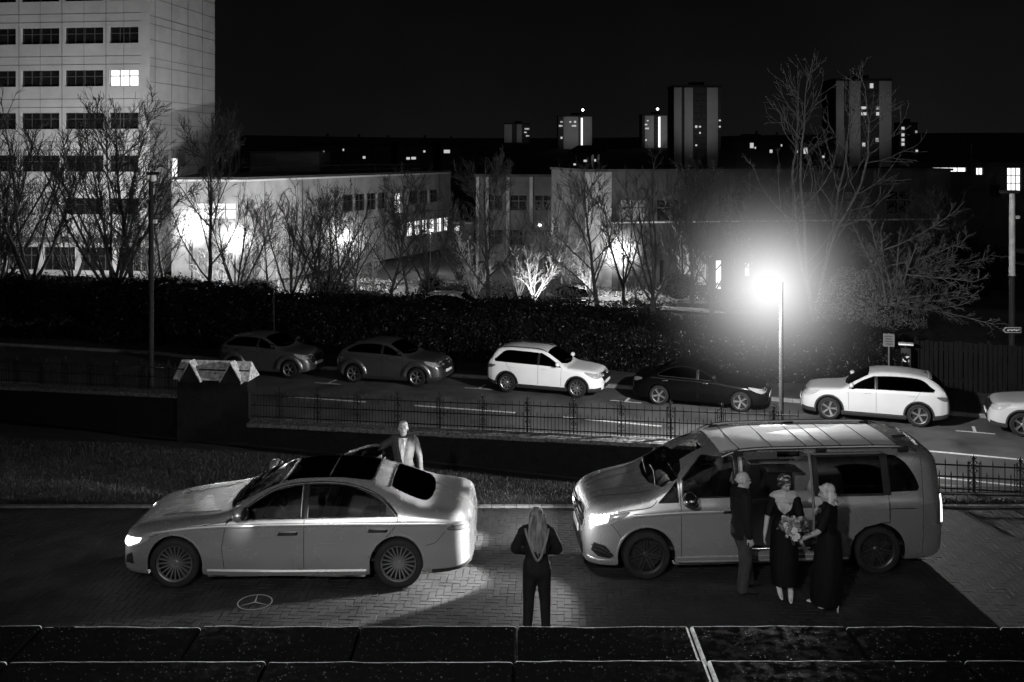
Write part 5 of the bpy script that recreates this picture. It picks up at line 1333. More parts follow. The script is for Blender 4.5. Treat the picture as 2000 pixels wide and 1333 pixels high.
# ---- the woman with long hair seen from behind
def back_woman():
    f = Fig('woman with long fair hair and dark jacket, seen from behind between the silver cars', (.32, 12.86, 0), 0, 1.61, female=True)
    tR, tL = Vector((.10, .20, .98)), Vector((-.10, .20, .98))
    b = MB(); f.torso(b); H3 = hm(-34, -8); head(b, f.headc, H3); b.tube([f.neck, f.headc-Vector((0, .01, .06))], .050, 12)
    eR, wR = f.arm(b, 1, tR, (1, -.35, -.3)); eL, wL = f.arm(b, -1, tL, (-1, -.35, -.3))
    hand(b, wR, Vector((-.8, .5, -.1)), (0, .5, 1), -1, .7, .92); hand(b, wL, Vector((.8, .5, -.1)), (0, .5, 1), 1, .7, .92)
    for sd in (1, -1): f.leg(b, sd, (sd*.12, 0, 0))
    f.finish(b); o = f.o
    j = MB(); f.torso(j, .030, .80); f.arm(j, 1, tR, (1, -.35, -.3), .028, .93); f.arm(j, -1, tL, (-1, -.35, -.3), .028, .93); remesh(j, .011, 4, 'jacket', MP['suit_black'], o, folds(5, .008))
    t = MB()
    for sd in (1, -1): f.leg(t, sd, (sd*.12, 0, 0), .012, 1, rs=(.098, .068, .05))
    t.ell(f.hipc+Vector((0, -.01, -.02)), (.175, .125, .15)); remesh(t, .011, 3, 'trousers', MP['suit_black'], o, folds(6, .006))
    for sd in (1, -1):
        m = MB(); f.foot(m, (sd*.12, 0, 0), -8*sd, .0, .98, .046); remesh(m, .008, 2, 'boot', MP['shoe'], o)
    h = MB(); q = lambda x, y, z: f.headc+H3 @ Vector((x, y, z)); h.ell(q(0, -.024, .040), (.088, .098, .088), H3)
    rnd = random.Random(9)
    for i in range(34):   # long strands down the back, drawn to a point
        x = rnd.uniform(-.085, .085); l = rnd.uniform(.20, .32)*(1-abs(x)*2.6); top = f.headc+Vector((x*.95, -.055-rnd.uniform(0, .05), .05))
        h.tube(spline([top, top+Vector((x*.45, -.045, -.16)), Vector((x*1.25, -.165, f.headc.z-.30)), Vector((x*.9+.02, -.175, f.headc.z-.16-l))], 4), np.linspace(.024, .007, 13), 6)
    remesh(h, .0085, 1, 'hair', MP['hair_fair'], o, folds(8, .005, 60, 5)); face(o, f.headc, H3, 1, 'hair_fair')
    c = MB()   # pale edge of a hood hanging in a V on the back
    c.tube(spline([f.neck+Vector((-.15, -.06, .02)), f.neck+Vector((-.10, -.165, -.12)), f.neck+Vector((.01, -.195, -.34)), f.neck+Vector((.11, -.165, -.12)), f.neck+Vector((.15, -.06, .02))], 5), .016, 8); c.build('hood_edge', MP['tie'], o, smooth=True); return f
back_woman()

# ---- the bald man by the van door
def bald_man():
    f = Fig('bald man in a black suit standing at the open van side door', (3.24, 14.10, 0), R(-78), 1.68, lean=(0, .02))
    tR, tL = Vector((.25, .03, .74)), Vector((-.25, .08, .76))
    b = MB(); f.torso(b); H3 = hm(-6, -6); head(b, f.headc, H3, 1.06); b.tube([f.neck, f.headc-Vector((0, .01, .06))], .058, 12)
    eR, wR = f.arm(b, 1, tR, (.6, -1, 0)); eL, wL = f.arm(b, -1, tL, (-.6, -1, 0))
    hand(b, wR, (wR-eR)+Vector((0, .06, -.05)), (1, 0, 0), 1, .5); hand(b, wL, (wL-eL)+Vector((0, .06, -.05)), (-1, 0, 0), -1, .5)
    ft = {1: (.10, .03, 0), -1: (-.12, .22, 0)}
    for sd in (1, -1): f.leg(b, sd, ft[sd])
    f.finish(b); o = f.o
    j = MB(); f.torso(j, .032, .78); f.arm(j, 1, tR, (.6, -1, 0), .024, .93); f.arm(j, -1, tL, (-.6, -1, 0), .024, .93); jo = remesh(j, .011, 4, 'jacket', MP['suit_black'], o, folds(11, .008))
    t = MB()
    for sd in (1, -1): f.leg(t, sd, ft[sd], .024, 1, rs=(.09, .068, .058))
    t.ell(f.hipc, (.17, .14, .16)); remesh(t, .012, 3, 'trousers', MP['trouser'], o, folds(12, .009))
    for sd in (1, -1):
        m = MB(); f.foot(m, ft[sd], -10*sd, 0, 1.1, .05); remesh(m, .008, 2, 'shoe', MP['shoe'], o)
    c = MB(); c.tube([f.neck+Vector((0, .0, -.005)), f.neck+Vector((0, .014, .05))], [.074, .066], 16); c.build('collar', MP['shirt'], o, smooth=True)
    drape('shirt', jo, [(-.065, 1.43), (.065, 1.43), (.05, 1.32), (.0, 1.08), (-.05, 1.32)], MP['shirt'], o, .006)
    drape('tie', jo, [(-.02, 1.42), (.02, 1.42), (.016, 1.38), (.03, 1.22), (.0, 1.10), (-.03, 1.22), (-.016, 1.38)], MP['suit_black'], o, .011)
    cu = MB(); d = (wR-eR).normalized(); cu.tube([wR-d*.03, wR], [.036, .035], 14); cu.build('cuff', MP['shirt'], o, smooth=True)
    h = MB(); q = lambda x, y, z: f.headc+H3 @ Vector((x, y, z))*1.06
    for s_ in (-1, 1): h.tube([q(s_*.072, .01, .01), q(s_*.068, -.05, -.005), q(s_*.03, -.098, -.01)], [.012, .02, .018], 8)
    remesh(h, .007, 2, 'hair', MP['hair_grey'], o); face(o, f.headc, H3, 1.06, 'hair_grey')
    bd = MB(); bd.ell(q(0, .055, -.074), (.046, .038, .034), H3); bd.build('beard', MP['hair_grey'], o, smooth=True); return f
bald_man()

def skirt(mb, f, zt, zb, rt, rb, sq=.72, bulge=.02, sway=(0, 0)):
    k = f.k; pts = []; rr = []
    for i in range(10):
        t = i/9; pts.append(Vector((f.hipc.x+sway[0]*t, f.hipc.y+sway[1]*t, zt+(zb-zt)*t))); rr.append(rt+(rb-rt)*t**.8+bulge*math.sin(t*math.pi))
    mb.tube(pts, rr, 24, True, ((1, 0, 0), sq))

# ---- the dark haired woman in the doorway
def dark_woman():
    f = Fig('dark haired woman with a flower comb and black V neck dress, holding a bouquet', (3.83, 14.05, 0), R(172), 1.66, female=True, lean=(-.02, -.01), sh=.158)
    tR = Vector((.27, .12, .86)); tL = f.loc2((3.90, 13.72, .99))
    b = MB(); f.torso(b); H3 = hm(26, -22, 4); head(b, f.headc, H3, .98); b.tube([f.neck, f.headc-Vector((0, .01, .06))], .047, 12)
    eR, wR = f.arm(b, 1, tR, (.5, -1, 0)); eL, wL = f.arm(b, -1, tL, (-1, -.2, -.6))
    hand(b, wR, (wR-eR)+Vector((0, .05, -.05)), (1, .2, 0), 1, .4, .92); hand(b, wL, Vector((.9, .35, .1)), (0, .8, .5), 1, 1.1, .92)
    ft = {1: (.065, .10, .0), -1: (-.075, .20, 0)}
    for sd in (1, -1): f.leg(b, sd, ft[sd], rs=(.082, .055, .036)); f.foot(b, Vector(ft[sd])+Vector((0, 0, .01)), 6*sd, .055, .92, .034)
    f.finish(b); o = f.o
    d_ = MB(); f.torso(d_, .018, .84, 1.3); skirt(d_, f, 1.04, .17, .145, .175, .98, .03, (0, .12))
    for sd, t, h_ in ((1, tR, (.5, -1, 0)), (-1, tL, (-1, -.2, -.6))):
        a = f.shR if sd > 0 else f.shL; e, _ = elbow(a, t, .285*f.k, .255*f.k, h_); d_.tube([a+(e-a)*.04, a+(e-a)*.5, a+(e-a)*1.0], [.062, .068, .062], 14)
    do = remesh(d_, .010, 3, 'dress', MP['dress'], o, folds(21, .009, 10, 2))
    z = f.neck.z
    drape('neckline', do, [(-.12, z-.100), (.12, z-.100), (.075, z-.18), (0, z-.265), (-.075, z-.18)], MP['skin'], o, .004, (0, 1, 0))
    for sd in (1, -1):
        m = MB(); f.foot(m, ft[sd], 6*sd, .055, .97, .040); remesh(m, .007, 1, 'shoe', MP['heel'], o)
    h = MB(); q = lambda x, y, z_: f.headc+H3 @ Vector((x, y, z_))*.98
    h.ell(q(0, -.030, .036), (.086, .096, .088), H3); h.ell(q(0, -.105, -.03), (.055, .05, .055), H3)
    for s_ in (-1, 1): h.tube(spline([q(s_*.01, .078, .086), q(s_*.062, .050, .050), q(s_*.083, .012, -.02), q(s_*.06, -.06, -.06)], 4), np.linspace(.018, .026, 13), 8)
    remesh(h, .008, 2, 'hair', MP['hair_dark'], o, folds(23, .004, 40, 8)); face(o, f.headc, H3, .98)
    cm = MB(); rnd = random.Random(4)
    for i in range(26):
        a = rnd.uniform(-1.5, 1.5); p = q(.082*math.sin(a), -.005-.02*rnd.random(), .036+.088*math.cos(a)); cm.ell(p, (.010, .010, .007), None, 6, 4)
    cm.build('flower_comb', MP['flower_pale'], o, smooth=True)
    er = MB(); er.ell(q(.080, .0, -.045), (.005, .005, .012)); er.ell(q(-.080, .0, -.045), (.005, .005, .012)); er.build('earring', MT['chrome'], o, smooth=True); return f, wL, o
DW, dw_hand, dwo = dark_woman()

# ---- the blonde woman
def blonde():
    f = Fig('blonde woman in a long black dress, holding out a bouquet beside the van', (4.33, 13.56, 0), R(62), 1.68, female=True, lean=(0, .03), sh=.160)
    tL = f.loc2((3.93, 13.44, 1.00)); tR = f.headc+Vector((.05, .05, -.20))
    b = MB(); f.torso(b); H3 = hm(18, -8); head(b, f.headc, H3, .98); b.tube([f.neck, f.headc-Vector((0, .01, .06))], .048, 12)
    tR = f.loc2((4.06, 13.31, 1.42)); eL, wL = f.arm(b, -1, tL, (-.9, -.3, -.8)); eR, wR = f.arm(b, 1, tR, (.5, .6, -1))
    hand(b, wL, Vector((.2, 1, .1)), (-.7, .2, .6), -1, 1.0, .92); hand(b, wR, Vector((-.7, -.1, .5)), (.1, 1, .3), 1, .5, .92, .12)
    ft = {1: (.07, .16, 0), -1: (-.08, -.02, 0)}
    for sd in (1, -1): f.leg(b, sd, ft[sd], rs=(.082, .055, .036)); f.foot(b, Vector(ft[sd])+Vector((0, 0, .01)), 4*sd, .055, .92, .034)
    f.finish(b); o = f.o
    d_ = MB(); f.torso(d_, .020, .84, 1.40); skirt(d_, f, 1.06, .08, .150, .225, .90, .03, (0, .06))
    for sd, t, h_ in ((1, tR, (.5, .6, -1)), (-1, tL, (-.9, -.3, -.8))):
        a = f.shR if sd > 0 else f.shL; e, _ = elbow(a, t, .285*f.k, .255*f.k, h_); d_.ell(a, (.074, .074, .074)); d_.tube([a, a+(e-a)*.5, a+(e-a)*.98], [.070, .074, .066], 14)
    remesh(d_, .010, 3, 'dress', MP['dress'], o, folds(31, .010, 9, 2))
    for sd in (1, -1):
        m = MB(); f.foot(m, ft[sd], 4*sd, .055, .97, .040); remesh(m, .007, 1, 'shoe', MP['heel'], o)
    h = MB(); q = lambda x, y, z_: f.headc+H3 @ Vector((x, y, z_))*.98
    h.ell(q(0, -.030, .040), (.092, .102, .092), H3); rnd = random.Random(12)
    for i in range(26):
        a = rnd.uniform(-2.6, 2.6); x = math.sin(a)*.085; y = -.03-math.cos(a)*.06
        if y > .02: continue
        p0 = q(x, y, .02); h.tube(spline([p0, q(x*1.15+rnd.uniform(-.02, .02), y-.03, -.05), q(x*1.05+rnd.uniform(-.03, .03), y-.02, -.11), q(x*.9+rnd.uniform(-.03, .03), y-.05, -.155)], 3), np.linspace(.026, .012, 10), 6)
    for s_ in (-1, 1): h.tube(spline([q(s_*.01, .076, .088), q(s_*.066, .046, .050), q(s_*.088, .01, -.01), q(s_*.07, -.05, -.07)], 4), np.linspace(.018, .028, 13), 8)
    remesh(h, .008, 1, 'hair', MP['hair_blonde'], o, folds(33, .006, 45, 12)); face(o, f.headc, H3, .98, 'hair_fair')
    return f, wL, o
BW, bw_hand, bwo = blonde()

# ---- flowers
def bouquet(label, loc, d, n, seed, r=.15, stem=.24, group=None, pale=.45, cat='bouquet'):
    rnd = random.Random(seed); root = thing('bouquet', label, cat, loc, 0, group); d = Vector(d).normalized(); Mz = Vector((0, 0, 1)).rotation_difference(d).to_matrix()
    if stem:
        st = MB()
        for i in range(9):
            a = rnd.uniform(0, 6.28); st.tube([Mz @ Vector((math.cos(a)*.022, math.sin(a)*.022, -stem)), Mz @ Vector((math.cos(a)*.012, math.sin(a)*.012, -.02)), Mz @ Vector((math.cos(a)*.05, math.sin(a)*.05, .05))], .007, 5)
        st.build('stem', MP['leaf'], root); rb = MB(); rb.tube([Mz @ Vector((0, 0, -stem*.72)), Mz @ Vector((0, 0, -.03))], [.022, .026], 12); rb.build('ribbon', MP['stem'], root, smooth=True)
    for kind, share in (('pale_bloom', pale), ('dusky_bloom', 1-pale)):
        for i in range(int(n*share)):
            th = rnd.uniform(0, 1.25); ph = rnd.uniform(0, 6.28); p = Vector((math.sin(th)*math.cos(ph), math.sin(th)*math.sin(ph), math.cos(th)*.75))*r*rnd.uniform(.78, 1.05); rr = rnd.uniform(.022, .042)*r/.15
            out = p.normalized(); Mo = (Mz @ Vector((0, 0, 1)).rotation_difference(out).to_matrix()); p = Mz @ p; fl = MB()
            for ring, (k, hgt, rad) in enumerate(((3, .6, .35), (5, .3, .7), (7, 0, 1.0))):
                for j in range(k):
                    a = 6.28*j/k+ring; c0 = Vector((math.cos(a), math.sin(a), 0)); t_ = Vector((-c0.y, c0.x, 0)); u = Vector((0, 0, 1))
                    vs = [c0*.15*rr, c0*rad*rr*.8+t_*rr*.45+u*rr*(hgt+.2), c0*rad*rr*1.15+u*rr*(hgt+.38), c0*rad*rr*.8-t_*rr*.45+u*rr*(hgt+.2)]
                    fl.add([p+Mo @ v for v in vs], [(0, 1, 2, 3)])
            fl.ell(p, (rr*.5,)*3, None, 7, 5)
            fl.build(kind, MP['flower_pale' if kind[0] == 'p' else 'flower_mid'], root)
    lf = MB()
    for i in range(n*3):
        th = rnd.uniform(.1, 1.75); ph = rnd.uniform(0, 6.28); o = Vector((math.sin(th)*math.cos(ph), math.sin(th)*math.sin(ph), math.cos(th)*.7)); p = o*r*rnd.uniform(.5, .95); t_ = o.orthogonal().normalized(); e = p+o*.055+Vector((rnd.uniform(-.02, .02),)*3)
        lf.add([Mz @ p, Mz @ ((p+e)/2+t_*.014), Mz @ e, Mz @ ((p+e)/2-t_*.014)], [(0, 1, 2, 3)])
    lf.build('leaves', MP['leaf'], root); return root
def wl(f, p): return f.loc+Matrix.Rotation(f.rz, 3, 'Z') @ Vector(p)
pw = wl(DW, dw_hand); bouquet("round bouquet of roses held by the dark haired woman, ribbon stem below her hand", pw+Vector((-.09, -.07, .10)), (-.25, -.25, .9), 26, 1, .15, .30, 'bridesmaid bouquets')
pw = wl(BW, bw_hand); bouquet("bouquet of roses held out in front by the blonde woman", pw+Vector((-.10, -.06, .09)), (-.45, -.2, .85), 26, 2, .15, .30, 'bridesmaid bouquets')
vm = lambda x, y, z: van.matrix_world @ Vector((x, y, z))
bouquet('posy of pale flowers lying on the van dashboard behind the windscreen', vm(1.42-2.685, -.30, 1.16), (-.2, -.6, .6), 22, 3, .19, 0, None, .6, 'flowers')
bouquet('single white rose spray standing on the dark folding table inside the van', vm(3.50-2.685, .58, 1.13), (0, -.3, 1), 4, 4, .10, .03, None, 1.0, 'flowers')
sm_ = lambda x, y, z: sal.matrix_world @ Vector((x, y, z))
bouquet('loose bouquet resting on the rear seat of the saloon, seen through its window', sm_(3.45-2.645, -.32, .98), (-.3, -.5, .8), 22, 6, .17, .15, None, .5, 'flowers')
# place the big spray rose: a larger bloom in the van
bpy.data.scenes.remove(TSC)
# ================================================================ trees, hedge, shrubs, fence
M_bark = mat('bare_bark', .045, .8, noise_amt=.4, noise_scale=5, bump=.01, bump_scale=20)
M_bark3 = mat('grey_bark', .085, .7, noise_amt=.5, noise_scale=4, bump=.006, bump_scale=20)
M_bark2 = mat('pale_bark', .24, .7, noise_amt=.5, noise_scale=4, bump=.006, bump_scale=20)
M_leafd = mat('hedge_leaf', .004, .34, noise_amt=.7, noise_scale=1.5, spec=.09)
M_leafl = mat('shrub_leaf', .08, .45, noise_amt=.6, noise_scale=2.5)
M_leafb = mat('lit_bush_leaf', .13, .45, noise_amt=.6, noise_scale=2.5)  # paler copy of the shrub leaf, street lamp light put into its colour
M_leafd2 = mat('ground_leaf', .035, .5, noise_amt=.7, noise_scale=.6)
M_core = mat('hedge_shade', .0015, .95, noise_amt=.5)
M_wood = mat('dark_boards', .004, .8, noise_amt=.7, noise_scale=3, bump=.006, bump_scale=20, stretch=(8, 8, .5))

def bare_tree(seed, H, spread, stems=1, habit='vase', twig=.015, trunk_r=.15, dens=1.0):
    """returns (trunk mesh builder, crown mesh builder), base at the origin"""
    rnd = random.Random(seed); T, C = MB(), MB()
    def path(p, d, l, n, wob, lift):
        pts = [p.copy()]; d = d.normalized()
        for i in range(n):
            d = (d+Vector((rnd.gauss(0, wob), rnd.gauss(0, wob), rnd.gauss(0, wob)*.6+lift))).normalized(); p = p+d*l/n; pts.append(p.copy())
        return pts, d
    def side(d, ang):
        q = d.orthogonal().normalized(); q = Matrix.Rotation(rnd.uniform(0, 6.28), 3, d) @ q
        return (d*math.cos(ang)+q*math.sin(ang)).normalized()
    def twigs(pts, l, r_, n, depth):
        m = len(pts)
        for i in range(n):
            f = rnd.uniform(.18, 1.0); k = min(int(f*(m-1)), m-2); p = pts[k].lerp(pts[k+1], f*(m-1)-k); d = (pts[k+1]-pts[k])
            if d.length < 1e-6: continue
            nd = side(d.normalized(), R(rnd.uniform(24, 50))); ll = l*rnd.uniform(.5, 1.0)*(1.15-f*.55)
            q, _ = path(p, nd, ll, 3 if depth else 2, .10, .07 if habit != 'spread' else .03)
            C.tube(q, list(np.linspace(max(r_, twig*.8), twig*.55, len(q))), 3, False)
            if depth: twigs(q, ll*.5, twig*.8, int(rnd.uniform(4.2, 7.5)*dens), depth-1)
    base = Vector((0, 0, 0))
    for s in range(stems):
        d0 = Vector((rnd.gauss(0, .05), rnd.gauss(0, .05), 1)) if stems == 1 else Vector((math.cos(s*6.28/stems+seed)*.26, math.sin(s*6.28/stems+seed)*.26, 1))
        hl = H*(.14 if habit == 'vase' else .10 if habit == 'spread' else .15 if habit == 'oval' else .5)
        tr, d = path(base+Vector((0, 0, -.4)), d0, hl+.4, 4 if habit != 'tall' else 8, .03 if habit != 'tall' else .09, .02); T.tube(tr, list(np.linspace(trunk_r*1.25, trunk_r*.9, len(tr))), 8)
        if habit == 'spread':
            for i in range(7):
                a = 6.28*i/7+rnd.uniform(-.4, .4); ang = R(rnd.uniform(8, 38)); q, _ = path(tr[-1], Vector((math.cos(a)*math.sin(ang), math.sin(a)*math.sin(ang), math.cos(ang))), (H-hl)*rnd.uniform(.7, 1.0), 8, .10, .05)
                T.tube(q, list(np.linspace(trunk_r*.6, .016, len(q))), 6); twigs(q, H*.16, .018, int(10*dens), 1)
                for j in range(3):
                    k = rnd.randint(1, 5); az = rnd.gauss(0, 1.1); l_ = H*rnd.uniform(.45, .82); w_, _ = path(q[k], Vector((math.cos(az), math.sin(az), rnd.uniform(-.05, .35))), l_, 9, .09, .012)
                    w_[-1] += Vector((0, 0, .15)); C.tube(w_, list(np.linspace(.036, .012, len(w_))), 4, False); twigs(w_, H*.17, .015, int(12*dens), 1)
            continue
        if habit == 'oval':
            ld, _ = path(tr[-1], d, (H-hl)*.95, 9, .06, .05); T.tube(ld, list(np.linspace(trunk_r*.85, .012, len(ld))), 6); twigs(ld, H*.12, .016, int(16*dens), 1)
            for i in range(16):
                f = (i/16)**.8*.82; k = min(int(f*9), 8); p0 = ld[k].lerp(ld[k+1], f*9-k); a = i*2.4+rnd.uniform(-.4, .4); ang = R(rnd.uniform(30, 58)); l_ = H*(.40*(1-f)**.6+.08)*rnd.uniform(.8, 1.1)*spread
                q, _ = path(p0, Vector((math.cos(a)*math.sin(ang), math.sin(a)*math.sin(ang), math.cos(ang))), l_, 7, .10, .06); T.tube(q, list(np.linspace(trunk_r*.36*(1.1-f), .010, len(q))), 5); twigs(q, H*.15, .015, int(15*dens), 1)
            continue
        nl = {'vase': 6, 'spread': 8, 'tall': 0, 'oval': 0}[habit]
        if habit == 'tall':
            top, _ = path(tr[-1], d, (H-hl)*rnd.uniform(.7, 1), 12, .11, .05); T.tube(top, list(np.linspace(trunk_r*.9, .012, len(top))), 6); allp = tr[1:]+top[1:]
            for i in range(12):
                f = rnd.uniform(.15, .9); k = int(f*(len(allp)-1)); q, _ = path(allp[k], side(d, R(rnd.uniform(28, 62))), H*.36*(1.1-f), 8, .14, .10); T.tube(q, list(np.linspace(.035*(1.2-f), .012, len(q))), 5)
                twigs(q, H*.12, twig*.8, int(9*dens), 1)
            twigs(top, H*.10, twig, int(14*dens), 1); continue
        for i in range(nl):
            a = 6.28*i/nl+rnd.uniform(-.4, .4)
            ang = R(rnd.uniform(8, 36)) if habit == 'vase' else R(rnd.uniform(35, 82)); e = spread
            d2 = Vector((math.cos(a)*math.sin(ang)*e, math.sin(a)*math.sin(ang)*e, math.cos(ang)))
            ll = (H-hl)*rnd.uniform(.72, 1.0) if habit == 'vase' else (H-hl)*rnd.uniform(.6, .95)
            q, _ = path(tr[-1] if rnd.random() < .6 else tr[-2], d2, ll, 7, .055 if habit == 'vase' else .10, .055 if habit == 'vase' else .012)
            T.tube(q, list(np.linspace(trunk_r*.55, .014, len(q))), 6)
            twigs(q, H*.21, .022, int(22*dens), 1)
    return T, C
PROTO = {}
def proto(key, *a, bark=None, **k):
    T, C = bare_tree(*a, **k); PROTO[key] = (T.mesh('trunk', bark or M_bark, True), C.mesh('crown', bark or M_bark, False), a[1])
for i in range(5): proto('v%d' % i, 100+i, 10.0, 1.1, 1+(i == 1), 'vase' if i in (0, 1, 3) else 'oval', dens=1.3, twig=.012)
for i in range(2): proto('s%d' % i, 200+i, 4.6, 1.2, 1, 'vase', dens=1.0, trunk_r=.08, bark=M_bark2)
proto('tall', 305, 13.5, 1.0, 4, 'tall', trunk_r=.075, bark=M_bark3, dens=.5)
proto('spread', 401, 5.6, 1.25, 1, 'spread', trunk_r=.15, dens=1.5, bark=M_bark3, twig=.012)
def tree(key, label, px, ytop, Y, rot, group='bare trees behind the hedge', wide=1.0):
    a = (px-1000)/F*Y; z0 = land_z(Y)-.05; ztop = HC-(ytop-YH)/F*Y; tm, cm, H = PROTO[key]
    root = thing('bare_tree', label, 'tree', (a, Y, z0), rot, group); s = (ztop-z0)/H; root.scale = (s*wide, s*wide, s)
    link('trunk', tm, root); link('crown', cm, root); return root
tree('v0', 'bare twin stemmed tree in front of the tower block, nearest the photo edge', 58, 172, 50, .3)
tree('v1', 'tall bare tree immediately left of the unlit lamp post, before the tower windows', 222, 178, 50, 1.1)
tree('v2', 'tall bare tree directly behind the unlit lamp post', 266, 170, 52, 2.2)
tree('v3', 'low bare tree between the twin stemmed tree and the tower doors', 142, 330, 56, 2.0)
tree('v4', 'slight bare tree just right of the unlit lamp post', 328, 350, 54, 3.0)
tree('v2', 'tall bare tree rising past the tower corner beside the brightest garden lamp', 410, 200, 53, 4.0, wide=.8)
tree('v3', 'bare tree with the second garden lamp shining through its branches', 464, 340, 51, 5.1)
tree('v0', 'bare vase shaped tree before the bright college wall, left one of a close pair', 570, 345, 50, 1.4)
tree('v1', 'bare vase shaped tree before the bright college wall, right one of a close pair', 634, 340, 50, 2.7)
tree('v4', 'bare tree above the parked coupe, before the ribbon of dark college windows', 756, 330, 51, .5)
tree('v3', 'bare tree beside the row of small lit panes in the college wing', 838, 340, 53, 1.9)
tree('v2', 'bare tree behind the white car roof that shows over the hedge', 956, 290, 52, 3.3)
tree('v1', 'bare slender tree between the lit white bush like tree and the dark recess', 1012, 390, 55, 4.6, wide=.8)
tree('v4', 'bare tree at the near end of the pale garden path', 1170, 320, 49, 2.4)
tree('v0', 'bare broad tree standing at the middle of the pale garden path', 1276, 285, 49, 3.9)
tree('v2', 'bare tree at the far end of the pale garden path', 1392, 315, 49, .9)
tree('v3', 'bare tree half lost in the glare of the lit street lamp', 1486, 330, 52, 2.9)
tree('v1', 'dim bare tree between the birch like stems and the spreading tree', 1690, 330, 58, 1.2)
tree('v4', 'dim bare tree behind the long fanned branches near the board fence', 1842, 370, 60, 2.1)
tree('v1', 'bare tree cut off by the photo edge in front of the tower block', -12, 170, 51, 5.5)
tree('s0', 'small floodlit white tree, brightest in the garden', 1042, 470, 55, .4, 'small floodlit garden trees', 1.25)
tree('s1', 'small floodlit tree just left of the low garden lamp', 1152, 468, 58, 1.7, 'small floodlit garden trees')
tree('s0', 'small floodlit tree just right of the low garden lamp', 1242, 475, 59, 2.6, 'small floodlit garden trees')
tree('s1', 'small half lit tree left of the brightest floodlit tree', 928, 440, 57, 3.4, 'small floodlit garden trees')
tree('s0', 'small bright tree in the glow of the garden lamp by the lit college wall', 492, 470, 60, 4.4, 'small floodlit garden trees')
for lab, px, yt, Y, k, ro in (('thin bare tree in the second row, between the tower corner and the brightest lamp', 300, 380, 64, 'v1', .2), ('bare second row tree close before the lit wing, left of the close pair', 524, 380, 63, 'v2', 1.3), ('bare second row tree in the glow of the lamp behind the close pair', 694, 372, 64, 'v0', 2.6), ('faint bare tree before the square lit pane of the wing', 796, 376, 66, 'v4', 3.1),
        ('faint bare tree before the dark gap between the college blocks', 898, 372, 66, 'v1', 4.4), ('faint bare tree right of the middle block columns', 1096, 360, 66, 'v3', 5.2), ('dim bare second row tree between the two trees on the pale path', 1334, 330, 62, 'v2', .6), ('dim bare second row tree left of the street lamp glare', 1440, 340, 61, 'v0', 1.8), ('dim bare tree just left of the tall pale stems', 1545, 335, 60, 'v4', 3.3), ('thick bare tree low behind the hedge, left of the twin stemmed tree', 12, 330, 60, 'v0', 2.2), ('dim bare tree between the spreading tree and the flat roofed building', 1800, 340, 64, 'v3', 4.9)):
    tree(k, lab, px, yt, Y, ro)
for lab, px, yt, Y, k, ro, wd in (('small pale tree at the foot of the tower corner, lit from the brightest lamp', 398, 470, 66, 's0', .3, 1.1), ('small pale tree between the two left garden lamps', 432, 455, 65, 's1', 1.4, 1.0), ('pale slender tree against the lit wing, before the close pair', 545, 420, 67, 's0', 2.0, .8), ('small white lit tree under the lamp behind the close pair', 700, 452, 68, 's1', .9, 1.2),
        ('small pale tree left of the coupe\'s tall tree', 728, 470, 66, 's0', 3.9, 1.0), ('small pale tree just left of the corner floodlit building', 1112, 470, 62, 's1', 2.2, 1.1), ('small pale tree hard by the low garden lamp on the pale path', 1222, 455, 65, 's0', 5.0, 1.0), ('small pale tree before the narrow lit door', 1350, 470, 63, 's1', 4.1, 1.0)):
    tree(k, lab, px, yt, Y, ro, 'small pale garden trees', wd)
for lab, px, yt, Y, k, ro in (('slim dark tree left of the window nearest the close pair', 604, 360, 60, 'v4', .7), ('slim dark tree right of the close pair', 668, 352, 58, 'v2', 2.9), ('slim bare tree behind the white car on the street', 1062, 345, 58, 'v1', 3.6), ('slim bare tree left of the middle of the pale path', 1216, 330, 57, 'v3', 1.1), ('slim bare tree above the black saloon', 1352, 312, 55, 'v4', 4.7)):
    tree(k, lab, px, yt, Y, ro, wide=.8)
tree('tall', 'very tall pale multi stemmed tree rising against the night sky behind the street lamp', 1592, 75, 47, 1.0, None, .9)
tree('spread', 'wide spreading tree with long fanned branches reaching over the board fence', 1742, 400, 44, .0, None, 1.0)

def leafmass(n, fn, seed, size, m, name, parent):
    rnd = random.Random(seed); vs = []; fs = []
    for i in range(n):
        p, nn = fn(rnd); t = Vector((rnd.gauss(0, 1), rnd.gauss(0, 1), rnd.gauss(0, 1))); nn = (nn+t*.55).normalized(); u = nn.orthogonal().normalized(); u = Matrix.Rotation(rnd.uniform(0, 6.28), 3, nn) @ u; v = nn.cross(u); s = size*rnd.uniform(.5, 1.25); o = len(vs)
        vs += [tuple(p-u*s), tuple(p+v*s*.45+nn*s*.15), tuple(p+u*s), tuple(p-v*s*.45+nn*s*.15)]; fs.append((o, o+1, o+2, o+3))
    me = bpy.data.meshes.new(name); me.from_pydata(vs, [], fs); me.update(); me.materials.append(m); return link(name, me, parent)
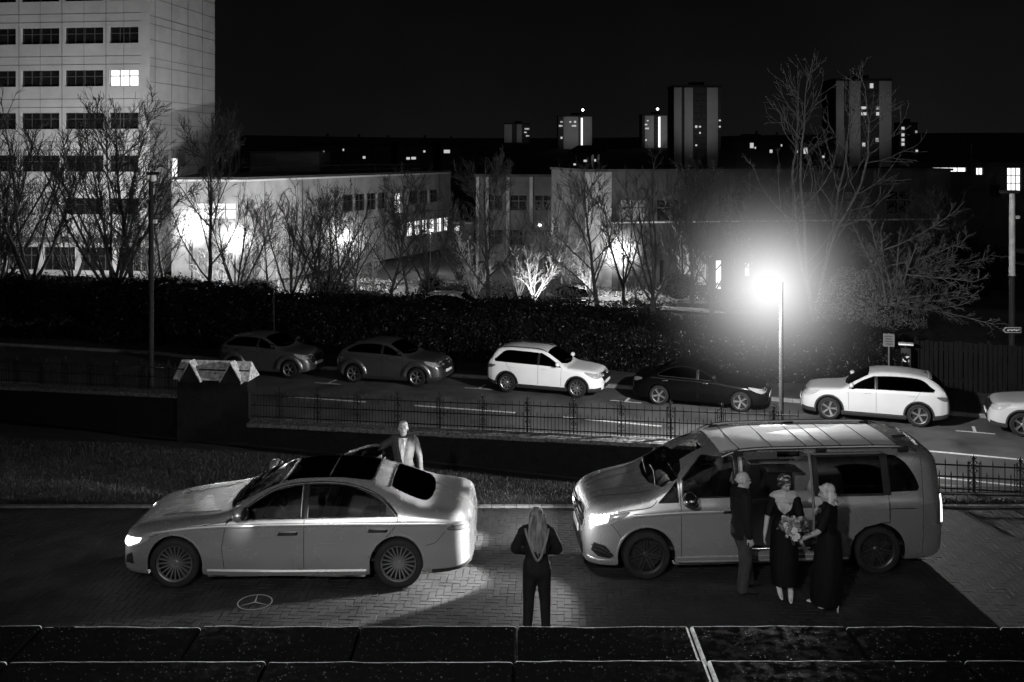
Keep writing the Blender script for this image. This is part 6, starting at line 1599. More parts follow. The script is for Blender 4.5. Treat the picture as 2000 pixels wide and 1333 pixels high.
# the long hedge
def hedge():
    s0, s1 = RS(-260, 5.2), RS(1772, 5.2); root = thing('hedge', 'long tall dark ivy hedge running behind the whole row of parked cars', 'hedge', RP(0, 5))
    O = Vector(root.location); hz = lambda s: 2.25+.22*noise.noise(Vector((s*.45, 3, 0)))+.15*noise.noise(Vector((s*1.7, 8, 0)))-.42*max(0, min(1, (s+1)/4))+(.45 if s < -14 else 0)*min(1, (-14-s)/6 if s < -14 else 0)
    fr = lambda s, z: 4.2+.55*noise.noise(Vector((s*.5, z*.8, 5)))+.22*noise.noise(Vector((s*1.9, z*2.1, 1)))-.15*z/2
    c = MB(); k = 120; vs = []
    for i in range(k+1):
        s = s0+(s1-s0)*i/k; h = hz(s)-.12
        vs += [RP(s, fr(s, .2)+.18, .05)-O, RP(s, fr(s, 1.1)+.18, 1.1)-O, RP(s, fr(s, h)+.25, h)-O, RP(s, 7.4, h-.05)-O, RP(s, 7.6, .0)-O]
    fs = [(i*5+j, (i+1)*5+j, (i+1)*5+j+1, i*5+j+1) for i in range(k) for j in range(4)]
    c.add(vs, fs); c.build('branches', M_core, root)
    def fn(rnd):
        s = rnd.uniform(s0, s1); h = hz(s)
        if rnd.random() < .62:
            z = rnd.uniform(.1, h); return RP(s, fr(s, z)+rnd.uniform(-.06, .16), z)-O, Vector((-RN.x, -RN.y, .45))
        q = rnd.uniform(0, 1); return RP(s, 4.2+q*3.2, h+rnd.uniform(-.12, .10)+(rnd.random() < .06)*rnd.uniform(0, .4))-O, Vector((-RN.x*.3, -RN.y*.3, 1))
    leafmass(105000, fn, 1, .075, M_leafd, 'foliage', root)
hedge()
def shrub(label, px, py, Y, rx, rz_, n, size=.09, m=None, group='garden shrubs'):
    c = P(px, py, Y); zb = land_z(Y); root = thing('shrub', label, 'shrub', (c.x, Y, zb), 0, group)
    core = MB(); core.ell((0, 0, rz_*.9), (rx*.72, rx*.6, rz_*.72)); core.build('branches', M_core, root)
    def fn(rnd):
        a = rnd.uniform(0, 6.28); u = rnd.uniform(-.5, 1); r_ = math.sqrt(max(0, 1-u*u)); d = Vector((r_*math.cos(a), r_*math.sin(a), u)); k = .78+.3*noise.noise(d*2.2+Vector((px, 0, 0)))+rnd.uniform(-.1, .14)
        return Vector((d.x*rx*k, d.y*rx*.8*k, rz_*.85+d.z*rz_*k)), d
    leafmass(n, fn, px, size, m or M_leafl, 'foliage', root)
shrub('big round leafy bush glowing beside the street lamp, under the spreading tree', 1668, 560, 45.0, 1.9, 1.7, 9000, .06, M_leafb)
shrub('lower leafy bush behind the ticket machine and sign', 1735, 590, 44.5, 1.6, 1.25, 6000, .06, M_leafb)
shrub('dark bush in the shadow between the board fence and the pale walled building', 1880, 520, 55, 3.0, 2.2, 5000, .09, M_leafd)
for (lab, px, Y, rx, rz_) in (('bright lit shrub under the second garden lamp', 500, 57, 1.3, .8), ('bright shrub at the foot of the lit college wall, left of the doors', 645, 60, 1.5, .7), ('low dark shrub between the close pair of trees and the coupe', 700, 55, 1.8, .5),
        ('spiky low shrub by the row of lit panes', 846, 58, 1.0, .9), ('low lit shrub left of the brightest floodlit tree', 890, 57, .9, .6), ('grassy lit clump under the small floodlit trees', 1120, 60, 1.6, .55), ('dark rounded shrub against the building left of the narrow lit door', 1325, 58, 1.1, 1.0),
        ('low shrub at the end of the pale garden path', 1420, 52, 1.2, .7), ('low bush along the tower foot near the photo edge', 30, 60, 1.6, .9), ('dense low bush right of the unlit lamp post', 345, 58, 1.4, .8)):
    shrub(lab, px, 560, Y, rx, rz_, 1800)

# board fence
def board_fence():
    s0, s1 = RS(1788, 5.0), RS(2120, 5.0); A = RP(s0, 5, .12); root = thing('board_fence', 'tall dark vertical board fence along the pavement behind the white crossovers', 'fence', A); rnd = random.Random(8)
    b = MB(); s = s0; i = 0
    while s < s1:
        w = .13; h = 1.75+rnd.uniform(-.03, .03); p = RP(s+w/2, 5.0+rnd.uniform(-.008, .008)+(.03 if i % 2 else 0), .12)-A; b.box((p.x, p.y, h/2), (w, .022, h), RANG+rnd.uniform(-.01, .01)); s += w+rnd.uniform(.012, .04); i += 1
    b.build('boards', M_wood, root)
    for z in (.35, 1.45):
        r_ = MB(); p = RP((s0+s1)/2, 5.07, .12)-A; r_.box((p.x, p.y, z), (s1-s0, .05, .09), RANG); r_.build('rail', M_wood, root)
    s = s0
    while s < s1: q = MB(); p = RP(s, 5.12, .12)-A; q.box((p.x, p.y, .92), (.11, .11, 1.84), RANG); q.build('post', M_wood, root); s += 2.4
board_fence()
# pay and display machine with a tilted solar panel, and a parking sign on a pole
q = RP(RS(1769, 4.3), 4.3, .13); t = thing('ticket_machine', 'parking ticket machine with a pale tilted solar panel, by the board fence end', 'ticket machine', q, RANG)
m = MB(); m.bbox((0, 0, .78), (.34, .28, 1.56), .03); m.build('cabinet', MT['plastic'], t, smooth=40)
m = MB(); m.box((0, -.145, 1.18), (.22, .01, .20)); m.box((0, -.145, .85), (.16, .01, .10)); m.build('screen', M_polew if 'M_polew' in globals() else MT['plate'], t)
m = MB(); m.bbox((0, -.03, 1.70), (.50, .42, .05), .012); mo = m.build('solar_panel', MT['plate'], t, smooth=40); 
m = MB(); m.tube([(0, 0, 1.55), (0, 0, 1.69)], .05, 8); m.build('neck', MT['plastic'], t)
q = RP(RS(1736, 3.9), 3.9, .13); t = thing('parking_sign', 'small grey parking notice plate on a thin pole in front of the hedge', 'sign', q, RANG)
m = MB(); m.tube([(0, 0, 0), (0, 0, 2.1)], .03, 8); m.build('pole', MT['alloy'], t); m = MB(); m.bbox((0, -.04, 1.86), (.38, .02, .46), .008); so = m.build('sign_plate', mat('dull_sign', .10, .5, noise_amt=.3, noise_scale=18), t)
m = MB()
for i in range(4): m.box((-.02+.01*i, -.053, 2.0-.09*i), (.26-.03*(i % 2), .004, .03))
m.build('sign_lettering', MT['plastic'], so)
q = RP(RS(535, 3.4), 3.4, .13); t = thing('parking_sign', 'very thin dark sign pole standing behind the two dark parked cars', 'sign', q, RANG)
m = MB(); m.tube([(0, 0, 0), (0, 0, 2.6)], .03, 8); m.build('pole', MT['plastic'], t); m = MB(); m.bbox((0, -.04, 2.35), (.12, .02, .34), .008); m.build('sign_plate', MT['plastic'], t)

# rough planting and fallen leaves over the college garden
def gc(rnd):
    Y = rnd.uniform(47, 76); x = rnd.uniform(-.52, .30)*Y; k = noise.noise(Vector((x*.25, Y*.25, 2)))
    while k < -.12: Y = rnd.uniform(47, 76); x = rnd.uniform(-.52, .30)*Y; k = noise.noise(Vector((x*.25, Y*.25, 2)))
    h = max(0, k)*1.1+.05
    return Vector((x, Y, land_z(Y)+rnd.uniform(0, h))), Vector((0, -.4, 1))
tag(leafmass(42000, gc, 77, .09, M_leafd2, 'ground_cover', None), kind='stuff')
# ================================================================ buildings
B_clad = mat('tower_cladding', .36, .7, noise_amt=.12, noise_scale=.5, bump=.004, bump_scale=4)
B_wall = mat('render_wall', .18, .8, noise_amt=.35, noise_scale=.45, bump=.004, bump_scale=8)
B_hall = mat('hall_render', .042, .8, noise_amt=.3, noise_scale=.5, bump=.004, bump_scale=8)
B_grey = mat('grey_wall', .06, .8, noise_amt=.25, noise_scale=.6)
B_dark = mat('dark_wall', .06, .8, noise_amt=.3, noise_scale=.6)
B_roof = mat('dark_roof', .03, .8, noise_amt=.3, noise_scale=1)
B_frame = mat('window_frame', .05, .5, noise_amt=.2)
B_joint = mat('panel_joint', .10, .8, noise_amt=.2)
B_pane = mat('night_pane', .010, .08, noise_amt=.5, noise_scale=1.5, spec=.5)
B_lit = emat('lit_pane', 1.6); B_half = emat('dim_lit_pane', .32); B_far = emat('far_lit_pane', .55); B_blind = mat('blind_pane', .13, .6, noise_amt=.5, noise_scale=3)
B_conc = mat('flat_block_concrete', .40, .85, noise_amt=.15, noise_scale=.08)
B_beacon = emat('beacon', 6)

class Wall:
    """frame of a facade: o = foot of its left end, u = along it, n = outwards"""
    def __init__(s, root, o, u): s.root = root; s.o = Vector(o); s.u = Vector(u).normalized(); s.n = Vector((s.u.y, -s.u.x, 0)); s.M = Matrix((s.u, -s.n, Vector((0, 0, 1)))).transposed().to_4x4()
    def p(s, a, d, z): return s.o+s.u*a+s.n*d+Vector((0, 0, z))-Vector(s.root.location)
    def box(s, mb, a0, a1, z0, z1, d0, d1): mb.box(s.p((a0+a1)/2, (d0+d1)/2, (z0+z1)/2), (a1-a0, abs(d1-d0), z1-z0), M=s.M); return mb
    def grid_wall(s, name, m, L_, H, holes, thick=.3, z0=0):
        """a wall with real window holes: holes (a0,a1,z0,z1)"""
        xs = sorted({0, L_} | {h[0] for h in holes} | {h[1] for h in holes}); zs = sorted({z0, H} | {h[2] for h in holes} | {h[3] for h in holes}); mb = MB()
        for i in range(len(xs)-1):
            for j in range(len(zs)-1):
                cx, cz = (xs[i]+xs[i+1])/2, (zs[j]+zs[j+1])/2
                if any(h[0] < cx < h[1] and h[2] < cz < h[3] for h in holes): continue
                mb.quad(s.p(xs[i], 0, zs[j]), s.p(xs[i+1], 0, zs[j]), s.p(xs[i+1], 0, zs[j+1]), s.p(xs[i], 0, zs[j+1]))
        for a0, a1, b0, b1 in holes:
            for q in (((a0, b0), (a1, b0)), ((a1, b0), (a1, b1)), ((a1, b1), (a0, b1)), ((a0, b1), (a0, b0))):
                (x0, y0), (x1, y1) = q; mb.quad(s.p(x0, 0, y0), s.p(x1, 0, y1), s.p(x1, -thick, y1), s.p(x0, -thick, y0))
        return mb.build(name, m, s.root)
    def window(s, a0, a1, z0, z1, cols, rows, pane, d=-.22, fr=.07):
        """window frame > pane"""
        f = MB(); ca = [a0+(a1-a0)*i/cols for i in range(cols+1)]
        cz = [z0, z0+(z1-z0)*.62, z1] if rows == 2 else [z0+(z1-z0)*i/rows for i in range(rows+1)]
        for a in ca: s.box(f, a-fr/2, a+fr/2, z0, z1, d+.05, d)
        for z in cz: s.box(f, a0, a1, z-fr/2, z+fr/2, d+.052, d+.002)
        o = f.build('window', B_frame, s.root); g = MB()
        g.quad(s.p(a0, d+.01, z0), s.p(a1, d+.01, z0), s.p(a1, d+.01, z1), s.p(a0, d+.01, z1)); g.build('pane', pane, o); return o
rb_ = random.Random(21)
# ---- the panelled tower at the left
a7 = R(7); uF = Vector((math.cos(a7), -math.sin(a7), 0)); uS = Vector((math.sin(a7), math.cos(a7), 0))
Cn = Vector((-30.2, 81, -4.0)); LF = 34.0; oF = Cn-uF*LF
tw = thing('college_tower', 'tall pale panelled office tower with rows of dark windows and one bright window', 'office tower', Cn)
W_ = Wall(tw, oF, uF); H = 30.0; holes = []; wins = []
X = lambda px: LF+((px-275)/24.0)                      # photo column -> metres along the facade
for k in range(-2, 5):
    zt = 18.7-.04167*(52+84*k)+4.0; zb = zt-1.34
    for b, (p0, p1) in enumerate(((210, 270), (117, 197), (25, 105), (-67, 13), (-160, -80), (-252, -172), (-344, -264))):
        a0, a1 = X(p0), X(p1)
        if a0 < .5 or zt > H-.5: continue
        holes.append((a0, a1, zb, zt)); wins.append((a0, a1, zb, zt, k, b))
gf = [(X(-240+78*i), X(-240+78*i+66), .6, 2.5) for i in range(7)]; holes += gf
W_.grid_wall('front_wall', B_clad, LF, H, holes)
for a0, a1, zb, zt, k, b in wins:
    lit = B_lit if (k == 1 and b == 0) else (B_half if (k, b) in ((4, 3), (4, 2)) else (B_blind if rb_.random() < .22 else B_pane))
    W_.window(a0, a1, zb, zt, 3 if b == 0 else 4, 2, lit)
    if lit is B_pane and rb_.random() < .6:
        q = MB(); s0 = a0+(a1-a0)*rb_.choice((.02, .27, .52)); q.quad(*[W_.p(x, -.235, z) for x, z in ((s0, zb+.5*rb_.random()), (s0+(a1-a0)*.22, zb+.3), (s0+(a1-a0)*.22, zt-.1), (s0, zt-.1))]); q.build('blind', B_blind, tw)
for a0, a1, zb, zt in gf: W_.window(a0, a1, zb, zt, 4, 2, B_half if rb_.random() < .35 else B_pane)
j = MB()
for k in range(-3, 5):
    zt = 18.7-.04167*(52+84*k)+4.0
    for dz in (.42, 1.1): W_.box(j, 0, LF, zt+dz, zt+dz+.035, 0, .02)
for a in [X(p) for p in (20, 111, 203, -72, -165, -257)]: W_.box(j, a-.02, a+.02, 3.4, H, 0, .018)
for a in [X(p) for p in (65, 157, 240, -27)]: W_.box(j, a-.012, a+.012, 3.4, H, 0, .012)
W_.box(j, 0, LF, 2.9, 3.3, 0, .25); j.build('panel_joint', B_joint, tw)
W2 = Wall(tw, Cn, uS); W2.n = Vector((uS.y, -uS.x, 0)); W2.grid_wall('side_wall', B_clad, 14.4, H, [])
j = MB()
for k in range(-3, 6):
    zt = 18.7-.04167*(52+84*k)+4.0
    for dz in (.42, 1.1, -.9): W2.box(j, .02, 14.4, zt+dz, zt+dz+.035, 0, .02)
for a in (2.4, 5.4, 8.6, 11.6): W2.box(j, a, a+.04, 0, H, 0, .018)
j.build('panel_joint', B_joint, tw)
m = MB(); m.quad(*[W_.p(x, d, H) for x, d in ((0, 0), (LF, 0), (LF, -14.4), (0, -14.4))]); m.build('roof', B_roof, tw)

# ---- the low lit college wing
A = P(335, 351, 79); B = P(482, 352, 78.5); Cc_ = P(880, 338, 110); gz = -4.2; zr = 4.1
lw = thing('college_wing', 'low two storey pale college wing, floodlit near white, running back from the tower', 'college building', (A.x, A.y, gz)); Hh = zr-gz
w1 = Wall(lw, (A.x, A.y, gz), (B.x-A.x, B.y-A.y, 0)); L1_ = Vector((B.x-A.x, B.y-A.y)).length
h1 = [(1.8, 5.2, 5.2, 6.45), (1.4, 4.6, 1.2, 2.9)]
w1.grid_wall('front_wall', B_wall, L1_, Hh, h1); w1.window(*h1[0], 4, 2, B_lit); w1.window(*h1[1], 4, 1, B_half)
w2 = Wall(lw, (B.x, B.y, gz), (Cc_.x-B.x, Cc_.y-B.y, 0)); L2_ = Vector((Cc_.x-B.x, Cc_.y-B.y)).length
h2 = [(13.5+i*2.0, 15.3+i*2.0, 5.0, 6.6) for i in range(4)]+[(22.6, 24.0, 4.4, 6.4)]+[(25.5+i*2.2, 27.4+i*2.2, 5.2, 6.5) for i in range(3)]+[(25.0+i*1.6, 26.3+i*1.6, 1.9, 3.4) for i in range(6)]+[(8.0+i*2.3, 9.9+i*2.3, .5, 2.8) for i in range(4)]
w2.grid_wall('wing_wall', B_wall, L2_, Hh, h2)
for i, h_ in enumerate(h2): w2.window(*h_, 2, 2, B_lit if i in (4,) or 8 <= i <= 13 else (B_half if i > 13 else B_pane))
m = MB(); q = lambda v: Vector(v)-Vector(lw.location)
pts = [q((A.x, A.y, zr)), q((B.x, B.y, zr)), q((Cc_.x, Cc_.y, zr)), q((Cc_.x-20, Cc_.y+6, zr)), q((A.x-4, A.y+26, zr))]
m.add([p+Vector((0, 0, .22)) for p in pts]+[p for p in pts], [(0, 1, 2, 3, 4), (5, 6, 1, 0), (6, 7, 2, 1), (7, 8, 3, 2)]); m.build('roof', B_roof, lw)
m = MB(); w1.box(m, 0, L1_, Hh-.12, Hh+.02, .05, .0); w2.box(m, 0, L2_, Hh-.12, Hh+.02, .05, .0); m.build('roof_edge', B_conc, lw)
m = MB()
for a in np.arange(2.2, L2_, 4.4): w2.box(m, a-.03, a+.03, 0, Hh-.2, .0, .03)
for a in (2.0, 5.6): w1.box(m, a-.03, a+.03, 0, Hh-.2, 0, .03)
w1.box(m, 0, L1_, 4.2, 4.3, 0, .04); w2.box(m, 0, L2_, 4.2, 4.3, 0, .04); m.build('wall_joint', B_joint, lw)
m = MB()
for a in (7.2, 20.6, 31.5): m.tube([w2.p(a, .08, .1), w2.p(a, .08, Hh-.2)], .06, 6)
m.build('downpipe', B_dark, lw)
m = MB()
for i in range(9): m.tube([w2.p(3+i*3.2, -2, Hh), w2.p(3+i*3.2, -2, Hh+1.0)], .03, 4)
w2.box(m, 2, 31, Hh+.95, Hh+1.0, -2.02, -1.98); w2.box(m, 2, 31, Hh+.5, Hh+.55, -2.02, -1.98); m.build('roof_guardrail', B_grey, lw)
m = MB(); c_ = q(P(341, 328, 86)); m.box(c_, (.35, .3, 1.6)); m.build('lit_stair_panel', B_lit, lw)
ph = thing('plant_room', 'dim grey flat plant room standing on the roof behind the lit wing', 'rooftop plant room', P(556, 336, 96)); m = MB(); m.box((0, 3, .9), (6.6, 6, 1.9)); m.build('wall', B_grey, ph); m = MB(); m.box((0, 3, 1.92), (6.9, 6.3, .12)); m.build('roof', B_roof, ph); m = MB(); m.box((-1.2, -.03, .7), (.7, .05, 1.5)); m.build('door', B_dark, ph)
fl = thing('flue_stack', 'cluster of tall dark metal flues on the wing roof beside the tower', 'flue', P(458, 336, 95))
for i in range(4): m = MB(); m.tube([(-.45+.3*i, 0, -1), (-.45+.3*i, 0, 3.7+.12*(i % 2))], .13, 10); m.build('pipe', B_grey, fl, smooth=40)
# ---- the middle block with the dark recess
A = P(930, 345, 98); md = thing('college_block', 'dim grey middle college block with pale columns behind the bare trees', 'college building', (A.x, A.y, -4.4)); w3 = Wall(md, (A.x, A.y, -4.4), (1, -.12, 0)); L3 = 12.2; Hm = 8.3
hs = [(1.0+i*2.4, 2.6+i*2.4, zz, zz+1.5) for i in range(4) for zz in (1.6, 5.0)]; w3.grid_wall('front_wall', B_grey, L3, Hm, hs)
for h_ in hs: w3.window(*h_, 2, 2, B_pane)
for x in (0, .95, 3.0, 5.3, 7.7): w3.box(MB(), x, x+.32, 0, Hm, .0, .16).build('column', B_wall, md)
m = MB(); w3.box(m, -.2, L3, Hm, Hm+.25, -9, .3); m.build('roof', B_roof, md)
A2 = P(882, 430, 104); pc = thing('entrance_porch', 'small lit flat roofed porch in the dark gap between the college blocks', 'porch', (A2.x, A2.y, -4.6)); m = MB(); m.box((1.0, 0, 3.6), (2.6, 2.4, .2)); m.build('roof', B_wall, pc); m = MB(); m.box((1.0, 1.1, 1.75), (2.4, .1, 3.5)); m.build('wall', B_grey, pc); m = MB(); m.box((.5, 1.0, 2.9), (.5, .06, .5)); m.build('lit_window', B_lit, pc)
m = MB()
for x in (-.15, 2.15): MB().tube([(x, -1.0, 0), (x, -1.0, 3.5)], .08, 8).build('column', B_dark, pc)
# ---- the long building on the right
A = P(1143, 336, 70); Hc_ = A.z+3.6; rbd = thing('college_hall', 'long pale two storey building behind the street lamp, its corner floodlit', 'college building', (A.x, A.y, -3.6)); w4 = Wall(rbd, (A.x, A.y, -3.6), (1, .16, 0)); L4 = 28.0
xx = lambda px: (px-1143)/27.0
hs = [(xx(1210), xx(1262), 5.0, 6.5), (xx(1285), xx(1340), 5.0, 6.5), (xx(1408), xx(1466), 5.3, 7.0), (xx(1555), xx(1612), 5.3, 7.0), (xx(1408), xx(1466), 2.9, 4.6), (xx(1555), xx(1612), 2.9, 4.6), (xx(1660), xx(1720), 5.3, 7.0), (xx(1760), xx(1815), 5.3, 7.0), (xx(1290), xx(1300), .2, 2.2), (xx(1366), xx(1386), .3, 1.9), (xx(1403), xx(1416), .0, 2.1), (xx(1462), xx(1474), .9, 1.9)]
w4.grid_wall('front_wall', B_hall, L4, Hc_, hs)
for i, h_ in enumerate(hs): w4.window(*h_, 2 if i < 8 else 1, 2 if i < 8 else 1, (B_blind if i % 3 == 0 else B_pane) if i < 9 else (B_lit if i == 10 else B_half))
m = MB(); w4.box(m, -.15, L4+.1, Hc_, Hc_+.18, -12, .2); m.build('roof', B_roof, rbd); m = MB(); w4.box(m, 0, L4, 4.85, 4.95, .0, .05); m.build('string_course', B_conc, rbd); m = MB(); w4.box(m, 0, 1.9, 0, Hc_-.02, 0, .06); m.build('lit_corner_panel', B_wall, rbd)  # lighter panel, the floodlit look of the corner put into its colour
m = MB(); m.quad(w4.p(0, 0, 0), w4.p(0, 0, Hc_), w4.p(0, -12, Hc_), w4.p(0, -12, 0)); m.build('end_wall', B_dark, rbd)
for x in (.7, 1.1): MB().tube([w4.p(x, -.6, Hc_), w4.p(x, -.6, Hc_+1.2)], .09, 8).build('vent_pipe', B_grey, rbd)
# ---- pale walled building at the far right
A = P(1818, 325, 96); D = thing('flat_roofed_building', 'flat roofed building at the photo edge with glaring stair windows behind the tall lamp post', 'building', (A.x, A.y, -5)); w5 = Wall(D, (A.x, A.y, -5), (1, -.05, 0)); HD = A.z+5; x5 = lambda px: (px-1818)*96/F
hs = [(x5(1822), x5(1886), HD-.55, HD-.12), (x5(1905), x5(1918), HD-.85, HD-.15), (x5(1964), x5(1990), HD-2.4, HD-.15), (x5(1930), x5(1952), HD-3, HD-1.8)]
w5.grid_wall('front_wall', B_grey, 16, HD, hs)
for i, h_ in enumerate(hs): w5.window(*h_, (4, 2, 3, 2)[i], (1, 1, 3, 1)[i], (B_lit, B_lit, B_lit, B_pane)[i])
m = MB(); w5.box(m, -.4, 16.5, HD, HD+.35, -8, .8); m.build('roof', B_roof, D); m = MB(); w5.box(m, x5(1965), x5(2060), HD-8.1, HD-7.9, .2, 3); w5.box(m, x5(1965), x5(2060), HD-9.2, HD-9.0, .2, 3); m.build('canopy', B_conc, D)
m = MB(); m.tube([w5.p(4.0, -.4, HD), w5.p(4.0, -.4, HD+2.2)], .05, 6); m.build('mast', B_grey, D)
# ---- tower blocks on the skyline
def block(label, px0, px1, ytop, ybot, Y, strips, lits, beacon=None, tilt=.0, roof_h=.0, glow=0):
    A = P(px0, ybot, Y); B = P(px1, ytop, Y); W = B.x-A.x; H = B.z-A.z+12; root = thing('tower_block', label, 'tower block', (A.x, Y, A.z-12), 0, 'tower blocks on the skyline'); D_ = W*.8
    m = MB(); m.box((W/2, D_/2, H/2), (W, D_, H)); m.build('wall', B_dark, root)
    q = MB(); q.box((W/2, D_/2, H+.5), (W*1.03, D_*1.03, 1.0)); q.box((W*.55, D_/2, H+1.8), (W*.3, D_*.3, 2)); q.build('roof', B_roof, root)
    for a, b in strips: q = MB(); q.box(((a+b)/2*W, -.35, H/2), ((b-a)*W, .7, H-.3)); q.build('wall_panel', B_conc, root)
    g = MB()
    for f in range(3, int(H/2.8)): g.box((W/2, -.06, f*2.8), (W*.98, .12, .25))
    g.build('floor_band', B_roof, root)
    for a, z, w_, h_, s_ in lits: q = MB(); q.box((a*W, -.72, H-z), (w_, .1, h_)); q.build('lit_window', s_, root)
    if beacon is not None: q = MB(); q.tube([(beacon*W, D_/2, H), (beacon*W, D_/2, H+4.5)], .15, 5); q.build('mast', B_grey, root); q = MB(); q.ell((beacon*W, D_/2, H+5), (.9, .9, .9)); q.build('beacon', B_beacon, root)
    if glow:  # added unseen spot standing in for city glow on the block
        l = bpy.data.lights.new('added_city_glow', 'SPOT'); l.energy = glow; l.spot_size = R(75); l.spot_blend = 1; l.shadow_soft_size = 1; o = bpy.data.objects.new('added_city_glow', l); COL.objects.link(o)
        o.location = (A.x+W*.55, Y-W*1.6, A.z+4); aim(o, (A.x+W/2, Y, A.z+H*.42))
    return root
def lits(n, seed, cols, z0, z1, w=1.0, h=1.1):
    r_ = random.Random(seed); return [(r_.choice(cols), round(r_.uniform(z0, z1)/2.8)*2.8+1, w*r_.uniform(.6, 1), h*r_.uniform(.6, 1), B_far if r_.random() < .7 else B_half) for i in range(n)]
block('tall tower block with three pale vertical strips, left of the tall pale tree', 1316, 1408, 171, 290, 450, [(0, .16), (.22, .40), (.70, .93)], lits(6, 1, (.47, .55, .63, .97), 6, 27), None, glow=6500)
block('largest tower block, right of the tall pale tree, one lit top window', 1632, 1740, 158, 290, 420, [(0, .14), (.24, .44), (.78, 1.0)], [(.64, 2.2, 1.4, 2.0, B_far), (.5, 11.5, 2.0, 1.1, B_far), (.5, 14, 2.2, 1.2, B_far), (.75, 11.6, 1.3, 1.2, B_half), (.75, 14, 1.2, 1.4, B_far), (.5, 27, 1.2, 1.6, B_far), (.74, 25, 1.2, 1.6, B_half)], None, glow=5500)
block('middling far tower block with many lit windows and a star like beacon', 1090, 1156, 228, 275, 700, [(.16, .60), (.72, 1.0)], lits(11, 5, (.06, .10, .36, .44, .50), 2, 16, 1.8, 1.4)+[(.70, 11, 1.2, 20, B_lit)], .76, glow=8000)
block('far tower block with a bright edge strip and beacon, left of the three strip block', 1254, 1308, 226, 285, 720, [(.1, .42), (.60, .90)], lits(6, 8, (.14, .2, .5), 3, 16, 1.8, 1.4)+[(.62, 12, 1.4, 22, B_lit)], .62, glow=8000)
block('smallest farthest tower block, low on the hill with a few lit windows', 985, 1034, 243, 270, 800, [(.0, .30), (.5, .70)], lits(6, 9, (.24, .3, .84, .9, .95), 2, 11, 2.0, 1.4), None, glow=2500)
block('dark unlit tower block with one column of lit windows at the right of the skyline', 1757, 1792, 243, 292, 520, [], [(.16, z, 1.5, 1.5, B_far) for z in (2.2, 5.6, 8.2, 10.5)]+[(.9, 4, 1, 1.2, B_half), (.93, 14, 1.2, 1.2, B_far)], None)
# ---- houses along the hill
def house(label, px, ytop, Y, w, lights, hip=True):
    c = P(px, ytop, Y); h = 7.0; root = thing('hill_house', label, 'house', (c.x, Y, c.z-h-2.6), 0, 'houses on the far hill'); m = MB(); m.box((0, 3, h/2-3), (w, 7, h+6)); m.build('wall', B_dark, root)
    r_ = MB(); e = w/2+.4; k = w*.28; r_.add([(-e, -1, h), (e, -1, h), (e, 7, h), (-e, 7, h), (-k, 3, h+2.6), (k, 3, h+2.6)], [(0, 1, 5, 4), (1, 2, 5), (2, 3, 4, 5), (3, 0, 4)]); r_.build('roof', B_roof, root); ch = MB(); ch.box((k*.6, 3, h+3.0), (.9, .9, 1.6)); ch.build('chimney', B_dark, root)
    for x, z, ww, hh in lights: q = MB(); q.box((x, -.56, z), (ww, .08, hh)); q.build('lit_window', B_far, root)
house('dark hipped house on the hill nearest the tower, one small lit pane', 625, 268, 360, 13, [(1.5, 4.2, .5, .7)])
house('wide dark house on the far hill with a pair of lit panes at its left', 686, 268, 380, 15, [(-4.4, 4.6, 1.2, .9), (-2.9, 4.7, .5, .8), (5, 1.8, 1.0, .9)])
house('dark hipped house on the hill without any lit pane', 747, 270, 400, 12, [])
house('long dark house on the hill with a triple lit pane low down', 812, 270, 400, 20, [(-3.0, 1.4, 1.4, 1.0), (-.8, 1.5, 1.8, 1.0), (3.5, 4.2, .8, .8)])
house('dark house at the end of the hill row with one brightest lamp beside it', 872, 272, 400, 11, [(.2, 4.6, 2.4, 1.3)])
house('dark low house under the beaconed tower block, two lit panes in a row', 1150, 284, 420, 16, [(-1.5, 3.0, 1.4, .9), (2.4, 3.2, 1.2, 1.0), (-6, 1.5, 1, .8)])
house('dark house with a tall bright window between the two largest tower blocks', 1470, 262, 430, 14, [(-.5, 4.6, 1.5, 2.2), (1.0, 3.6, .6, .8)])
house('dark house with two small lit panes close under the birch like tree', 1512, 264, 440, 12, [(-1.5, 2.4, 1.2, 1.4), (3.2, 5.0, .8, .9)])
house('dark house with one broad glaring window right of the birch like stems', 1572, 266, 430, 16, [(.4, 3.2, 2.2, 2.6), (-3.6, 2.8, 1.0, .9), (4, 3.4, .6, 1.0)])
house('small dark house at the foot of the largest tower block, single lit pane', 1612, 276, 420, 11, [(-1, 3.0, .9, .9)])
# ---- garden lamp posts of the college
def garden_lamp(label, px, py, Y, power, bloom_r, bloom_s, bulb=.16):
    c = P(px, py, Y); zb = land_z(Y); root = thing('garden_lamp', label, 'garden lamp', (c.x, Y, zb), 0, 'lit lamp posts in the college garden'); h = c.z-zb
    m = MB(); m.tube([(0, 0, 0), (0, 0, h-.15)], .05, 8); m.build('post', MT['plastic'], root); m = MB(); m.lathe([(.0, -.16), (.12, -.12), (bulb, .0), (.10, .12), (0, .14)], 14, Matrix.Translation((0, 0, h))); m.build('lantern', emat('garden_lantern', 30), root, smooth=True)
    m = MB(); m.lathe([(0, .20), (.26, .15), (.26, .13), (0, .14)], 14, Matrix.Translation((0, 0, h))); m.build('cap', MT['plastic'], root)
    l = bpy.data.lights.new('garden_lamp_light', 'POINT'); l.energy = power; l.shadow_soft_size = .12; o = bpy.data.objects.new('garden_lamp_light', l); COL.objects.link(o); o.location = (c.x, Y-.05, c.z-.24)
    if bloom_r: bloom_volume('garden_lamp_bloom', root, (0, 0, h), bloom_r, bloom_s, 4.5)
garden_lamp('brightest garden lamp, high up in front of the lit wing beside the tower', 375, 445, 68, 13000, 2.6, 7)
garden_lamp('second garden lamp, a little lower and right of the brightest one', 459, 468, 64, 10000, 2.1, 9)
garden_lamp('garden lamp glowing against the receding lit wall behind the close pair of trees', 672, 467, 74, 16000, 3.2, 3.0)
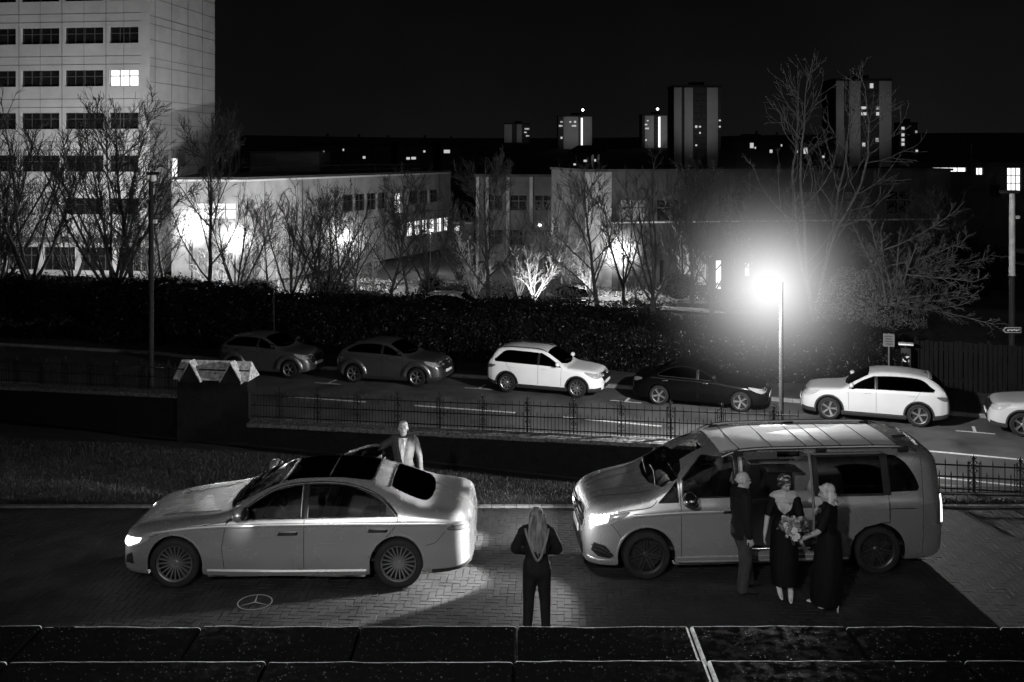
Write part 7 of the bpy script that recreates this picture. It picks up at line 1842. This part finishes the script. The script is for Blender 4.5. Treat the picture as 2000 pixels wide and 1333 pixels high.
garden_lamp('small distant garden lamp below the row of small lit panes', 841, 450, 88, 1300, .8, 3)
garden_lamp('small distant garden lamp in front of the middle block with pale columns', 1054, 440, 84, 700, .7, 2.5)
garden_lamp('low glaring garden lamp between two small floodlit trees by the pale path', 1209, 492, 64, 8000, 2.6, 5)
# added low floodlights, unseen in the planting, brightening the tower and small trees
def added_flood(label, px, Y, target, e, size=95):
    x = (px-1000)/F*Y; z = land_z(Y); t = thing('added_floodlight', label, 'added floodlight', (x, Y, z), 0, 'added low floodlights in the planting'); m = MB(); m.bbox((0, 0, .14), (.3, .18, .22), .03); m.build('lamp_body', MT['plastic'], t); m = MB(); m.box((0, .0, .255), (.22, .12, .01)); m.build('lens', B_lit, t)
    l = bpy.data.lights.new('added_floodlight_beam', 'SPOT'); l.energy = e; l.spot_size = R(size); l.spot_blend = .8; l.shadow_soft_size = .1; o = bpy.data.objects.new('added_floodlight_beam', l); COL.objects.link(o); o.location = (x, Y, z+.34); aim(o, target)
added_flood('added unseen floodlight behind the hedge, brightening the tower foot by the photo edge', 40, 68, P(60, 430, 81), 5500, 120)  # lamp added to brighten the tower's lower front
added_flood('added unseen floodlight behind the hedge, brightening the tower near its corner', 225, 69, P(200, 430, 81), 5500, 120)  # second added lamp, brightens the tower towards its corner
added_flood('added unseen floodlight under the brightest floodlit tree', 1052, 53.0, P(1040, 520, 55), 1800, 110)
added_flood('added unseen floodlight by the pale path under the small tree left of the low lamp', 1140, 56.5, P(1152, 500, 58), 900, 100)
# ================================================================ sky and lamps
w = bpy.data.worlds.new('World'); SC.world = w; w.use_nodes = True
nt = w.node_tree; bg = nt.nodes['Background']
sky = nt.nodes.new('ShaderNodeTexSky'); sky.sky_type = 'NISHITA'; sky.sun_disc = False
sky.sun_elevation = R(-4); sky.sun_rotation = R(150); sky.air_density = 1.5; sky.dust_density = 2
bw = nt.nodes.new('ShaderNodeRGBToBW'); nt.links.new(sky.outputs[0], bw.inputs[0])
tc = nt.nodes.new('ShaderNodeTexCoord'); nz = nt.nodes.new('ShaderNodeTexNoise'); nz.inputs['Scale'].default_value = 2.2; nz.inputs['Detail'].default_value = 5
nt.links.new(tc.outputs['Generated'], nz.inputs['Vector'])
mr = nt.nodes.new('ShaderNodeMapRange'); mr.inputs['From Min'].default_value = .3; mr.inputs['From Max'].default_value = .7; mr.inputs['To Min'].default_value = .0018; mr.inputs['To Max'].default_value = .0045
nt.links.new(nz.outputs['Fac'], mr.inputs['Value'])
sz = nt.nodes.new('ShaderNodeSeparateXYZ'); nt.links.new(tc.outputs['Generated'], sz.inputs[0])
gr = nt.nodes.new('ShaderNodeMapRange'); gr.inputs['From Min'].default_value = 0; gr.inputs['From Max'].default_value = .16; gr.inputs['To Min'].default_value = 2.1; gr.inputs['To Max'].default_value = 1.0
nt.links.new(sz.outputs['Z'], gr.inputs['Value'])
gm = nt.nodes.new('ShaderNodeMath'); gm.operation = 'MULTIPLY'; nt.links.new(mr.outputs['Result'], gm.inputs[0]); nt.links.new(gr.outputs['Result'], gm.inputs[1])
ad = nt.nodes.new('ShaderNodeMath'); ad.operation = 'MULTIPLY_ADD'; ad.inputs[1].default_value = .02
nt.links.new(bw.outputs[0], ad.inputs[0]); nt.links.new(gm.outputs[0], ad.inputs[2])
nt.links.new(ad.outputs[0], bg.inputs['Color']); bg.inputs['Strength'].default_value = 1.0
FILL_SUN = lamp('fill_sun', 'SUN', (0, 0, 60), .035); FILL_SUN.data.angle = R(.5)  # weak sun lamp added as fill from the camera side
FILL_SUN.rotation_euler = (R(52), 0, R(18))

M_pole = mat('pole_paint', .012, .7, noise_amt=.3, noise_scale=6)
M_polew = mat('pole_pale', .30, .45, noise_amt=.3, noise_scale=6)
M_bulb = emat('lit_lantern', 60); M_under = mat('lamp_bowl', .7, .3, noise_amt=.1, emit=.0)
# --- the bright street lamp
q = P(1526, 600, 25.3); base = Vector((q.x, q.y, -2.3)); z1 = P(1505, 555, 25.3).z
t = thing('street_lamp', 'glaring lit street lamp on a slim pole behind the silver van', 'street lamp', base)
m = MB(); m.tube([(0, 0, 0), (0, 0, 1.1)], .095, 12); m.tube([(0, 0, 1.1), (0, 0, 1.16), (0, 0, z1+2.3+.05)], [.095, .062, .05], 12); m.build('pole', M_pole, t, smooth=40)
m = MB(); m.tube([(0, 0, z1+2.3), (-.04, 0, z1+2.36), (-.10, 0, z1+2.38)], .022, 8); m.build('arm', M_pole, t, smooth=40)
m = MB(); m.bbox((-.32, .0, z1+2.425), (.30, .14, .05), .02); hd = m.build('lamp_head', M_pole, t, smooth=40)
m = MB(); m.bbox((-.32, 0, z1+2.26), (.62, .30, .36), .09); m.build('lantern', M_bulb, t, smooth=40)
LX = base+Vector((-.32, 0, z1+2.22-.25))
L1 = lamp('street_lamp_light', 'POINT', base+Vector((-.32, -.02, z1+2.0)), 3200, shadow_soft_size=.12) if False else None
l = bpy.data.lights.new('street_lamp_light', 'POINT'); l.energy = 8000; l.shadow_soft_size = .10
lo = bpy.data.objects.new('street_lamp_light', l); COL.objects.link(lo); lo.location = base+Vector((-.32, 0, z1+2.3-.36))
bloom_volume('street_lamp_bloom', t, (-.32, 0, z1+2.22), 4.2, .85, 4.8)
# --- dark street lamp on the left
q = P(295, 400, 31.7); bz = -2.45; zt = P(295, 338, 31.7).z-bz
t = thing('street_lamp', 'tall unlit black lamp post with a small lantern in front of the bare trees', 'street lamp', (q.x, q.y, bz))
m = MB(); m.tube([(0, 0, 0), (0, 0, 1.4), (0, 0, 1.5), (0, 0, zt-.25)], [.12, .12, .09, .07], 12); m.build('pole', M_pole, t, smooth=40)
m = MB(); m.bbox((.06, 0, zt-.02), (.36, .26, .10), .03); m.build('lamp_head', M_pole, t, smooth=40)
m = MB(); m.lathe([(.06, 0), (.11, .04), (.10, .20), (.05, .22)], 14, Matrix.Translation((.06, 0, zt-.28))); m.build('lantern', M_under, t, smooth=40)
m = MB(); m.bbox((.13, 0, zt-1.55), (.12, .1, .12), .02); m.build('camera_box', M_under, t)
# --- tall lamp post on the right
q = P(1977, 500, 35.5); bz = -2.2; zt = P(1977, 378, 35.5).z-bz
t = thing('street_lamp', 'tall lamp post with a pale upper half and a direction sign, beside the board fence', 'street lamp', (q.x, q.y, bz))
m = MB(); m.tube([(0, 0, 0), (0, 0, 1.3), (0, 0, 1.4), (0, 0, zt*.58)], [.15, .15, .115, .11], 12); m.build('pole', M_pole, t, smooth=40)
m = MB(); m.tube([(0, 0, zt*.58), (0, 0, zt*.585), (0, 0, zt)], [.14, .11, .10], 12); m.build('upper_pole', M_polew, t, smooth=40)
m = MB(); m.bbox((-.1, 0, zt+.05), (.62, .30, .12), .04); m.build('lamp_head', M_pole, t, smooth=40)
m = MB(); m.bbox((.16, 0, zt-.85), (.2, .12, .12), .03); m.build('camera_box', M_polew, t)
sg = MB(); Mx = Matrix.Translation((-.06, -.14, zt*.305)) @ Matrix.Rotation(R(90), 4, 'X'); sg.prism([(-.36, 0), (-.26, .10), (.30, .10), (.30, -.10), (-.26, -.10)], 0, .02, Mx); so = sg.build('direction_sign', mat('sign_face', .30, .5, noise_amt=.15), t, fixn=True)
sb = MB(); Mx2 = Matrix.Translation((-.06, -.165, zt*.305)) @ Matrix.Rotation(R(90), 4, 'X'); sb.prism([(-.31, 0), (-.24, .075), (.275, .075), (.275, -.075), (-.24, -.075)], 0, .004, Mx2); sb.build('sign_panel', mat('sign_dark', .03, .5, noise_amt=.2), so, fixn=True)
st = MB()
for i, wd_ in enumerate((.06, .03, .07, .05, .08, .04)):
    st.box((-.20+sum((.06, .03, .07, .05, .08, .04)[:i])+.02*i+wd_/2-.06, -.175, zt*.305+(.012 if i % 2 else -.004)), (wd_, .004, .045))
st.build('sign_lettering', mat('sign_white', .7, .5, noise_amt=.1), so)

# --- headlights of the two cars in the drive
def spot(name, loc, target, e, size, blend=.4, soft=.05):
    l = bpy.data.lights.new(name, 'SPOT'); l.energy = e; l.spot_size = R(size); l.spot_blend = blend; l.shadow_soft_size = soft
    o = bpy.data.objects.new(name, l); COL.objects.link(o); o.location = loc; aim(o, target); return o
bpy.context.view_layer.update()
for y in (-.70, .70):
    p = van.matrix_world @ Vector((-2.70, y, .83)); d = van.matrix_world @ Vector((-8.5, y*1.15, .10))
    spot('van_headlight_beam', p, d, 5600, 50, .15)
    p = van.matrix_world @ Vector((-2.72, y, .80)); spot('van_headlight_spill', p, van.matrix_world @ Vector((-5.2, y*3.2, .0)), 520, 110, .8)
for y in (-.80, .80): lamp('headlight_lens_glow', 'POINT', van.matrix_world @ Vector((-2.92, y*1.08, .86)), 22, shadow_soft_size=.03)
for y in (-.86, .86): lamp('headlight_lens_glow', 'POINT', sal.matrix_world @ Vector((-2.72, y, .64)), 3, shadow_soft_size=.03)
for y in (-.72, .72):
    p = sal.matrix_world @ Vector((-2.66, y, .64)); d = sal.matrix_world @ Vector((-9, y, -.3)); spot('saloon_headlight_beam', p, d, 22, 70, .6)
p = sal.matrix_world @ Vector((-.80, -1.42, .98)); spot('mirror_approach_light', p, p+Vector((-.02, .5, -.16)), 5, 48, 1, .04)
lamp('cabin_light', 'POINT', van.matrix_world @ Vector((3.1-2.685, .1, 1.68)), 5, shadow_soft_size=.05)
# --- courtesy emblem light painted as a thin glowing mesh on the pavers
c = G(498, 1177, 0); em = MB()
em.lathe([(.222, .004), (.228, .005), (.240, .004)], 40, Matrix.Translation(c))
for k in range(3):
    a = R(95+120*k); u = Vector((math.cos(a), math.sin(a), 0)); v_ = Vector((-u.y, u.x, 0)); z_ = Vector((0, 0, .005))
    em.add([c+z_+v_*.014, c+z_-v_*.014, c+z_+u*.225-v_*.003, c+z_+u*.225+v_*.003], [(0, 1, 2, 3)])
o = em.build('painted_emblem', emat('painted_emblem_light', .12)); tag(o, 'ring and three pointed star emblem of painted light on the pavers beside the saloon car', 'light emblem')
# added uplighters, unseen, brightening the hall front for the cars to mirror
for x in (-12.5, -5, 2.5, 10):
    t = thing('added_uplighter', 'added unseen uplighter brightening the hall front behind the camera', 'added floodlight', (x, 3.6, 1.5), 0, 'added uplighters behind the camera')
    m = MB(); m.bbox((0, 0, .12), (.4, .22, .24), .03); m.build('lamp_body', MT['plastic'], t)
    spot('added_uplighter_beam', (x, 3.6, 1.9), (x, -1, 8.6), 9500, 82, .9, .1)

# added fill lantern, unseen, lighting people and cars from behind the camera
t = thing('added_fill_lantern', 'added unseen fill lantern on the stone hall front above the camera', 'added lantern', (-2.2, -.6, 7.4))
m = MB(); m.tube([(0, -.28, .3), (0, .5, .45), (0, .75, .40)], .03, 8); m.build('bracket', MT['plastic'], t)
m = MB(); m.lathe([(.0, .02), (.16, .04), (.20, .30), (0, .32)], 8, Matrix.Translation((0, .75, .0))); m.build('lantern', M_bulb, t)
m = MB(); m.lathe([(.26, .32), (.05, .48), (0, .50)], 8, Matrix.Translation((0, .75, .0))); m.build('cap', MT['plastic'], t)
spot('added_fill_light', (-2.2, .42, 7.5), (-.2, 15, .6), 4300, 60, 1, .12)
